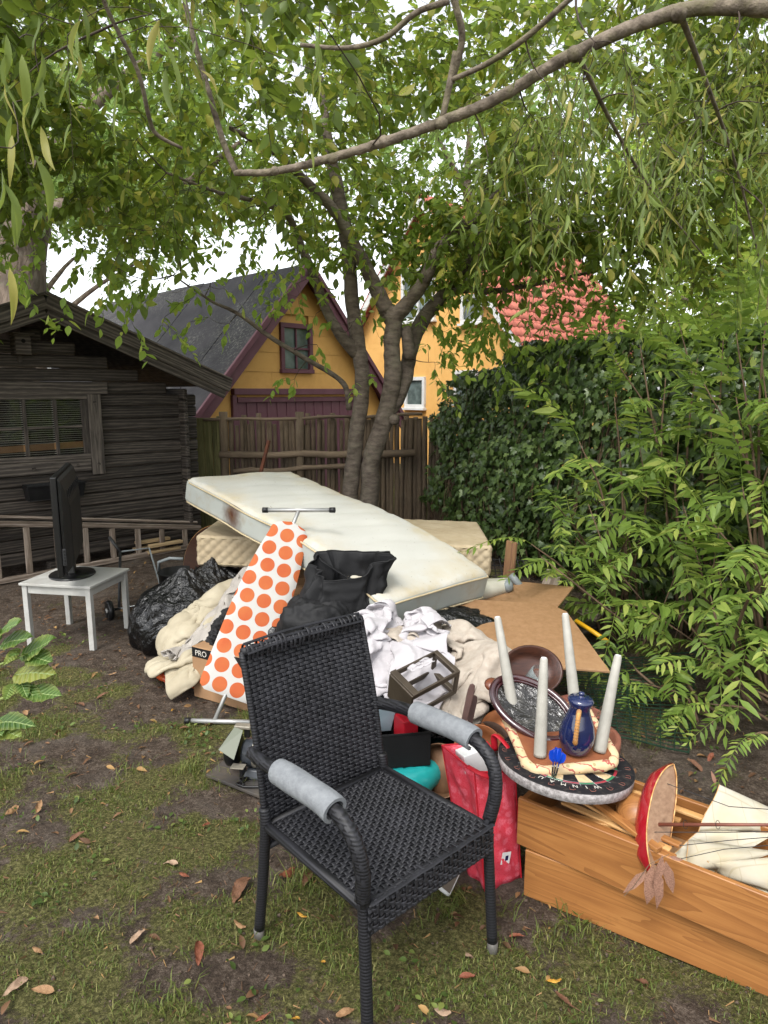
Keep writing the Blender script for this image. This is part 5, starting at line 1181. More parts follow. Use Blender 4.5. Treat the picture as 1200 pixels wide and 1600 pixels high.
def drawer(o, L, D, H, z, rot, label):
    t = thing('drawer_box', label, 'drawer', Vector((o.x, o.y, z)), group='stacked pine drawers')
    d = (Matrix.Rotation(rot, 3, 'Z') @ DD); n = (Matrix.Rotation(rot, 3, 'Z') @ DN); o = Vector((o.x, o.y, z)); th = .018
    plank('drawer_front', o + n * th / 2 + Vector((0, 0, H / 2)), o + d * L + n * th / 2 + Vector((0, 0, H / 2)), th, H, 'pine_orange', t, bevel=.002)
    plank('drawer_back', o + d * th + n * (D - th / 2) + Vector((0, 0, H / 2 - .004)), o + d * (L - th) + n * (D - th / 2) + Vector((0, 0, H / 2 - .004)), th, H - .012, 'pine_orange', t, bevel=.002)
    for s in (th / 2 + .001, L - th / 2 - .001): plank('drawer_side', o + d * s + n * (th + .001) + Vector((0, 0, H / 2 - .004)), o + d * s + n * D + Vector((0, 0, H / 2 - .004)), th, H - .012, 'pine_orange', t, bevel=.002)
    MB().beam(o + d * .02 + n * D / 2 + Vector((0, 0, .012)), o + d * (L - .02) + n * D / 2 + Vector((0, 0, .012)), D - .04, .006).build('drawer_bottom', MATS['hardboard'], t)
    return t
drawer(Vector((.477, 2.073, 0)), .86, .37, .172, .004, 0, 'lower pine drawer standing on the grass under the other')
drawer(Vector((.452, 2.100, 0)), .84, .37, .172, .180, R(-5), 'upper pine drawer filled with sticks and a model ship')
DD2, DN2 = Matrix.Rotation(R(-5), 3, 'Z') @ DD, Matrix.Rotation(R(-5), 3, 'Z') @ DN
def dp(s, q, z): return Vector((.452, 2.100, -.006)) + DD2 * s + DN2 * q + Vector((0, 0, z))
def drawer_content():
    labs = []
    words = ['flat pine slat lying lowest at the left of the upper drawer', 'pine slat next to the drawer back', 'narrow pine slat slanting below the dartboard', 'long pale slat resting across the front drawer rim', 'grey-brown slat under the dartboard edge', 'pine slat beside the wooden bowl in the drawer', 'short pine slat under the ship hull', 'thin pine slat crossing over the others in the drawer', 'orange pine slat nearest the drawer front', 'slat standing highest beside the dartboard', 'thick pine slat end left of the bowl', 'pine slat behind the bowl in the drawer']
    S = [(.10, .045, .335, .50, .03, .345), (.06, .30, .27, .45, .28, .31), (.08, .15, .355, .46, .045, .352), (.10, .16, .385, .46, .004, .368), (.05, .26, .33, .34, .20, .35), (.12, .09, .345, .48, .05, .35), (.14, .13, .352, .50, .075, .36), (.07, .12, .365, .42, .24, .355), (.06, .03, .32, .44, .10, .355), (.06, .20, .375, .40, .16, .36), (.16, .25, .36, .38, .17, .372), (.18, .30, .34, .52, .30, .335)]
    for i, (w, s) in enumerate(zip(words, S)):
        o = plank('timber_strip', dp(s[0], s[1], s[2]), dp(s[3], s[4], s[5]), .026 if i != 10 else .035, .010 if i != 3 else .016, 'pine_pale' if i % 3 else 'pine_orange', None, bevel=.002)
        tag(o, w, 'wooden slat', 'slats in the upper drawer')
    t = thing('wooden_bowl', 'honey-coloured turned wooden bowl behind the red ship hull', 'bowl', dp(.46, .19, .29))
    c = at(1000, 1272, 1.99); m = basis(c, *frame(Vector((-.8, -.35, -.05)))); pr = [(.0, .075), (.03, .072), (.052, .055), (.063, .03), (.066, .0), (.064, -.03), (.056, -.045), (.05, -.03), (.058, 0), (.05, .03), (.02, .06), (0, .062)]
    MB().lathe(pr, 28, m).build('bowl_body', MATS['pine_orange'], t, smooth=True)
    MB().lathe([(.067, -.006), (.071, -.002), (.071, .006), (.066, .01)], 28, m @ Matrix.Translation((0, 0, -.01)), close=False).build('bowl_band', MATS['pine_pale'], t, smooth=True)
drawer_content()
simple('ship_red', '8e1620', 'a31d28', 8, .12, spec=.6, bump=.02, coat=.6, dirt='5c1016', dirt_amt=.5)
simple('ship_deck', '7d5f4a', 'a08268', 8, .6, bump=.15, stretch=(1, 6, 6))
simple('mast_brown', '5a3226', '7a4636', 10, .45, bump=.05)
simple('black_line', '151416', '201e1e', 10, .7, bump=0)
def sail_mat():
    n = Nodes('sail'); v = n.coord('Object')
    b = n.new('ShaderNodeTexBrick'); b.inputs['Scale'].default_value = 5; b.inputs['Mortar Size'].default_value = .007; b.inputs['Color1'].default_value = lin('c6c1b2'); b.inputs['Color2'].default_value = lin('c0baaa'); b.inputs['Mortar'].default_value = lin('b0a995'); n.link(v, b.inputs['Vector'])
    st = n.ramp(n.noise(v, 9, 4), [(.45, 0.0), (.75, .5)])
    n.color(n.mix(st, b.outputs['Color'], 'bba878')); n.set(.85, 0, .2)
    tr = n.new('ShaderNodeBsdfTranslucent'); tr.inputs[0].default_value = lin('d8cfae'); mx = n.new('ShaderNodeMixShader'); mx.inputs[0].default_value = .25
    n.link(n.p.outputs[0], mx.inputs[1]); n.link(tr.outputs[0], mx.inputs[2]); n.link(mx.outputs[0], n.out.inputs[0]); MATS['sail'] = n.m
sail_mat()
def ship():
    pb, pt = at(1017, 1372, 1.80), at(1046, 1192, 2.02); b = (pt - pb); L = b.length; b = b / L
    m = Vector((.56, -.80, .3)); m = (m - b * m.dot(b)).normalized(); w = m.cross(b)      # b bow, m mast, w beam
    c = (pb + pt) / 2
    t = thing('model_ship', 'model sailing ship with red hull lying on its side in the drawer', 'model ship', c - Vector((0, 0, .12)))
    ns, nq = 22, 12; S = np.linspace(-1, 1, ns); G = []; deck = []
    for s in S:
        hw = .064 * max(.0, 1 - abs(s) ** 2.6) ** .75 + .0008; dep = .078 * (1 - .35 * s * s) * (max(.02, 1 - max(0, abs(s) - .75) * 3.2)); sheer = .014 * s * s
        row = []
        for q in range(nq + 1):
            a = math.pi * q / nq; xx = math.cos(a); yy = math.sin(a)
            row.append(tuple(c + b * (s * L / 2) + w * (hw * xx * (1 - .25 * yy)) - m * (dep * yy ** .8 - sheer)))
        G.append(row); deck.append([tuple(c + b * (s * L / 2 * .985) + w * hw * k + m * (sheer - .002)) for k in (-.97, -.5, 0, .5, .97)])
    MB().grid(G).build('hull', MATS['ship_red'], t, smooth=True); MB().grid(deck).build('deck', MATS['ship_deck'], t, smooth=True)
    for k in (-1, 1):
        MB().tube([Vector(d[0 if k < 0 else 4]) + m * .003 for d in deck], .0022, 5).build('gunwale', MATS['pine_pale'], t, smooth=True)
    pm = c + b * (-.02)
    MD = (at(1260, 1289, 1.73) - pm).normalized(); MB().tube([pm - m * .004, pm + MD * .40], [.0058, .004], 8).build('mast', MATS['mast_brown'], t, smooth=True)
    for k in (.075, .165):
        ring = [pm + MD * k + (b * math.cos(a) + w * math.sin(a)) * .012 for a in np.linspace(0, 2 * math.pi, 12)[:-1]]; MB().tube(ring, .0009, 4, closed=True).build('mast_ring', MATS['black_line'], t)
    top = pm + MD * .38
    for s, k in ((.62, .0), (-.28, .35), (-.45, -.5), (-.80, .1)):
        a = c + b * (s * L / 2) + w * .05 * k; MB().tube([a, a.lerp(top, .5) + Vector((0, 0, -.012)), top + b * s * .06], .0013, 4).build('rigging_line', MATS['black_line'], t)
    def sail(P, bulge, name='sail', n=9):
        P = [np.array(at(*p)) for p in P]; Gd = np.zeros((n, n, 3)); nr = unit(np.cross(P[1] - P[0], P[3] - P[0]))
        for i in range(n):
            for j in range(n):
                u, v = i / (n - 1), j / (n - 1); Gd[i, j] = P[0] * (1 - u) * (1 - v) + P[1] * u * (1 - v) + P[2] * u * v + P[3] * (1 - u) * v + nr * bulge * math.sin(math.pi * u) * math.sin(math.pi * v) + nr * .004 * math.sin(7 * u + 5 * v)
        o = MB().grid(Gd).build(name, MATS['sail'], t, smooth=True, solid=.0012)
        MB().tube([Gd[i, 0] for i in range(n)], .0012, 4).build('sail_edge', MATS['pine_pale'], t)
    sail([(1124, 1226, 2.02), (1090, 1300, 1.96), (1230, 1300, 1.96), (1225, 1272, 2.05)], .02)
    sail([(1090, 1300, 1.93), (1040, 1345, 1.84), (1112, 1365, 1.83), (1215, 1300, 1.93)], -.03)
    sail([(1075, 1312, 1.90), (1072, 1362, 1.83), (1150, 1355, 1.82), (1215, 1330, 1.86)], .03)
    sail([(1105, 1345, 1.83), (1122, 1366, 1.83), (1225, 1400, 1.74), (1225, 1340, 1.82)], .015)
    sail([(1085, 1370, 1.86), (1095, 1350, 1.94), (1230, 1375, 1.86), (1200, 1402, 1.76)], .012)
    sail([(1150, 1368, 1.83), (1180, 1350, 1.86), (1240, 1372, 1.80), (1210, 1404, 1.75)], .02)
ship()
def dried():
    t = thing('dried_leaves', 'withered pinkish-brown leaves hanging beside the ship over the drawer', 'dried leaves', at(1030, 1340, 1.79))
    P, A, N, L = [], [], [], []
    for (u, v, u2, v2) in ((1035, 1335, 1020, 1395), (1040, 1345, 1052, 1400), (1030, 1340, 1045, 1375), (1010, 1360, 975, 1400), (1020, 1350, 1012, 1420), (1045, 1338, 1070, 1345), (1025, 1355, 1030, 1425), (1118, 1225, 1112, 1205), (1122, 1226, 1132, 1232)):
        y = 1.745 if v > 1300 else 2.03; a, b = at(u, v, y), at(u2, v2, y - (.01 if v > 1300 else 0)); P.append(np.array(a)); A.append(np.array(b - a)); L.append((b - a).length); N.append(np.array((rnd.uniform(-.5, .5), -1, .2)))
    MATS['leaf_dp'] = simple('leaf_dp', '6d4a3c', '9c7863', 30, .7, bump=.3)
    leaf_objects(T_lance(.26), np.array(P), np.array(A), np.array(N), np.array(L), 'leaf_dp', t)
    MB().tube([at(1045, 1335, 1.745), at(1015, 1350, 1.742), at(990, 1385, 1.74), at(975, 1400, 1.74)], .0012, 4).build('stem', MATS['brown_stem'], t)
dried()

# ================================================================ dartboard, upturned stool, dish, jug
def dart_mat():
    n = Nodes('dart_face'); tc = n.new('ShaderNodeTexCoord'); sp_ = n.new('ShaderNodeSeparateXYZ'); n.link(tc.outputs['Object'], sp_.inputs[0])
    x, y = sp_.outputs[0], sp_.outputs[1]
    r = n.math('SQRT', n.math('ADD', n.math('MULTIPLY', x, x), n.math('MULTIPLY', y, y)))
    th = n.math('ARCTAN2', y, x); sec = n.math('FLOOR', n.math('MULTIPLY', n.math('ADD', th, math.pi), 20 / (2 * math.pi)))
    par = n.math('MODULO', sec, 2.0)
    base = n.mix(par, '17161a', 'c5ad86'); ring = n.mix(par, '9c2e3a', '2f7a52')
    def band(a, b): return n.math('MULTIPLY', n.math('GREATER_THAN', r, a), n.math('LESS_THAN', r, b))
    col = n.mix(band(.097, .107), base, ring); col = n.mix(band(.160, .170), col, ring)
    col = n.mix(n.math('GREATER_THAN', r, .170), col, '1b1a1d'); col = n.mix(n.math('LESS_THAN', r, .016), col, '2f7a52'); col = n.mix(n.math('LESS_THAN', r, .007), col, '9c2e3a')
    v = n.coord('Object'); col = n.mix(n.ramp(n.noise(v, 60, 4), [(.5, 0.0), (.75, .35)]), col, '5f564c')
    n.color(col); n.set(.85, 0, .2); n.bump(n.noise(v, 500, 2), .3, .001); MATS['dart_face'] = n.m
    simple('dart_edge', '6d6866', 'b3aeac', 90, .9, bump=.5, bscale=200, bdist=.003, dirt='4d4542', dirt_amt=.6)
    simple('chrome', '9a9a9a', 'b8b8b8', 10, .22, metal=1.0, bump=.05); simple('wire_red', '7a4a40', '8f5c50', 10, .5, bump=0); simple('white_ink', 'b5b0a6', 'c8c3b8', 60, .8, bump=0)
dart_mat()
DBM = Matrix.Translation((.615, 2.145, .425)) @ Euler((R(-4), R(5), R(0))).to_matrix().to_4x4()
def text_mesh(ch, size, mat):
    cu = bpy.data.curves.new('letter', 'FONT'); cu.body = ch; cu.size = size; cu.align_x = 'CENTER'; cu.align_y = 'CENTER'; cu.extrude = .0003
    ob = bpy.data.objects.new('letter', cu); COL.objects.link(ob); dg = bpy.context.evaluated_depsgraph_get(); me = bpy.data.meshes.new_from_object(ob.evaluated_get(dg)); bpy.data.objects.remove(ob); bpy.data.curves.remove(cu)
    me.name = 'letter'; me.materials.clear(); me.materials.append(MATS[mat]); return me
def local_obj(name, mb, mats, t, m, smooth=True, bevel=0):
    me = mb.mesh(name, mats, smooth); o = put(name, me, None, t, m)
    if bevel: q = o.modifiers.new('b', 'BEVEL'); q.width = bevel; q.segments = 2; q.limit_method = 'ANGLE'
    return o
def dartboard():
    t = thing('dartboard', 'round dartboard with grey cork edge lying on the drawers', 'dartboard', DBM.to_translation())
    local_obj('board_body', MB().lathe([(.215, 0), (.225, .004), (.226, .034), (.224, .0365)], 64, close=True), MATS['dart_edge'], t, DBM)
    local_obj('board_face', MB().lathe([(.0, .040), (.16, .0398), (.215, .0392), (.2235, .0375)], 64, close=False), MATS['dart_face'], t, DBM)
    for r in (.17, .16, .107, .097, .016):
        local_obj('wire_ring', MB().tube([(r * math.cos(a), r * math.sin(a), .0408) for a in np.linspace(0, 2 * math.pi, 49)[:-1]], .0008, 4, closed=True), MATS['chrome'], t, DBM)
    local_obj('rim_wire', MB().tube([(.225 * math.cos(a), .225 * math.sin(a), .037) for a in np.linspace(0, 2 * math.pi, 65)[:-1]], .0016, 5, closed=True), MATS['black_line'], t, DBM)
    for k in range(20):
        a = (k + .0) * math.pi / 10; local_obj('spider_wire', MB().tube([(.016 * math.cos(a), .016 * math.sin(a), .0407), (.182 * math.cos(a), .182 * math.sin(a), .0405)], .0007, 4), MATS['chrome'], t, DBM)
        a += math.pi / 20; c = Vector((.205 * math.cos(a), .205 * math.sin(a), .0405)); tg = Vector((-math.sin(a), math.cos(a), 0)); rd = Vector((math.cos(a), math.sin(a), 0))
        local_obj('number_wire', MB().tube([c - tg * .009 - rd * .008, c - tg * .009 + rd * .008, c + tg * .002 + rd * .008, c + tg * .009 + rd * .003, c + tg * .004 - rd * .008], .0008, 4), MATS['wire_red'], t, DBM)
    for i, ch in enumerate('WINMAU'):       # reads upside down from here
        a = R(-74) - i * R(11); me = text_mesh(ch, .024, 'white_ink')
        put('letter', me, None, t, DBM @ Matrix.Translation((.186 * math.cos(a), .186 * math.sin(a), .0403)) @ Euler((0, 0, a - math.pi / 2 + math.pi * 0)).to_matrix().to_4x4())
dartboard()
SN_ = Vector((0, -.20, .98)).normalized(); SX_ = Vector((1, .12, -.03)); SX_ = (SX_ - SN_ * SX_.dot(SN_)).normalized(); SY_ = SN_.cross(SX_)
STM = basis(Vector((.605, 2.2, .515)), SX_, SY_, SN_)
def rsq(h, r, n=6):
    out = []
    for cx, cy, a0 in ((h - r, h - r, 0), (-h + r, h - r, 90), (-h + r, -h + r, 180), (h - r, -h + r, 270)):
        for i in range(n + 1): a = R(a0 + 90 * i / n); out.append((cx + r * math.cos(a), cy + r * math.sin(a)))
    return out
def floral():
    n = Nodes('floral'); v = n.coord('Object'); vo = n.new('ShaderNodeTexVoronoi'); vo.inputs['Scale'].default_value = 26; n.link(v, vo.inputs['Vector'])
    w = n.new('ShaderNodeTexWave', wave_type='BANDS', bands_direction='DIAGONAL'); w.inputs['Scale'].default_value = 9; w.inputs['Distortion'].default_value = 7; w.inputs['Detail'].default_value = 2; w.inputs['Detail Scale'].default_value = 3; n.link(v, w.inputs['Vector'])
    red = n.math('MULTIPLY', n.math('GREATER_THAN', w.outputs['Fac'], .93), .85); gr = n.math('MULTIPLY', n.math('LESS_THAN', vo.outputs['Distance'], .16), .6)
    c = n.mix(n.noise(v, 20, 3), 'b99f78', 'c9b592'); c = n.mix(gr, c, '6d7048'); c = n.mix(red, c, '93373c')
    n.color(c); n.set(.9, 0, .2); n.bump(n.noise(v, 45, 4), .5, .006); MATS['floral'] = n.m
    simple('hardboard_brown', '6b3a22', '85502f', 14, .7, bump=.15); simple('white_leg', '918e85', 'a5a298', 12, .5, bump=.1, dirt='7d776a', dirt_amt=.45)
floral()
def stool():
    t = thing('upturned_stool', 'small stool upside down, four white legs up, floral seat edge', 'stool', STM.to_translation())
    pl = rsq(.145, .05); local_obj('seat_underside', MB().prism(pl, .012, Matrix.Translation((0, 0, .006))), MATS['hardboard_brown'], t, STM, False, .002)
    local_obj('seat_pad', MB().prism(rsq(.15, .05), .03, Matrix.Translation((0, 0, -.026))), MATS['floral'], t, STM, True, .01)
    pts = [(x, y, .004 + .002 * math.sin(i * 2.1)) for i, (x, y) in enumerate(rsq(.152, .05, 7))]; local_obj('seat_roll', MB().tube(pts, [.0175 + .002 * math.sin(i * 1.9) for i in range(len(pts))], 12, closed=True), MATS['floral'], t, STM)
    inv = STM.inverted()
    for (bx, by, tip) in ((-.125, .115, at(777, 964, 2.40)), (.10, .10, at(883, 959, 2.42)), (-.10, -.10, at(850, 1028, 2.14)), (.105, -.10, at(966, 1024, 2.17))):
        a = STM @ Vector((bx, by, .018)); d = (tip - a); m = basis(a, *frame(d)); L = d.length
        local_obj('leg', MB().lathe([(.021, 0), (.021, .01), (.0195, L * .35), (.0152, L * .8), (.0128, L - .006), (.0105, L - .001), (0, L)], 18), MATS['white_leg'], t, m)
        local_obj('leg_glide', MB().lathe([(.0105, L - .0035), (.009, L + .002), (0, L + .003)], 12), MATS['white_paint'], t, m)
stool()
def dish():
    a, b, nn = Vector((.806, -.4615, -.375)), Vector((.593, .669, .449)), Vector((.044, -.584, .813)); m = basis(at(832, 1106, 2.27), a.normalized(), b.normalized(), nn.normalized())
    simple('glaze_dark', '2a1216', '3f1c20', 10, .12, spec=.7, bump=.03, coat=.5); simple('glaze_brown', '5a3020', '74432c', 10, .25, spec=.5, bump=.05)
    n = Nodes('wet_film'); v = n.coord('Object'); n.color(n.ramp(n.noise(v, 14, 3, .5, 1.0), [(.42, '15130f'), (.60, '25231e'), (.78, '4d4a42')])); n.set(.04, 0, .8); n.bump(n.noise(v, 20, 4, .6, 1.5), .8, .014); MATS['wet_film'] = n.m
    t = thing('oval_dish', 'oval brown glazed baking dish tilted among the stool legs', 'dish', m.to_translation() - Vector((0, 0, .08)))
    el = lambda k, z: [(k * .155 * math.cos(q), k * .098 * math.sin(q), z) for q in np.linspace(0, 2 * math.pi, 45)[:-1]]
    local_obj('rim', MB().tube(el(1, 0), .0125, 12, closed=True), MATS['glaze_dark'], t, m)
    local_obj('inner_rim', MB().tube(el(.90, -.003), .006, 8, closed=True), MATS['glaze_dark'], t, m)
    local_obj('body', MB().lathe([(1.0, -.002), (.99, -.02), (.93, -.045), (.84, -.06), (.0, -.062)], 44, None, .155, .098, close=False), MATS['glaze_brown'], t, m)
    local_obj('contents', MB().lathe([(0, -.012), (.5, -.010), (.9, -.006)], 44, None, .155, .098, close=False), MATS['wet_film'], t, m)
    for s in (-1, 1): local_obj('lug', MB().lathe([(.0, .012), (.02, .010), (.03, 0), (.02, -.012), (0, -.014)], 14, Matrix.Translation((s * .162, 0, -.012))), MATS['glaze_brown'], t, m)
    # smaller brown pot half hidden behind it and a dark bowl with a wire jar
    t = thing('wooden_serving_bowl', 'dark oval wooden bowl propped on edge behind the stool legs', 'bowl', at(830, 1060, 2.62))
    m2 = basis(at(832, 1046, 2.62), *frame(Vector((.1, -.62, .55)))); simple('dark_wood', '2b1710', '4d2c1e', 9, .4, spec=.5, bump=.15, stretch=(1, 8, 8))
    local_obj('bowl_shell', MB().lathe([(.0, -.07), (.6, -.066), (.85, -.045), (1.0, 0), (1.03, .004), (.95, .002), (.82, -.035), (.55, -.052), (0, -.055)], 30, None, .125, .10, close=False), MATS['dark_wood'], t, m2)
    t = thing('glass_jar', 'small clear jar with a wire coil inside the dark bowl', 'jar', at(845, 1062, 2.56))
    m3 = basis(at(838, 1058, 2.55), *frame(Vector((.35, -.5, .8)))); gm = Nodes('jar_glass'); gm.color('8d9a9a'); gm.set(.1, 0, .6); gm.p.inputs['Alpha'].default_value = .45; MATS['jar_glass'] = gm.m
    local_obj('jar_body', MB().lathe([(.0, -.03), (.036, -.03), (.038, .03), (.034, .036)], 18, close=False), MATS['jar_glass'], t, m3)
    local_obj('wire_coil', MB().tube([(.026 * math.cos(k * .5) * (1 - k / 120), .026 * math.sin(k * .5) * (1 - k / 120), .02 + k * .0003) for k in range(70)], .0012, 4), MATS['rust'], t, m3)
dish()
def jug():
    simple('glaze_blue', '10183a', '18234e', 10, .1, spec=.7, bump=.02, coat=.5); simple('wicker_tan', 'a8743c', 'c28f52', 40, .6, bump=.4)
    c = STM @ Vector((.022, -.092, .02)); t = thing('blue_jug', 'dark blue glazed jug with lid and tan wicker handle', 'jug', c); m = Matrix.Translation(c) @ Euler((R(2), R(3), 0)).to_matrix().to_4x4()
    local_obj('body', MB().lathe([(.0, .0), (.036, 0), (.047, .012), (.0575, .045), (.058, .07), (.050, .105), (.036, .142), (.0325, .157), (.0355, .17), (.040, .180), (.0385, .183), (.034, .172)], 32, close=False), MATS['glaze_blue'], t, m)
    local_obj('lid', MB().lathe([(.041, .181), (.0425, .186), (.036, .194), (.018, .198), (.008, .199), (.0075, .204), (.011, .209), (.008, .214), (0, .2155)], 28, close=False), MATS['glaze_blue'], t, m)
    local_obj('spout', MB().add([(.028, .012, .18), (.028, -.012, .18), (.052, 0, .182), (.036, 0, .155)], [(0, 2, 3), (1, 3, 2), (0, 1, 2)]), MATS['glaze_blue'], t, m @ Euler((0, 0, R(35))).to_matrix().to_4x4())
    h = smooth_poly([(0, .030, .160), (0, .056, .166), (0, .068, .15), (0, .070, .11), (0, .064, .07), (0, .052, .056)], 8); hm = m @ Euler((0, 0, R(160))).to_matrix().to_4x4()
    hd = local_obj('handle', MB().tube([q[:3] for q in h], .0072, 8), MATS['wicker_tan'], t, hm)
    for k in range(2, len(h) - 2, 2): local_obj('handle_wrap', MB().tube([Vector(h[k]) + Vector((.0075 * math.cos(a), .0, 0)) + Vector((0, .0075 * math.sin(a), 0)) * (1 if abs(h[k + 1][2] - h[k][2]) > .003 else 0) + Vector((0, 0, .0075 * math.sin(a))) * (0 if abs(h[k + 1][2] - h[k][2]) > .003 else 1) for a in np.linspace(0, 2 * math.pi, 9)[:-1]], .0014, 4, closed=True), MATS['inner_pine'], t, hm)
jug()
def darts():
    simple('dart_blue', '0d3aa0', '1146bd', 10, .35, bump=0, spec=.5)
    for i, (tip, tail, lab) in enumerate(((at(862, 1222, 2.005), at(866, 1172, 2.00), 'leftmost blue-flighted dart stuck in the board before the jug'), (at(866, 1221, 2.0), at(878, 1176, 1.99), 'rightmost blue-flighted dart stuck in the board'), (at(864, 1223, 1.998), at(872, 1170, 1.985), 'middle blue-flighted dart stuck in the board'))):
        t = thing('dart', lab, 'dart', tip, group='darts in the dartboard'); d = (tail - tip); L = d.length; m = basis(tip, *frame(d))
        local_obj('barrel', MB().lathe([(.0, 0), (.0012, .002), (.0012, .02), (.003, .022), (.0032, L * .5), (.002, L * .52)], 8), MATS['chrome'], t, m); local_obj('shaft', MB().lathe([(.0022, L * .5), (.0022, L)], 8), MATS['dart_blue'], t, m)
        for k in range(4):
            a = k * math.pi / 2 + i; c, s = math.cos(a), math.sin(a); mb = MB()
            pr = [(.002, L * .62), (.013, L * .72), (.0165, L * .85), (.014, L * .98), (.002, L * 1.02)]
            mb.add([(r * c, r * s, z) for r, z in pr], [(0, 1, 2, 3, 4)]); o = local_obj('flight', mb, MATS['dart_blue'], t, m, False); q = o.modifiers.new('s', 'SOLIDIFY'); q.thickness = .0006
darts()
# ================================================================ pile of household things
def mattress_mats():
    n = Nodes('mattress_white'); v = n.coord('Object')
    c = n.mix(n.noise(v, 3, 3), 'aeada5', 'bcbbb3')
    sx = n.new('ShaderNodeSeparateXYZ'); n.link(v, sx.inputs[0]); at_ = n.new('ShaderNodeAttribute'); at_.attribute_name = 'rim'
    st = n.math('MULTIPLY', at_.outputs['Fac'], n.ramp(n.noise(v, 3.2, 5, .65), [(.38, 0.0), (.68, 1.0)])); c = n.mix(n.math('MULTIPLY', st, .75), c, 'ab9668')
    big = n.ramp(n.noise(v, 1.6, 4, .6), [(.56, 0.0), (.72, .45)]); c = n.mix(big, c, 'a89f80')
    sp_ = n.ramp(n.noise(v, 70, 2, .5), [(.72, 0.0), (.75, .8)]); c = n.mix(sp_, c, '6b5d48')
    n.color(c); n.set(.85, 0, .25); n.bump(n.noise(v, 130, 3), .25, .002); MATS['mattress_white'] = n.m
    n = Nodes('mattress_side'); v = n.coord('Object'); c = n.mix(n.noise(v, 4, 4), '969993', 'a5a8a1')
    vm = n.new('ShaderNodeVectorMath', operation='DISTANCE'); n.link(v, vm.inputs[0]); vm.inputs[1].default_value = (.60, 0.0, -.045)
    burn = n.ramp(n.math('ADD', vm.outputs['Value'], n.math('MULTIPLY', n.noise(v, 16, 3), .10)), [(.06, 1.0), (.10, .8), (.19, 0.0)]); c = n.mix(burn, c, '4a2a18')
    c = n.mix(n.ramp(n.noise(v, 5, 5, .65), [(.5, 0.0), (.75, .5)]), c, '8d7c58'); n.color(c); n.set(.85, 0, .25); n.bump(n.noise(v, 120, 3), .2, .002); MATS['mattress_side'] = n.m
    simple('mattress_beige', 'a8977a', 'b8a88c', 5, .88, bump=.2, bscale=150, bdist=.002, dirt='8a744f', dirt_amt=.4); simple('piping_cream', 'a89878', 'b8a98a', 8, .85, bump=.1)
mattress_mats()
import bmesh
def soft_box(L, W, T, nx, ny, nz, disp, bend, m, name, mats, parent, bev=.03):
    """box from the corner (0,0,0) to (L,W,-T); disp(face,u,v) pushes the faces out"""
    V, F, MI = [], [], []
    def face(fn, na, nb, nrm, key, mi, da, db):
        b = len(V)
        for i in range(na + 1):
            for j in range(nb + 1):
                a, c = i / na, j / nb; p = np.array(fn(a, c)); e = min(a, 1 - a, c, 1 - c); d = disp(key, a * da, c * db) if e > 1e-6 else 0
                V.append(p + np.array(nrm) * d)
        for i in range(na):
            for j in range(nb):
                q = b + i * (nb + 1) + j; F.append((q, q + nb + 1, q + nb + 2, q + 1)); MI.append(mi)
    face(lambda a, c: (a * L, c * W, 0), nx, ny, (0, 0, 1), 'top', 0, L, W); face(lambda a, c: (a * L, (1 - c) * W, -T), nx, ny, (0, 0, -1), 'bottom', 0, L, W)
    face(lambda a, c: (a * L, 0, -T + c * T), nx, nz, (0, -1, 0), 'side', 1, L, T); face(lambda a, c: (a * L, W, -c * T), nx, nz, (0, 1, 0), 'side', 1, L, T)
    face(lambda a, c: (0, (1 - a) * W, -T + c * T), ny, nz, (-1, 0, 0), 'end', 1, W, T); face(lambda a, c: (L, a * W, -T + c * T), ny, nz, (1, 0, 0), 'end', 1, W, T)
    V = bend(np.array(V)); bm = bmesh.new(); vs = [bm.verts.new(p) for p in V]
    for f, mi in zip(F, MI):
        q = bm.faces.new([vs[i] for i in f]); q.material_index = mi; q.smooth = True
    bmesh.ops.remove_doubles(bm, verts=bm.verts, dist=.0006); bmesh.ops.recalc_face_normals(bm, faces=bm.faces)
    me = bpy.data.meshes.new(name); bm.to_mesh(me); bm.free()
    for q in mats: me.materials.append(q)
    co = np.zeros(len(me.vertices) * 3, np.float32); me.vertices.foreach_get('co', co); co = co.reshape(-1, 3)
    e = np.minimum(np.minimum(co[:, 0], L - co[:, 0]), np.minimum(co[:, 1], W - co[:, 1])); at_ = me.attributes.new('rim', 'FLOAT', 'POINT'); at_.data.foreach_set('value', np.clip(1 - e / .28, 0, 1).astype(np.float32))
    o = put(name, me, None, parent, m); q = o.modifiers.new('bevel', 'BEVEL'); q.width = bev; q.segments = 4; q.limit_method = 'ANGLE'; q.angle_limit = R(50)
    return o
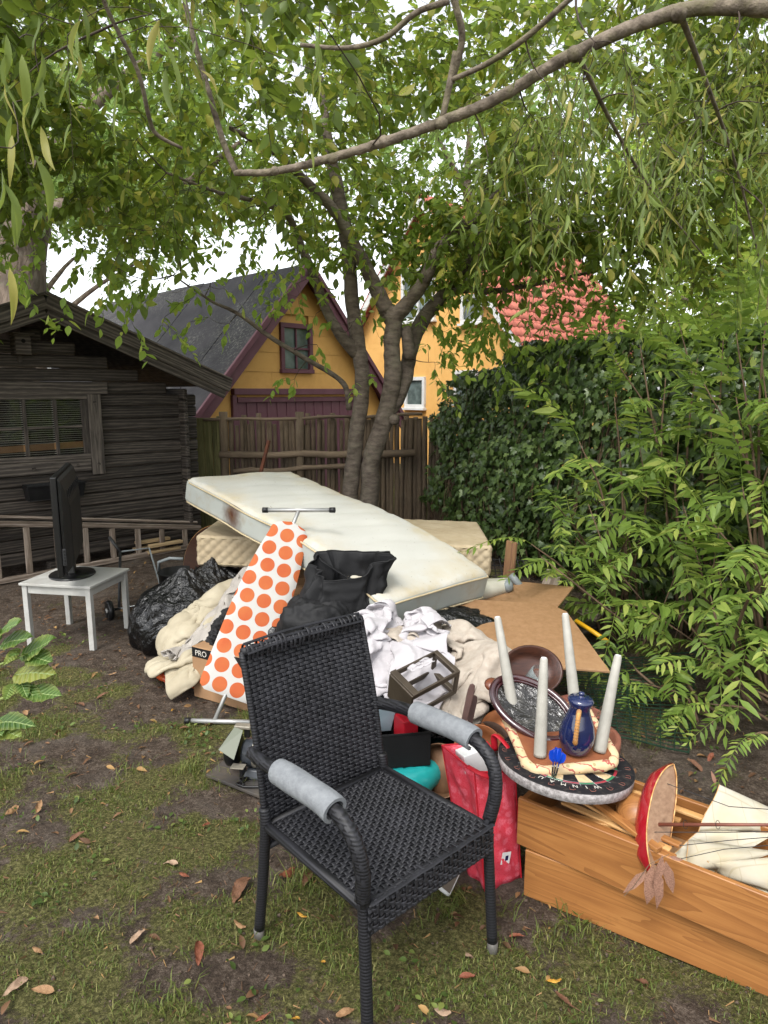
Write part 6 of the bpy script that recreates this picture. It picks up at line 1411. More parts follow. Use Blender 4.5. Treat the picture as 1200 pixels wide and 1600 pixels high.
def mattresses():
    A, B, D = Vector((-1.375, 4.70, 1.105)), Vector((-.730, 5.35, 1.08)), Vector((0, 3.33, .640)); x = (D - A); L = x.length; x = x / L; y = (B - A); y = (y - x * y.dot(x)); W = y.length; y = y / W; z = x.cross(y); m = basis(A, x, y, z)
    t = thing('white_mattress', 'stained white single mattress lying slanted on top of the pile', 'mattress', Vector((-.4, 4.3, .6)))
    def bend(V):
        V = V.copy(); u = V[:, 0] / L; V[:, 2] += .055 * np.sin(np.pi * u) - .02 * np.sin(2 * np.pi * u) + .012 * np.sin(np.pi * V[:, 1] / W) ; V[:, 2] += .008 * fbm(np.stack([V[:, 0] * 2.5, V[:, 1] * 2.5, V[:, 0] * 0], -1), 77, 2); return V
    def disp(k, a, b):
        if k == 'top': return .013 * (1 - math.exp(-((((a + .06 * math.sin(b * 5)) % .235) - .1175) / .02) ** 2)) + .006 * math.sin(a * 9 + b * 13) * .5
        return .004 * math.sin(a * 11)
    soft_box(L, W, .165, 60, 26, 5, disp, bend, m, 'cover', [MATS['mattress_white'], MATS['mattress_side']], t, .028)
    for zz, nm in ((-.012, 'upper_piping'), (-.152, 'lower_piping')):
        P = []; off = .004
        for a in np.linspace(.03, .97, 24): P.append((a * L, -off, zz))
        for a in np.linspace(.03, .97, 10): P.append((L + off, a * W, zz))
        for a in np.linspace(.97, .03, 24): P.append((a * L, W + off, zz))
        for a in np.linspace(.97, .03, 10): P.append((-off, a * W, zz))
        P = bend(np.array(P)); MB().tube([m @ Vector(p) for p in P], .0055, 6, closed=True).build(nm, MATS['piping_cream'], t, smooth=True)
    A, D = Vector((-1.285, 4.60, .725)), Vector((.735, 4.56, .655)); x = (D - A); L = x.length; x = x / L; z = Vector((0, 0, 1)); z = (z - x * z.dot(x)).normalized(); y = z.cross(x); m = basis(A, x, y, z); W = .9
    t = thing('beige_mattress', 'beige quilted mattress lying level under the white one', 'mattress', Vector((-.3, 5.0, .45)))
    def disp2(k, a, b):
        s = .075 if k != 'top' else .12; return .013 * abs(math.sin(math.pi * (a + b) / s) * math.sin(math.pi * (a - b) / s)) ** .5 * (1 if k != 'top' else .35)
    soft_box(L, W, .21, 190, 80, 22, disp2, lambda V: V, m, 'cover', [MATS['mattress_beige'], MATS['mattress_beige']], t, .03)
    for zz in (-.014, -.196):
        P = [(a, -.004, zz) for a in np.linspace(.03, L - .03, 12)] + [(L + .004, a, zz) for a in np.linspace(.03, W - .03, 6)] + [(a, W + .004, zz) for a in np.linspace(L - .03, .03, 12)] + [(-.004, a, zz) for a in np.linspace(W - .03, .03, 6)]
        MB().tube([m @ Vector(p) for p in P], .006, 6, closed=True).build('piping', MATS['piping_cream'], t, smooth=True)
    # boxes that carry them
    def carton(c, s, rz, lab):
        t = thing('cardboard_box', lab, 'cardboard box', (c[0], c[1], 0), (0, 0, rz), group='cardboard boxes'); h = s[2]
        MB().box((0, 0, h / 2), s).build('carton', MATS['cardboard'], t, local=True, bevel=.006)
        MB().box((0, 0, h + .002), (s[0] * .98, s[1] * .06, .002)).build('tape', MATS['hardboard'], t, local=True); return t
    carton((-.75, 5.05), (.62, .5, .462), .05, 'plain brown carton carrying the mattresses at their left end'); carton((.28, 5.02), (.6, .5, .44), -.06, 'plain brown carton carrying the mattresses at their right end')
    carton((-.42, 4.15), (.5, .4, .50), .2, 'plain brown carton behind the ironing board and black bag')
simple('cardboard', '8a6a4c', '9c7a58', 6, .85, bump=.15, bscale=60, dirt='6f5238', dirt_amt=.3)
mattresses()

# ---- ironing board
def dots():
    n = Nodes('dot_cover'); v = n.coord('Object'); s = n.new('ShaderNodeSeparateXYZ'); n.link(v, s.inputs[0]); p = .098
    iy = n.math('DIVIDE', s.outputs[0], p); ix = n.math('ADD', n.math('DIVIDE', s.outputs[1], p), n.math('MULTIPLY', n.math('FLOOR', iy), .28))
    fx, fy = n.math('SUBTRACT', n.math('FRACT', ix), .5), n.math('SUBTRACT', n.math('FRACT', iy), .5)
    r = n.math('SQRT', n.math('ADD', n.math('MULTIPLY', fx, fx), n.math('MULTIPLY', fy, fy)))
    org = n.mix(n.ramp(n.noise(v, 6, 3), [(.3, 0.0), (.7, 1.0)]), 'a34c2c', 'aa5f36'); wh = n.mix(n.noise(v, 9, 4), 'a6a39e', 'b2b0ab')
    n.color(n.mix(n.math('LESS_THAN', r, .41), wh, org)); n.set(.8, 0, .2); n.bump(n.noise(v, 260, 2), .2, .001); MATS['dot_cover'] = n.m
dots()
simple('steel_light', '9a9a97', 'b0b0ad', 10, .3, metal=.55, bump=.05)
def ironing_board():
    b0, t0 = at(352, 1088, 3.40), at(458, 816, 3.86); x = (t0 - b0); L = x.length; x = x / L; w = Vector((1, .12, 0)); w = (w - x * w.dot(x)).normalized(); nrm = x.cross(w)
    if nrm.y > 0: nrm = -nrm
    t = thing('ironing_board', 'folded ironing board with orange dotted cover leaning on the mattress', 'ironing board', Vector((b0.x, b0.y, 0)))
    m = basis(b0, x, w, x.cross(w)); sgn = 1 if x.cross(w).y < 0 else -1
    def half(f): return .158 * (1 - max(0, f - .42) ** 2 * 1.25) if f < .93 else .158 * (1 - .51 ** 2 * 1.25) * math.sqrt(max(0, 1 - ((f - .93) / .07) ** 2)) + .003
    def base(f): return min(1, math.sqrt(max(0, 1 - ((.05 - f) / .05) ** 2)) * .25 + .75) if f < .05 else 1
    nf, nw = 46, 14; top = []; bot = []
    for i in range(nf + 1):
        f = i / nf; h = half(f) * base(f); rt, rb = [], []
        for j in range(nw + 1):
            k = -1 + 2 * j / nw; e = max(0, 1 - abs(k) ** 6) ** .5 * max(0, 1 - abs(2 * f - 1) ** 30) ** .5
            rt.append((f * L, k * h, sgn * (.004 + .015 * e))); rb.append((f * L, k * h, sgn * (.004 - .012 * e)))
        top.append(rt); bot.append(rb)
    mb = MB().grid(top).grid(bot); local_obj('padded_cover', mb, MATS['dot_cover'], t, m)
    back = -nrm * .03
    f0, f1 = on(325, 1128, .014), on(398, 1137, .014); f0 = on(292, 1126, .014); f1 = f0 + (Vector((.40, -.02, 0)))
    fm = f0.lerp(f1, .36); tb0, tb1 = at(413, 797, 3.88), at(521, 797, 3.86); tm = tb0.lerp(tb1, .5)
    MB().tube([f0, f1], .0125, 10).build('foot_bar', MATS['steel_light'], t, smooth=True); MB().tube([tb0, tb1], .0125, 10).build('top_bar', MATS['steel_light'], t, smooth=True)
    for a, b in ((f0, f1), (f1, f0), (tb0, tb1), (tb1, tb0)):
        d = (b - a).normalized(); MB().tube([a - d * .012, a - d * .010, a + d * .022], [.010, .0165, .016], 12).build('rubber_cap', MATS['black_plastic'], t, smooth=True)
    MB().tube([fm, b0 + x * .12 + back, b0 + x * L * .5 + back * 1.3], .011, 10).build('leg', MATS['steel_light'], t, smooth=True); MB().tube([tm, t0 - x * .1 + back, b0 + x * L * .5 + back * 1.3], .011, 10).build('leg', MATS['steel_light'], t, smooth=True)
ironing_board()

# ---- cardboard box with printed edge behind the ironing board
def pro_box():
    a, b = on(303, 1088), on(412, 1119); d = (b - a).normalized(); n = Vector((-d.y, d.x, 0)); L = .46
    t = thing('printed_box', 'brown carton with black printed band behind the ironing board', 'cardboard box', (a + b) / 2 + n * .12, group='cardboard boxes')
    c = a + d * L / 2 + n * .13; m = basis(c, d, n, Vector((0, 0, 1)))
    local_obj('carton', MB().box((0, 0, .15), (L, .26, .30)), MATS['cardboard'], t, m, False, .005)
    local_obj('black_band', MB().box((0, -.1315, .27), (L - .01, .002, .055)), MATS['black_plastic'], t, m, False)
    me = text_mesh('PRO', .045, 'white_ink'); put('letters', me, None, t, m @ Matrix.Translation((-L / 2 + .072, -.134, .268)) @ Euler((R(90), 0, 0)).to_matrix().to_4x4())
pro_box()

# ---- soft things
def bag_mat():
    n = Nodes('bin_bag'); v = n.coord('Object'); n.color('0b0b0c'); n.set(.24, 0, .5); b = n.bump(n.math('ADD', n.noise(n.coord('Object', (1, 1, .45)), 17, 5, .55, 2.2), n.math('MULTIPLY', n.noise(v, 6, 3, .5, 2.0), 1.6)), .8, .022); MATS['bin_bag'] = n.m
    simple('black_cloth', '060607', '0d0d0f', 10, .7, bump=.35, bscale=24, bdist=.006)
    simple('duvet_cream', '948a74', 'a89f8a', 5, .85, bump=.4, bscale=22, bdist=.006, dirt='857656', dirt_amt=.3); simple('sheet_grey', '8d8780', 'a09a92', 6, .9, bump=.4, bscale=40, bdist=.004)
    simple('cloth_white', 'a39fa1', 'b2aeb0', 6, .9, bump=.3, bscale=35, bdist=.003); simple('cloth_knit', '9c9184', 'b0a699', 30, .95, bump=.6, bscale=220, bdist=.003, dirt='8d7c6c', dirt_amt=.35)
    simple('red_film', '9c2412', 'c45a28', 9, .3, bump=.4, bscale=20, bdist=.006, contrast=(.4, .6), dirt='d08a50', dirt_amt=.6)
bag_mat()
def lump(name, label, cat, c, r, seed, mat, wr=.06, fine=.02, nu=44, nv=72, flat=.55, neck=0, lean=(0, 0), group=None, lmul=1.0):
    c = Vector(c); th = np.linspace(.02, np.pi - .02, nu); ph = np.linspace(0, 2 * np.pi, nv, endpoint=False); T_, P_ = np.meshgrid(th, ph, indexing='ij')
    d = np.stack([np.sin(T_) * np.cos(P_), np.sin(T_) * np.sin(P_), np.cos(T_)], -1)
    d = np.sign(d) * np.abs(d) ** .82
    Q = d * 1.7 + seed
    k = 1 + wr * 3 * fbm(Q, seed, 3) * .5 + fine * (ridge(d * np.array([5, 5, 1.6]) + seed, seed + 4, 3) - .8)
    V = d * k[..., None] * np.array(r)
    if neck:
        g = np.clip((d[..., 2] - .55) / .45, 0, 1); V[..., 2] += neck * g ** 2; V[..., 0] *= (1 - .78 * g); V[..., 1] *= (1 - .78 * g)
    V[..., 2] = np.maximum(V[..., 2], -r[2] * flat); zz = V[..., 2] / r[2]; V[..., 0] += lean[0] * zz; V[..., 1] += lean[1] * zz
    V = V + np.array((c.x, c.y, c.z + r[2] * flat))
    mb = MB().grid(V, closev=True); o = mb.build(name, MATS[mat], None, smooth=True)
    return rebase(tag(o, label, cat, group))
lump('bin_bag', 'large full black refuse sack on the soil beside the white table', 'refuse bag', (-1.40, 4.44, .0), (.29, .25, .30), 3, 'bin_bag', .07, .022, 80, 130, .62, .06, (.06, .02), 'black refuse sacks')
lump('bin_bag', 'smaller black refuse sack tucked behind under the mattress corner', 'refuse bag', (-1.20, 4.62, .10), (.24, .22, .24), 9, 'bin_bag', .08, .026, 70, 110, .8, .05, (0, .0), 'black refuse sacks')
lump('bin_bag', 'black refuse sack under the white and beige cloths', 'refuse bag', (.14, 3.20, 0), (.46, .40, .28), 14, 'bin_bag', .06, .03, 60, 100, .8, 0, (0, 0), 'black refuse sacks')
lump('bin_bag', 'black refuse sack between ironing board and black tote', 'refuse bag', (-.52, 3.68, 0), (.30, .24, .26), 19, 'bin_bag', .10, .04, 60, 90, .7, 0, (0, 0), 'black refuse sacks')
lump('bin_bag', 'black refuse sack propping the low end of the white mattress', 'refuse bag', (.36, 3.72, 0), (.46, .26, .27), 24, 'bin_bag', .05, .03, 60, 90, .75, 0, (0, 0), 'black refuse sacks')

def roll(name, label, cat, path, widths, thick, seed, mat, fold=.35, group=None, nu=70, nv=64, fine=.12, quilt=0):
    P = smooth_poly(path, 12); P = np.array(P); s = np.linspace(0, len(P) - 1, nu); C = np.stack([np.interp(s, np.arange(len(P)), P[:, k]) for k in range(3)], -1)
    T_ = unit(np.gradient(C, axis=0)); side = unit(np.cross(T_, np.array([0, 0, 1.0]))); nrm = np.cross(side, T_); W = np.interp(np.linspace(0, 1, nu), np.linspace(0, 1, len(widths)), widths); a = np.linspace(0, 2 * np.pi, nv, endpoint=False)
    f = np.linspace(0, 1, nu); cap = np.sqrt(np.clip(1 - np.abs(2 * f - 1) ** 14, 0.0, 1)) + .02
    V = np.zeros((nu, nv, 3)); AA, FF = np.meshgrid(a, f, indexing='xy')
    for i in range(nu):
        Q = np.stack([np.cos(a) * 1.3, np.sin(a) * 1.3, np.full(nv, f[i] * 3.2)], -1) + seed
        r = 1 + fold * .5 * fbm(Q, seed, 3) + fine * (ridge(Q * np.array([1.5, 1.5, 2.6]), seed + 3, 3) - .9)
        if quilt: r = r - .10 * np.exp(-((((f[i] * quilt) % 1) - .5) / .07) ** 2)
        V[i] = C[i] + side[i] * (np.cos(a) * W[i] / 2 * r * cap[i])[:, None] + nrm[i] * (np.sin(a) * thick / 2 * r * cap[i])[:, None]
    V[..., 2] = np.maximum(V[..., 2], .006)
    o = MB().grid(V, closev=True).build(name, MATS[mat], None, smooth=True); return rebase(tag(o, label, cat, group))
roll('plastic_bag', 'red and orange printed plastic bag crushed under the duvet', 'plastic bag', [tuple(on(242, 1042, .05)), tuple(on(275, 1050, .06)), tuple(on(325, 1058, .04))], [.14, .22, .14], .11, 47, 'red_film', .5, fine=.16)
roll('black_jacket', 'dark crumpled fabric squeezed between duvet and printed box', 'clothing', [tuple(at(372, 955, 3.80)), tuple(at(345, 1000, 3.74)), tuple(at(330, 1035, 3.66))], [.10, .12, .10], .16, 49, 'black_cloth', .8, fine=.3)
def black_tote():
    t = thing('black_tote', 'large open black fabric bag slumped against the mattress', 'bag', Vector((-.22, 3.42, .42)))
    nz, na = 40, 90; c0 = Vector((-.23, 3.44, .40)); V = np.zeros((nz, na, 3)); a = np.linspace(0, 2 * np.pi, na, endpoint=False)
    for i in range(nz):
        f = i / (nz - 1); rim = .41 + .03 * np.cos(a * 2 + .6) + .035 * np.sin(a + .6) + .05 * np.maximum(np.sin(a), 0)
        e = 4.0; cx = np.sign(np.cos(a)) * np.abs(np.cos(a)) ** (2 / e * 1.2); cy = np.sign(np.sin(a)) * np.abs(np.sin(a)) ** (2 / e * 1.2)
        Q = np.stack([np.cos(a) * 1.2, np.sin(a) * 1.2, np.full(na, f * 1.8)], -1) + 5; k = 1 + .22 * fbm(Q, 66, 3) + .26 * (ridge(Q * np.array([1.5, 1.5, .8]), 68, 3) - .7) * (.4 + .8 * f)
        V[i, :, 0] = c0.x + .06 * f + cx * (.215 - .045 * f) * k; V[i, :, 1] = c0.y + .02 * f + cy * (.12 - .045 * f) * k; V[i, :, 2] = c0.z + f * rim
    mb = MB().grid(V, closev=True); mb.add([tuple(p) for p in V[0]], [tuple(range(na))]); mb.build('bag_body', MATS['black_cloth'], t, smooth=True, solid=.004)
    MB().tube([V[nz - 1, i] for i in range(na)], .004, 6, closed=True).build('hem', MATS['black_cloth'], t, smooth=True)
    P = [V[nz - 3, 8], V[nz - 6, 12] + np.array([.02, -.03, -.02]), V[nz - 14, 20] + np.array([.02, -.04, 0]), V[nz - 6, 32] + np.array([-.02, -.03, 0]), V[nz - 3, 36]]
    MB().tube([q[:3] for q in smooth_poly([tuple(p) for p in P], 6)], .008, 6, flat=.3).build('strap', MATS['black_cloth'], t, smooth=True)
black_tote()

lump('black_fabric', 'folded black fabric slumped at the foot of the black tote', 'fabric', (-.33, 3.40, .26), (.22, .15, .21), 71, 'black_cloth', .10, .05, 50, 80, .9)
def drape(nx, ny, w, h, c, z0, rot, squeeze, hf, steps=110, seed=0, mu=.55, layer=.03):
    g = np.random.default_rng(seed); u = np.linspace(-.5, .5, nx); v = np.linspace(-.5, .5, ny); U, Vv = np.meshgrid(u, v, indexing='ij')
    X = np.stack([U * w * squeeze[0], Vv * h * squeeze[1], np.zeros_like(U)], -1); N = np.stack([U * 7, Vv * 7, U * 0 + seed], -1)
    X[..., 0] += .05 * fbm(N * .6, seed + 1, 2); X[..., 1] += .05 * fbm(N * .6 + 9, seed + 2, 2); X[..., 2] = z0 + .05 * fbm(N, seed, 3)
    cr, sr = math.cos(rot), math.sin(rot); X[..., 0], X[..., 1] = c[0] + X[..., 0] * cr - X[..., 1] * sr, c[1] + X[..., 0] * sr + X[..., 1] * cr
    lay = .006 + layer * np.clip(.5 + fbm(N * .55 + 3, seed + 7, 2), 0, 1.4); Xp = X.copy(); rx, ry = w / (nx - 1), h / (ny - 1); rd = math.hypot(rx, ry)
    def con(a, b, r, k):
        d = X[b] - X[a]; L = np.linalg.norm(d, axis=-1, keepdims=True) + 1e-9; q = d * (.5 * k * (L - r) / L); X[a] += q; X[b] -= q
    S = lambda i, n, st=2: (slice(i, n - 1, st), slice(i + 1, n, st))
    for st in range(steps):
        V = (X - Xp) * .94; Xp = X.copy(); X = X + V; X[..., 2] -= .0022
        for it in range(7):
            for i in (0, 1):
                a, b = S(i, nx); m = min(len(range(*a.indices(nx))), len(range(*b.indices(nx)))); con((slice(i, i + 2 * m, 2),), (slice(i + 1, i + 1 + 2 * m, 2),), rx, 1)
                a, b = S(i, ny); m = min(len(range(*a.indices(ny))), len(range(*b.indices(ny)))); con((slice(None), slice(i, i + 2 * m, 2)), (slice(None), slice(i + 1, i + 1 + 2 * m, 2)), ry, 1)
            con((slice(0, -1), slice(0, -1)), (slice(1, None), slice(1, None)), rd, .22); con((slice(1, None), slice(0, -1)), (slice(0, -1), slice(1, None)), rd, .22)
            con((slice(0, -3),), (slice(3, None),), 3 * rx, .06); con((slice(None), slice(0, -3)), (slice(None), slice(3, None)), 3 * ry, .06)
        hz = hf(X[..., 0], X[..., 1]) + lay; hit = X[..., 2] < hz; X[..., 2] = np.where(hit, hz, X[..., 2])
        for k in (0, 1): X[..., k] = np.where(hit, X[..., k] * (1 - mu) + Xp[..., k] * mu, X[..., k])
        Xp[..., 2] = np.where(hit, X[..., 2], Xp[..., 2])
    return X
def wrinkle(X, seed, amp, sc=(6, 6), warp=1.0):
    """sharp little folds pushed along the normals of a cloth grid"""
    nx, ny = X.shape[:2]; U, V = np.meshgrid(np.linspace(0, 1, nx), np.linspace(0, 1, ny), indexing='ij'); Q = np.stack([U * sc[0], V * sc[1], U * 0 + seed], -1)
    Q = Q + warp * np.stack([fbm(Q * .6, seed, 2), fbm(Q * .6 + 7, seed + 1, 2), U * 0], -1); h = np.maximum(ridge(Q, seed + 2, 3) - .35, 0)
    N = unit(np.cross(np.gradient(X, axis=0), np.gradient(X, axis=1))); N = N * np.sign(N[..., 2:3] + 1e-6); return X + N * (h * amp)[..., None]
def capsule_h(p0, p1, r, z0, z1):
    p0, p1 = np.array(p0), np.array(p1); d = p1 - p0; L2 = d @ d
    def f(x, y):
        s = np.clip(((x - p0[0]) * d[0] + (y - p0[1]) * d[1]) / L2, 0, 1); q = (x - p0[0] - s * d[0]) ** 2 + (y - p0[1] - s * d[1]) ** 2
        return np.clip(1 - q / r ** 2, 0, 1) ** .5 * (z0 + (z1 - z0) * s)
    return f
def bedding():
    a, b = at(415, 890, 4.15), at(300, 1040, 3.82); h1 = capsule_h((a.x, a.y), (b.x, b.y), .27, .60, .12); h2 = capsule_h((-1.02, 4.32), (-1.22, 4.08), .17, .46, .30)
    hf = lambda x, y: np.maximum(h1(x, y), h2(x, y)); rot = math.atan2(b.y - a.y, b.x - a.x)
    X = drape(70, 60, 1.1, .78, (-1.02, 4.0), .72, rot, (.66, .62), hf, 120, 31, .45, .05); X = wrinkle(X, 3, .022, (5, 9))
    N = unit(np.cross(np.gradient(X, axis=0), np.gradient(X, axis=1))); N = N * np.sign(N[..., 2:3] + 1e-6); U = np.linspace(0, 1, 70)[:, None]; V = np.linspace(0, 1, 60)[None]
    X = X + N * (.024 * np.abs(np.sin(math.pi * 7 * U)) ** .45 * np.abs(np.sin(math.pi * 5 * V)) ** .45)[..., None]; X[..., 2] = np.maximum(X[..., 2], .012)
    rebase(tag(MB().grid(X).build('cream_duvet', MATS['duvet_cream'], None, smooth=True, sub=1, solid=.02), 'cream quilted duvet slumping down the left side of the pile', 'duvet'))
    X = drape(80, 46, .85, .36, (-1.03, 3.96), .85, rot + .08, (.62, .52), lambda x, y: hf(x, y) + .055, 110, 35, .5, .05); X = wrinkle(X, 9, .02, (7, 5)); X[..., 2] = np.maximum(X[..., 2], .02)
    rebase(tag(MB().grid(X).build('grey_sheet', MATS['sheet_grey'], None, smooth=True, sub=1, solid=.004), 'crumpled pale grey sheet trailing over the cream duvet', 'sheet'))
def pile_h(x, y):
    a = np.clip(1 - np.abs((x - .14) / .50) ** 3 - np.abs((y - 3.18) / .46) ** 3, 0, 1) ** .5 * .50
    b = np.clip(1 - ((x - .06) / .26) ** 2 - ((y - 3.02) / .24) ** 2, 0, 1) ** .5 * .50
    c_ = np.clip(1 - ((x - .44) / .28) ** 2 - ((y - 3.0) / .34) ** 2, 0, 1) ** .5 * .50
    d = np.clip(1 - np.abs((x - .47) / .18) ** 4 - np.abs((y - 2.80) / .18) ** 4, 0, 1) ** .5 * .26
    return np.maximum(np.maximum(a, d), np.maximum(b, c_)) * 1.0
def cloths():
    X = wrinkle(drape(84, 76, 1.2, .95, (.46, 3.0), .62, R(25), (.52, .55), pile_h, 120, 5, .42, .10), 5, .034, (5, 4), 1.6)
    rebase(tag(MB().grid(X).build('knit_blanket', MATS['cloth_knit'], None, smooth=True, sub=1, solid=.008), 'oatmeal knitted blanket heaped over the pile beside the hardboard', 'blanket'))
    X = wrinkle(drape(84, 84, .86, .86, (.05, 3.0), .70, R(-15), (.48, .48), lambda x, y: pile_h(x, y) + .05, 120, 11, .45, .09), 11, .016, (7, 7))
    rebase(tag(MB().grid(X).build('white_laundry', MATS['cloth_white'], None, smooth=True, sub=1, solid=.005), 'crumpled white laundry behind the chair back', 'laundry'))
cloths()
bedding()
def metal_rack():
    simple('bronze_metal', '3d342b', '51473b', 12, .4, metal=.35, bump=.1, spec=.5)
    c = at(655, 1072, 2.66); t = thing('metal_rack', 'brown metal frame rack with square end plate on the blanket', 'metal rack', c - Vector((0, 0, .06)))
    m = Matrix.Translation(c) @ Euler((R(20), R(-10), R(36))).to_matrix().to_4x4()
    local_obj('end_plate', MB().box((-.10, 0, 0), (.012, .15, .13)), MATS['bronze_metal'], t, m, False, .004); local_obj('end_lip', MB().box((-.085, 0, .068), (.03, .156, .008)), MATS['bronze_metal'], t, m, False, .002)
    for y in (-.07, .07):
        for z in (-.055, .055): local_obj('side_bar', MB().box((.02, y, z), (.235, .010, .026)), MATS['bronze_metal'], t, m, False, .003)
    local_obj('end_bar', MB().box((.142, 0, .055), (.024, .15, .024)), MATS['bronze_metal'], t, m, False, .004); local_obj('end_bar', MB().box((.142, 0, -.055), (.024, .15, .024)), MATS['bronze_metal'], t, m, False, .004)
    for y in (-.07, .07): local_obj('upright', MB().box((.142, y, 0), (.022, .010, .09)), MATS['bronze_metal'], t, m, False, .002)
    mtx = m; X = drape(36, 30, .17, .14, (c.x + .0, c.y + .02), c.z + .17, R(20), (.9, .85), lambda x, y: np.full_like(x, c.z + .078) + .035 * (x - c.x) / .1 - .25 * np.maximum(np.abs(x - c.x - .0) - .05, 0) - .6 * np.maximum(c.y - .045 - y, 0), 60, 21, .7, .01)
    rebase(tag(MB().grid(X).build('white_cloth', MATS['cloth_white'], None, smooth=True, solid=.003), 'small white cloth lying on the brown metal rack', 'cloth'))
metal_rack()

# ---- kitchen things, red bag, tile, box and ring between chair and drawers
def small_things():
    t = thing('inflatable_ring', 'turquoise inflatable ring lying under the black box', 'inflatable ring', (.05, 2.80, 0)); simple('vinyl_teal', '1c8f90', '2aa3a0', 5, .22, spec=.5, bump=.1, bscale=20, bdist=.004)
    MB().tube([(.05 + .155 * math.cos(a), 2.80 + .155 * math.sin(a), .066) for a in np.linspace(0, 2 * math.pi, 49)[:-1]], [.066 + .0025 * math.sin(i * 2.6) for i in range(48)], 18, closed=True).build('ring_tube', MATS['vinyl_teal'], t, smooth=True)
    MB().tube([(.05 + .155 * math.cos(a), 2.80 + .155 * math.sin(a), .066) for a in np.linspace(0, 2 * math.pi, 49)[:-1]], .067, 3, closed=True, flat=.05).build('seam', MATS['vinyl_teal'], t)
    t = thing('black_organiser', 'black fabric storage box with red and blue odds and ends', 'storage box', (.065, 2.76, .134)); m = Matrix.Translation((.065, 2.76, .134)) @ Euler((0, 0, R(8))).to_matrix().to_4x4()
    for p, s in (((0, -.10, .075), (.24, .008, .15)), ((0, .10, .075), (.24, .008, .15)), ((-.116, 0, .075), (.008, .192, .15)), ((.116, 0, .075), (.008, .192, .15)), ((0, 0, .006), (.224, .192, .008))): local_obj('box_panel', MB().box(p, s), MATS['black_cloth'], t, m, False, .003)
    local_obj('hem', MB().tube([(-.12, -.104, .15), (.12, -.104, .15), (.12, .104, .15), (-.12, .104, .15)], .005, 6, closed=True), MATS['black_cloth'], t, m)
    simple('red_plastic', '8f1420', 'a51c28', 8, .4, bump=.1); simple('pale_blue', '8fa6b0', 'a3b8c0', 8, .5, bump=.1)
    for nm, lab, p, s, mt, e in (('red_carton', 'red carton sticking out of the black storage box', (.03, 0, .13), (.07, .1, .10), 'red_plastic', (0, 0, .3)), ('pale_folder', 'pale blue folder standing behind the chair arm', (-.06, .03, .17), (.09, .02, .16), 'pale_blue', (.3, .1, .2))):
        o = local_obj(nm, MB().box((0, 0, 0), s), MATS[mt], None, m @ Matrix.Translation(p) @ Euler(e).to_matrix().to_4x4(), False, .004); tag(o, lab, nm.split('_')[1])
    simple('rusty_tin', '5f4330', '8a6a4d', 9, .55, metal=.3, bump=.3, dirt='4a2f20', dirt_amt=.6)
    t = thing('cake_tin', 'rusty round cake tin standing on edge left of the red bag', 'cake tin', (.23, 2.66, 0)); m = basis(Vector((.235, 2.66, .118)), *frame(Vector((-.28, -.82, .38))))
    local_obj('tin_wall', MB().lathe([(.100, -.05), (.108, .0), (.112, .003), (.109, .005), (.1055, .001), (.097, -.047)], 40, close=False), MATS['rusty_tin'], t, m); local_obj('tin_base', MB().lathe([(0, -.047), (.099, -.0475), (.1, -.05), (0, -.051)], 40, close=False), MATS['rusty_tin'], t, m)
    simple('pan_iron', '2a1f19', '4d3628', 8, .5, metal=.4, bump=.3); simple('pan_copper', '6d3f24', '8d5833', 8, .4, metal=.5, bump=.2)
    for i, (p, nrm, r, mt, lab, ha, hb) in enumerate((((.375, 2.50, .30), (-.25, -.75, .6), .10, 'pan_copper', 'rusty copper-coloured frying pan behind the red bag', at(722, 1140, 2.52), at(739, 1068, 2.58)), ((.43, 2.60, .28), (-.1, -.7, .7), .085, 'pan_iron', 'small dark saucepan behind the copper pan', at(733, 1136, 2.58), at(742, 1086, 2.62)))):
        t = thing('frying_pan', lab, 'pan', Vector(p) - Vector((0, 0, .1)), group='pans by the red bag'); m = basis(Vector(p), *frame(Vector(nrm)))
        local_obj('pan_body', MB().lathe([(0, -.035), (r * .8, -.035), (r, .008), (r * .97, .009), (r * .77, -.03), (0, -.03)], 34, close=False), MATS[mt], t, m)
        d = (hb - ha); x, y, z = frame(d, Vector((0, -1, .3))); mb = MB(); L = d.length; w = .013
        o = [(-w * .8, 0), (w * .8, 0), (w * 1.1, L * .85), (w * .8, L * .97), (0, L), (-w * .8, L * .97), (-w * 1.1, L * .85)]; mb.prism(o, .008, basis(ha, x, z, x.cross(z)))
        mb.build('handle', MATS['pan_wood'], t, bevel=.002); hh = hb - z * .018 + y * .0
        MB().lathe([(.0035, -.0012), (.0065, -.0012), (.0065, .0012), (.0035, .0012)], 12, basis(hh + x.cross(z) * .008, x, z, x.cross(z)), close=False).build('hanging_hole', MATS['chrome'], t)
    t = thing('copper_bowl', 'curved brown wooden bowl rim behind the pans', 'bowl', (.52, 2.66, .2)); m = basis(Vector((.50, 2.62, .33)), *frame(Vector((-.15, -.35, .9)))); local_obj('bowl_shell', MB().lathe([(.05, -.05), (.09, -.02), (.10, .012), (.093, .012), (.08, -.02), (.04, -.04), (0, -.042)], 30, close=False), MATS['pan_copper'], t, m)
simple('pan_wood', '3a2722', '4f3730', 12, .5, bump=.1)
small_things()
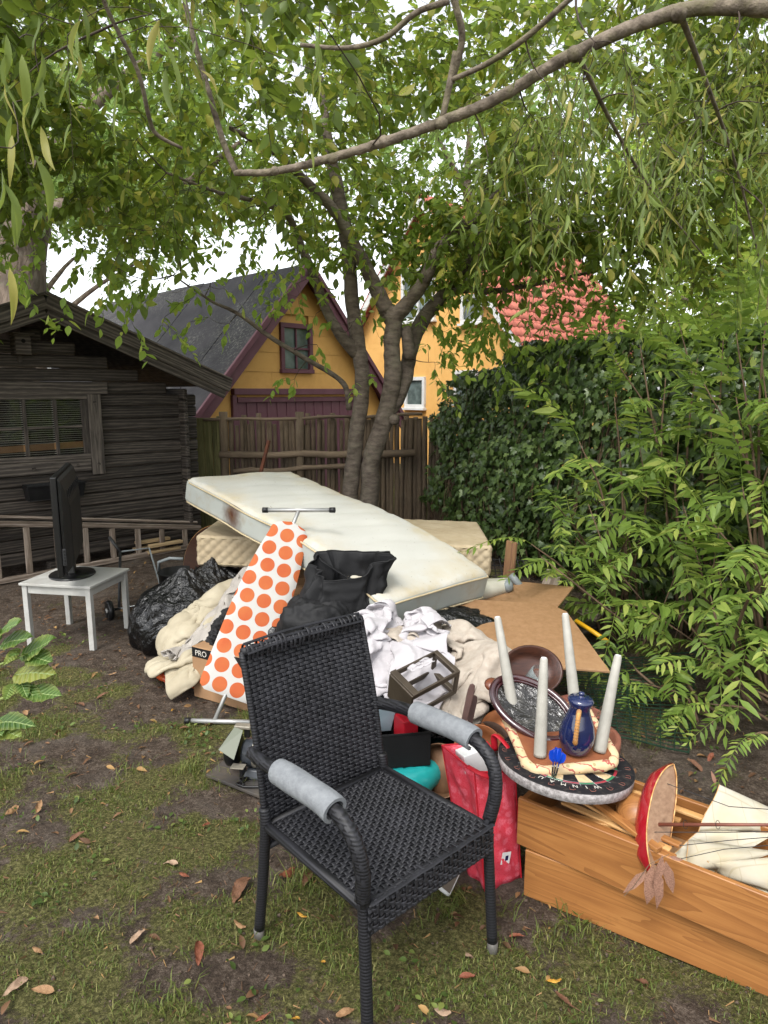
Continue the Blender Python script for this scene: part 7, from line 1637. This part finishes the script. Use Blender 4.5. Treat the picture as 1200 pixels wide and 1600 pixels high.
def red_bag():
    n = Nodes('red_floral'); v = n.coord('Object'); vo = n.new('ShaderNodeTexVoronoi', feature='F1'); vo.inputs['Scale'].default_value = 30; n.link(v, vo.inputs['Vector'])
    flo = n.ramp(n.math('ADD', vo.outputs['Distance'], n.math('MULTIPLY', n.math('SUBTRACT', n.noise(v, 90, 3, .7), .5), .25)), [(.34, 1.0), (.48, .45)]); lace = n.math('MULTIPLY', n.ramp(n.noise(v, 230, 4, .8), [(.38, 0.0), (.50, 1.0)]), n.math('MULTIPLY', flo, .6))
    n.color(n.mix(lace, 'b80f26', 'dd7a8a')); n.set(.45, 0, .4); n.bump(n.noise(v, 16, 4), .4, .01); MATS['red_floral'] = n.m; simple('red_strap', '9c0f1e', 'b5182a', 10, .6, bump=.2)
    t = thing('red_bag', 'tall red floral shopping bag standing left of the drawers', 'shopping bag', (.37, 2.19, 0))
    Bt = [Vector(q) for q in ((.348, 2.088, .004), (.485, 2.150, .004), (.425, 2.285, .004), (.285, 2.225, .004))]; Tp = [Vector(q) for q in ((.300, 2.085, .455), (.452, 2.165, .405), (.375, 2.31, .44), (.205, 2.235, .468))]
    def wall(i, j, nm):
        n1, n2 = 14, 20; G = np.zeros((n1, n2, 3)); a0, a1, b0, b1 = Bt[i], Bt[j], Tp[i], Tp[j]; nr = (a1 - a0).cross(b0 - a0).normalized()
        for p in range(n1):
            for q in range(n2):
                u, w = p / (n1 - 1), q / (n2 - 1); P = (a0.lerp(a1, u)).lerp(b0.lerp(b1, u), w); e = math.sin(math.pi * u); G[p, q] = np.array(P + nr * (e * .012 * math.sin(3 * w + i) + e * .007 * math.sin(11 * u + 9 * w + i) + .006 * e * math.sin(23 * w + 6 * u)))
        return MB().grid(G).build(nm, MATS['red_floral'], t, smooth=True, solid=.0015)
    wall(0, 1, 'front_panel'); wall(1, 2, 'right_gusset'); wall(2, 3, 'rear_panel'); wall(3, 0, 'left_gusset'); MB().add(Bt, [(0, 1, 2, 3)]).build('bottom', MATS['red_floral'], t)
    for i in range(4): MB().tube([Bt[i], Bt[i].lerp(Tp[i], .5), Tp[i]], .003, 5).build('edge_binding', MATS['red_strap'], t); MB().tube([Tp[i], Tp[(i + 1) % 4]], .0035, 5).build('top_binding', MATS['red_strap'], t)
    d1 = (Bt[1] - Bt[0]).normalized(); c = Bt[0].lerp(Bt[1], .55).lerp(Tp[0].lerp(Tp[1], .55), .27); nr = d1.cross(Vector((0, 0, 1))).normalized(); m = basis(c + nr * .017, d1, Vector((-.06, 0, 1)).normalized(), nr) @ Euler((0, 0, R(-12))).to_matrix().to_4x4()
    local_obj('paper_tag', MB().box((0, 0, 0), (.036, .044, .001)), MATS['white_paint'], t, m, False); local_obj('tag_print', MB().box((.003, .0, .0008), (.012, .018, .0006)), MATS['glaze_blue'], t, m, False)
    MB().tube([q[:3] for q in smooth_poly([tuple(Tp[2].lerp(Tp[1], .3)), tuple(Tp[2] + Vector((.02, -.06, .06))), tuple(Tp[1].lerp(Tp[0], .2) + Vector((.02, .04, .045))), tuple(Tp[1].lerp(Tp[0], .35) + Vector((0, 0, -.02)))], 6)], .012, 8, flat=.35).build('strap', MATS['red_strap'], t, smooth=True)
    MB().tube([q[:3] for q in smooth_poly([tuple(Tp[0].lerp(Tp[3], .2)), tuple(Tp[0] + Vector((.02, -.01, .0))), tuple(Tp[0].lerp(Tp[1], .5) + Vector((0, -.015, -.015)))], 6)], .011, 8, flat=.4).build('strap', MATS['red_strap'], t, smooth=True)
    o = local_obj('white_carton', MB().box((0, 0, 0), (.10, .06, .2)), MATS['white_paint'], None, Matrix.Translation((.318, 2.205, .375)) @ Euler((R(-2), R(-7), R(26))).to_matrix().to_4x4(), False, .003); tag(o, 'white carton with printed lid sticking out of the red bag', 'carton')
    o = local_obj('black_case', MB().box((0, 0, 0), (.09, .05, .22)), MATS['black_plastic'], None, Matrix.Translation((.395, 2.215, .335)) @ Euler((0, R(6), R(24))).to_matrix().to_4x4(), False, .004); tag(o, 'black flat case standing inside the red bag', 'case')
red_bag()
def tile():
    n = Nodes('lace_print'); v = n.coord('Object'); vo = n.new('ShaderNodeTexVoronoi', feature='DISTANCE_TO_EDGE'); vo.inputs['Scale'].default_value = 42; n.link(v, vo.inputs['Vector']); sx = n.new('ShaderNodeSeparateXYZ'); n.link(v, sx.inputs[0])
    ln = n.math('MULTIPLY', n.math('LESS_THAN', vo.outputs['Distance'], .07), n.math('LESS_THAN', n.math('ABSOLUTE', n.math('ADD', sx.outputs[0], -.045)), .03)); n.color(n.mix(ln, '5c544b', 'c9c6bf')); n.set(.4, 0, .4); MATS['lace_print'] = n.m
    b0, b1 = Vector((.165, 2.10, .008)), Vector((.268, 2.175, .008)); x = (b1 - b0).normalized(); up = Vector((-.12, .30, 1)); up = (up - x * up.dot(x)).normalized(); z = x.cross(up); m = basis(at(687, 1330, 2.085), x, up, z)
    t = thing('patterned_tray', 'white-edged patterned tray leaning on edge behind the chair seat', 'tray', (b0 + b1) / 2)
    local_obj('tray_body', MB().box((0, 0, 0), (.195, .235, .020)), MATS['white_paint'], t, m @ Euler((0, 0, R(40))).to_matrix().to_4x4(), False, .008); s = 1 if z.y < 0 else -1
    local_obj('printed_face', MB().box((0, 0, s * .0107), (.175, .215, .002)), MATS['lace_print'], t, m @ Euler((0, 0, R(40))).to_matrix().to_4x4(), False)
tile()

# ---- hardboard sheets, wire panel, odds and ends at the right
def sheets():
    a, b, c = Vector((.374, 3.95, .470)), Vector((1.045, 3.86, .455)), at(953, 1052, 3.10); d = a + c - b
    m0 = (a + b + c + d) / 4; x = (b - a).normalized(); y = ((a - d) - x * (a - d).dot(x)).normalized(); z = x.cross(y); m = basis(m0, x, y, z)
    inv = m.inverted(); P = [inv @ p for p in (d, c, b.lerp(c, .12), b.lerp(a, .10), a)]
    o = local_obj('hardboard_sheet', MB().prism([(p.x, p.y) for p in P], .012), MATS['hardboard'], None, m, False, .002); tag(o, 'large tan hardboard sheet sloping behind the upturned stool', 'board', 'hardboard sheets')
    m2 = Matrix.Translation((.86, 4.12, .36)) @ Euler((R(8), R(-3), R(-32))).to_matrix().to_4x4(); o = local_obj('hardboard_sheet', MB().box((0, 0, 0), (.55, .42, .010)), MATS['hardboard'], None, m2 @ Matrix.Translation((0, 0, .085)), False, .002); tag(o, 'second tan hardboard sheet, only its corner showing behind the first', 'board', 'hardboard sheets')
    def plk(lab, p, q, w, h, mt='old_wood', nm='timber_plank'): tag(plank(nm, p, q, w, h, mt, None, bevel=.003), lab, 'plank', 'timbers behind the hardboard')
    g = lambda v: Vector((v.x, v.y, max(.05, v.z)))
    plk('short brown post standing up beside the mattress end', Vector((at(788, 900, 4.5).x, 4.5, .02)), at(800, 846, 4.52), .09, .035, 'pan_plank')
    plk('wide weathered plank leaning behind the hardboard', Vector((.98, 4.35, .05)), at(868, 892, 4.6), .12, .03); plk('grey timber lying across behind the hardboard', at(865, 930, 4.5), at(935, 965, 4.25), .05, .05); plk('dark timber crossing under the grey pipe', at(750, 962, 4.2), at(815, 918, 4.4), .08, .04, 'shed_trim'); plk('brown timber lying low behind the hardboard at left', at(745, 935, 4.15), at(800, 925, 4.35), .10, .04, 'pan_plank')
    plk('long dark plank running under the shrubs at the right', Vector((1.05, 4.25, .10)), Vector((1.75, 4.75, .12)), .12, .04, 'shed_trim')
    simple('yellow_plastic', 'b98a14', 'cfa024', 8, .4, bump=.05); o = MB().tube([at(900, 970, 3.95), at(925, 986, 3.85), at(950, 1003, 3.75)], .014, 10).build('yellow_tool', MATS['yellow_plastic'], None, smooth=True); rebase(tag(o, 'yellow tool handle poking from the leaves behind the hardboard', 'tool handle'))
    # grey pipe with a cap and pale plastic hood
    t = thing('vacuum_pipe', 'grey plastic pipe with rounded cap beside the mattress end', 'pipe', Vector((.85, 4.3, .3))); simple('pale_plastic', '9d9a8c', 'b0ad9f', 8, .4, bump=.05)
    MB().tube([at(825, 930, 4.30), at(806, 908, 4.30), at(798, 898, 4.32)], .024, 12).build('pipe', MATS['grey_pvc'], t, smooth=True)
    c = at(793, 916, 4.18); MB().lathe([(0, .03), (.022, .028), (.036, .012), (.040, -.01), (.048, -.012), (.048, -.03)], 20, basis(c, *frame(Vector((.3, -.9, .25))))).build('cap', MATS['grey_pvc'], t, smooth=True)
    G = []
    for i in range(12):
        f = i / 11; cc = at(795, 915, 4.22).lerp(at(735, 925, 4.15), f); G.append([tuple(cc + Vector((0, math.cos(a) * (.05 + .05 * f), math.sin(a) * (.045 + .03 * f) * (1 + .08 * math.sin(6 * a + f * 4))))) for a in np.linspace(0, 2 * math.pi, 25)[:-1]])
    MB().grid(G, closev=True).build('hood', MATS['pale_plastic'], t, smooth=True, solid=.004)
    t = thing('wire_basket', 'tangle of dark wire rack leaning behind the mattress end', 'wire rack', Vector((.8, 4.75, .2)))
    for i in range(7): MB().tube([at(762 + i * 9, 872, 4.75), at(766 + i * 10, 905, 4.6)], .0035, 5).build('wire', MATS['black_line'], t)
    for i in range(4): MB().tube([at(760, 874 + i * 9, 4.74 - i * .04), at(826, 876 + i * 9, 4.74 - i * .04)], .0035, 5).build('wire', MATS['black_line'], t)
    # rusty board with dead roots beside the stool
    o = plank('red_board', at(865, 1092, 2.62), at(925, 1125, 2.42), .16, .014, 'red_ply', None); tag(o, 'reddish board lying tilted behind the stool and jug', 'board')
    t = thing('dead_roots', 'clump of dried brown roots beside the blue jug', 'dried plant', at(915, 1140, 2.45))
    mb = MB()
    for k in range(170):
        p = Vector(at(912, 1138, 2.45)) + Vector((rnd.gauss(0, .035), rnd.gauss(0, .035), rnd.gauss(0, .03))); q = p + Vector((rnd.gauss(0, .05), rnd.gauss(0, .04), rnd.gauss(-.01, .035))); mb.tube([p, p.lerp(q, .5) + Vector((rnd.gauss(0, .012), 0, rnd.gauss(0, .012))), q], [.0022, .0018, .001], 4, cap=False)
    tag(mb.build('roots', MATS['brown_stem'], t, smooth=True), kind='stuff')
    # earth-filled pot below the roots, carrying them
    t = thing('clay_pot', 'broken terracotta planter under the dried roots behind the drawers', 'planter', Vector((.80, 2.50, 0))); simple('terracotta', '6d4030', '8a5743', 9, .85, bump=.3)
    MB().lathe([(.10, 0), (.13, .30), (.145, .31), (.145, .36), (.125, .36), (.12, .32), (0, .31)], 30, Matrix.Translation((.79, 2.52, 0)), close=False).build('pot_wall', MATS['terracotta'], t, smooth=True)
wood('pan_plank', '5a4030', '7a5a42', '93714f', scale=5, rough=.8); wood('red_ply', '5f352c', '7a4a3d', '8d5a4a', scale=5, rough=.7)
sheets()
def wire_panel():
    t = thing('green_wire_panel', 'dark green wire mesh panel lying over leaves at the right', 'wire panel', (1.4, 3.4, .05)); simple('green_wire', '0f2418', '183224', 10, .45, bump=.05, spec=.5)
    # corners: near right, far right, far left, near left
    nr, fr, fl, nl = on(1076, 1172, .02), on(1088, 1022, .16), on(885, 1030, .20), on(925, 1148, .05)
    def p(u, v): return nl.lerp(nr, u).lerp(fl.lerp(fr, u), v) + Vector((0, 0, .012 * math.sin(u * 5 + v * 3)))
    for i in range(27):
        v = i / 26; MB().tube([p(u, v) for u in np.linspace(0, 1, 6)], .0028 if i % 26 else .0045, 5).build('wire', MATS['green_wire'], t)
    for i in range(8):
        u = i / 7; MB().tube([p(u, v) - Vector((0, 0, .004)) for v in np.linspace(0, 1, 6)], .003 if i % 7 else .0045, 5).build('wire', MATS['green_wire'], t)
    t = thing('green_wire_panel', 'second green wire panel showing under the hardboard edge', 'wire panel', (1.0, 3.6, .05))
    a, b, c, d = Vector((.75, 3.15, .06)), Vector((1.25, 3.2, .05)), Vector((1.45, 3.95, .18)), Vector((.9, 4.0, .2))
    for i in range(20): v = i / 19; MB().tube([a.lerp(d, v), b.lerp(c, v)], .0022, 5).build('wire', MATS['green_wire'], t)
    for i in range(6): u = i / 5; MB().tube([a.lerp(b, u), d.lerp(c, u)], .0024, 5).build('wire', MATS['green_wire'], t)
wire_panel()

# ---- bench grinder on a dark sheet, left of the chair
def grinder():
    P = [on(322, 1214, .012), on(352, 1190, .012), on(470, 1215, .012), on(440, 1262, .012)]
    mb = MB(); mb.add(P + [p + Vector((0, 0, .014)) for p in P], [(3, 2, 1, 0), (4, 5, 6, 7), (0, 1, 5, 4), (1, 2, 6, 5), (2, 3, 7, 6), (3, 0, 4, 7)]); simple('dark_sheet', '2a2826', '454240', 6, .45, bump=.1, dirt='6b5f4c', dirt_amt=.4)
    rebase(tag(mb.build('dark_board', MATS['dark_sheet'], None, bevel=.002), 'dark smooth board corner on the grass under the grinder', 'board'))
    b = on(382, 1206, .026); t = thing('bench_grinder', 'black bench grinder with clear eye shield half behind the chair', 'bench grinder', b); m = Matrix.Translation(b) @ Euler((0, 0, R(-8))).to_matrix().to_4x4()
    RX = Euler((0, R(90), 0)).to_matrix().to_4x4(); simple('grinder_grey', '2c2f33', '3d4146', 8, .35, bump=.08, spec=.5); simple('plate_metal', '8a8478', 'a39c8e', 12, .45, metal=.6, bump=.1)
    local_obj('motor', MB().lathe([(.0, -.09), (.05, -.088), (.062, -.075), (.064, 0), (.062, .075), (.05, .088), (0, .09)], 28, Matrix.Translation((.09, 0, .10)) @ RX), MATS['grinder_grey'], t, m)
    local_obj('foot', MB().box((.09, 0, .02), (.16, .12, .04), None, (.8, .8)), MATS['grinder_grey'], t, m, False, .006)
    for x in (-.045, .225): local_obj('wheel_guard', MB().lathe([(.0, -.024), (.066, -.024), (.076, -.014), (.076, .014), (.066, .024), (0, .024)], 30, Matrix.Translation((x, 0, .11)) @ RX), MATS['black_plastic'], t, m)
    local_obj('guard_screw', MB().lathe([(0, .004), (.006, .003), (.006, -.002)], 10, Matrix.Translation((-.071, -.01, .08)) @ Euler((0, R(-90), 0)).to_matrix().to_4x4()), MATS['chrome'], t, m)
    gs = Nodes('clear_shield'); gs.color('5c6152'); gs.set(.45, 0, .3); MATS['clear_shield'] = gs.m
    q = [Vector((-.075, -.10, .155)), Vector((.0, -.12, .125)), Vector((.012, -.03, .215)), Vector((-.03, -.02, .222))]; mb = MB(); nq = (q[1] - q[0]).cross(q[3] - q[0]).normalized() * .004
    mb.add(q + [p + nq for p in q], [(3, 2, 1, 0), (4, 5, 6, 7), (0, 1, 5, 4), (1, 2, 6, 5), (2, 3, 7, 6), (3, 0, 4, 7)]); local_obj('eye_shield', mb, MATS['clear_shield'], t, m, False)
    local_obj('shield_bracket', MB().box((.005, -.005, .222), (.075, .035, .016)), MATS['plate_metal'], t, m, False, .004); local_obj('shield_arm', MB().box((.02, .0, .195), (.025, .02, .05)), MATS['black_plastic'], t, m, False, .003)
    local_obj('name_plate', MB().lathe([(.0655, -.045), (.0655, .045)], 28, Matrix.Translation((.10, 0, .10)) @ RX, close=False), MATS['plate_metal'], t, m)
    local_obj('tool_rest', MB().box((.01, -.10, .085), (.06, .04, .005)), MATS['plate_metal'], t, m, False, .001); local_obj('rest_bracket', MB().box((.02, -.075, .06), (.012, .05, .05)), MATS['black_plastic'], t, m, False, .002)
    t = thing('cable', 'black cable coiled on the dark board beside the grinder', 'cable', on(400, 1222, .03)); c0 = on(405, 1222, .034)
    MB().tube([(c0.x + .09 * math.cos(k * .35) + .02 * math.sin(k), c0.y + .04 * math.sin(k * .35), .034 + .002 * (k % 3)) for k in range(48)], .0045, 6).build('cord', MATS['black_plastic'], t, smooth=True)
grinder()

# ================================================================ white table, television, trolley at the left
def table_tv():
    L, F, Rr = Vector((-2.44, 4.39, 0)), Vector((-1.925, 4.30, 0)), Vector((-1.825, 4.775, 0)); x = (F - L).normalized(); y = (Rr - F).normalized(); w = (F - L).length; d = (Rr - F).length; c = L + x * w / 2 + y * d / 2; m = basis(c, x, (y - x * y.dot(x)).normalized(), Vector((0, 0, 1)))
    simple('table_white', '9e9d98', 'aeada8', 7, .5, bump=.08, dirt='7f7a6c', dirt_amt=.5); t = thing('white_table', 'small square white side table carrying the television', 'table', c)
    local_obj('table_top', MB().box((0, 0, .4375), (w, d, .018)), MATS['table_white'], t, m, False, .003); h = .043
    for sx in (-1, 1):
        for sy in (-1, 1): local_obj('leg', MB().box((sx * (w / 2 - .03), sy * (d / 2 - .03), .214), (.036, .036, .427), None), MATS['table_white'], t, m, False, .003)
        local_obj('apron', MB().box((sx * (w / 2 - .03), 0, .400), (.018, d - .10, .055)), MATS['table_white'], t, m, False, .002); local_obj('apron', MB().box((0, sx * (d / 2 - .03), .400), (w - .10, .018, .055)), MATS['table_white'], t, m, False, .002)
    p = Vector((-.33, .944, 0)).normalized(); q = Vector((p.y, -p.x, 0)); o = Vector((-2.165, 4.60, .4475)); tm = basis(o, p, q, Vector((0, 0, 1))) if p.cross(q).z > 0 else basis(o, p, -q, Vector((0, 0, 1))); s = 1 if p.cross(q).z > 0 else -1
    simple('tv_black', '0c0c0d', '161617', 14, .28, bump=.04, spec=.5); simple('tv_back', '1a1a1b', '262627', 14, .5, bump=.15, bscale=200, bdist=.001, dirt='4a4742', dirt_amt=.3); t = thing('television', 'black flat television seen edge-on, standing on the white table', 'television', o)
    local_obj('stand_base', MB().lathe([(.0, 0), (.175, 0), (.178, .006), (.172, .012), (.06, .020), (0, .021)], 48, None, 1.0, .85), MATS['tv_black'], t, tm); local_obj('stand_neck', MB().box((0, 0, .07), (.12, .05, .11), None, (.8, .8)), MATS['tv_black'], t, tm, False, .01)
    zb, zt, hw = .10, .735, .47
    local_obj('bezel', MB().box((0, -s * .018, (zb + zt) / 2), (2 * hw, .036, zt - zb)), MATS['tv_black'], t, tm, False, .008); local_obj('screen', MB().box((0, -s * .0415, (zb + zt) / 2 + .01), (2 * hw - .07, .003, zt - zb - .09)), MATS['tv_black'], t, tm, False)
    G = []
    for k, (gx, gz0, gz1, dy) in enumerate(((1.0, zb + .01, zt - .01, .005), (.96, zb + .02, zt - .03, .02), (.86, zb + .04, zt - .10, .038), (.74, zb + .06, zt - .20, .055))):
        G.append([(-hw * gx, s * dy, gz0), (hw * gx, s * dy, gz0), (hw * gx, s * dy, gz1), (-hw * gx, s * dy, gz1)])
    mb = MB().grid(G, closev=True); b = len(mb.v); mb.f.append((b - 4, b - 3, b - 2, b - 1)); mb.mi.append(0); local_obj('back_cover', mb, MATS['tv_back'], t, tm, False, .006)
    for k in range(9): local_obj('vent_rib', MB().box((-.36 + k * .09, s * .046, zt - .14), (.012, .008, .09)), MATS['tv_black'], t, tm @ Matrix.Translation((0, 0, 0)), False, .002)
    local_obj('control_strip', MB().box((-hw - .001, s * .012, zb + .13), (.006, .022, .11)), MATS['tv_back'], t, tm, False, .003)
    for k in range(5): local_obj('control_button', MB().box((-hw - .005, s * .012, zb + .09 + k * .02), (.004, .009, .010)), MATS['tv_black'], t, tm, False, .001)
    o = on(168, 972); t = thing('hand_trolley', 'two-wheeled trolley with black wheels half behind the white table', 'trolley', o); ax = Vector((.75, .55, 0)).normalized(); h0 = Vector((o.x, o.y + .05, .075))
    for k, nm in ((0, 'wheel'), (.52, 'wheel')):
        c = h0 + ax * k; mm = basis(c, *frame(ax)); wh = local_obj('wheel', MB().lathe([(.0, -.014), (.05, -.014), (.072, -.018), (.078, 0), (.072, .018), (.05, .014), (0, .014)], 26), MATS['black_plastic'], t, mm); local_obj('hub', MB().lathe([(.0, -.026), (.017, -.024), (.02, -.015)], 14), MATS['table_white'], t, mm); local_obj('hub', MB().lathe([(.0, .026), (.017, .024), (.02, .015)], 14), MATS['table_white'], t, mm)
        for a in range(5): local_obj('spoke', MB().box((.034, 0, 0), (.04, .008, .036)), MATS['tv_back'], t, mm @ Euler((0, 0, a * 1.2566)).to_matrix().to_4x4(), False)
    MB().tube([h0, h0 + ax * .52], .010, 8).build('axle', MATS['chrome'], t, smooth=True)
    MB().tube([h0 + ax * .07, h0 + ax * .07 + Vector((-.10, .35, .36))], .011, 8).build('frame_tube', MATS['tv_back'], t, smooth=True); MB().tube([h0 + ax * .42, h0 + ax * .30 + Vector((-.10, .35, .36)), h0 + ax * .07 + Vector((-.10, .35, .36))], .008, 8).build('frame_tube', MATS['grey_pvc'], t, smooth=True)
    MB().tube([h0 + ax * .07 + Vector((-.10, .35, .36)), h0 + ax * .07 + Vector((-.20, .40, .47))], .013, 8).build('handle', MATS['tv_back'], t, smooth=True)
    t = thing('black_bucket', 'black plastic bucket behind the refuse sacks near the shed', 'bucket', Vector((-1.62, 4.98, 0))); mm = Matrix.Translation((-1.55, 5.0, 0)) @ Euler((R(0), R(0), 0)).to_matrix().to_4x4()
    local_obj('bucket_wall', MB().lathe([(.0, .005), (.12, .005), (.15, .36), (.158, .365), (.15, .37), (.115, .02), (0, .015)], 30, close=False), MATS['black_plastic'], t, mm); MB().tube([(-1.70, 5.0, .36), (-1.69, 4.98, .44), (-1.60, 4.96, .475), (-1.50, 4.96, .47)], .012, 8).build('grip', MATS['grey_pvc'], t, smooth=True)
    t = thing('round_tabletop', 'round dark brown table top standing on edge beside the mattress', 'table top', Vector((-1.2, 5.2, 0))); mm = basis(Vector((-1.25, 5.02, .36)), *frame(Vector((-.45, -.85, .12)))); simple('veneer', '2f1d15', '432a1e', 8, .4, bump=.1, stretch=(1, 7, 1))
    local_obj('disc', MB().lathe([(0, -.012), (.35, -.012), (.35, .012), (0, .012)], 56, close=False), MATS['veneer'], t, mm, False); local_obj('edge_strip', MB().lathe([(.3505, -.012), (.3535, -.010), (.3535, .010), (.3505, .012)], 56, close=False), MATS['pine_pale'], t, mm)
table_tv()
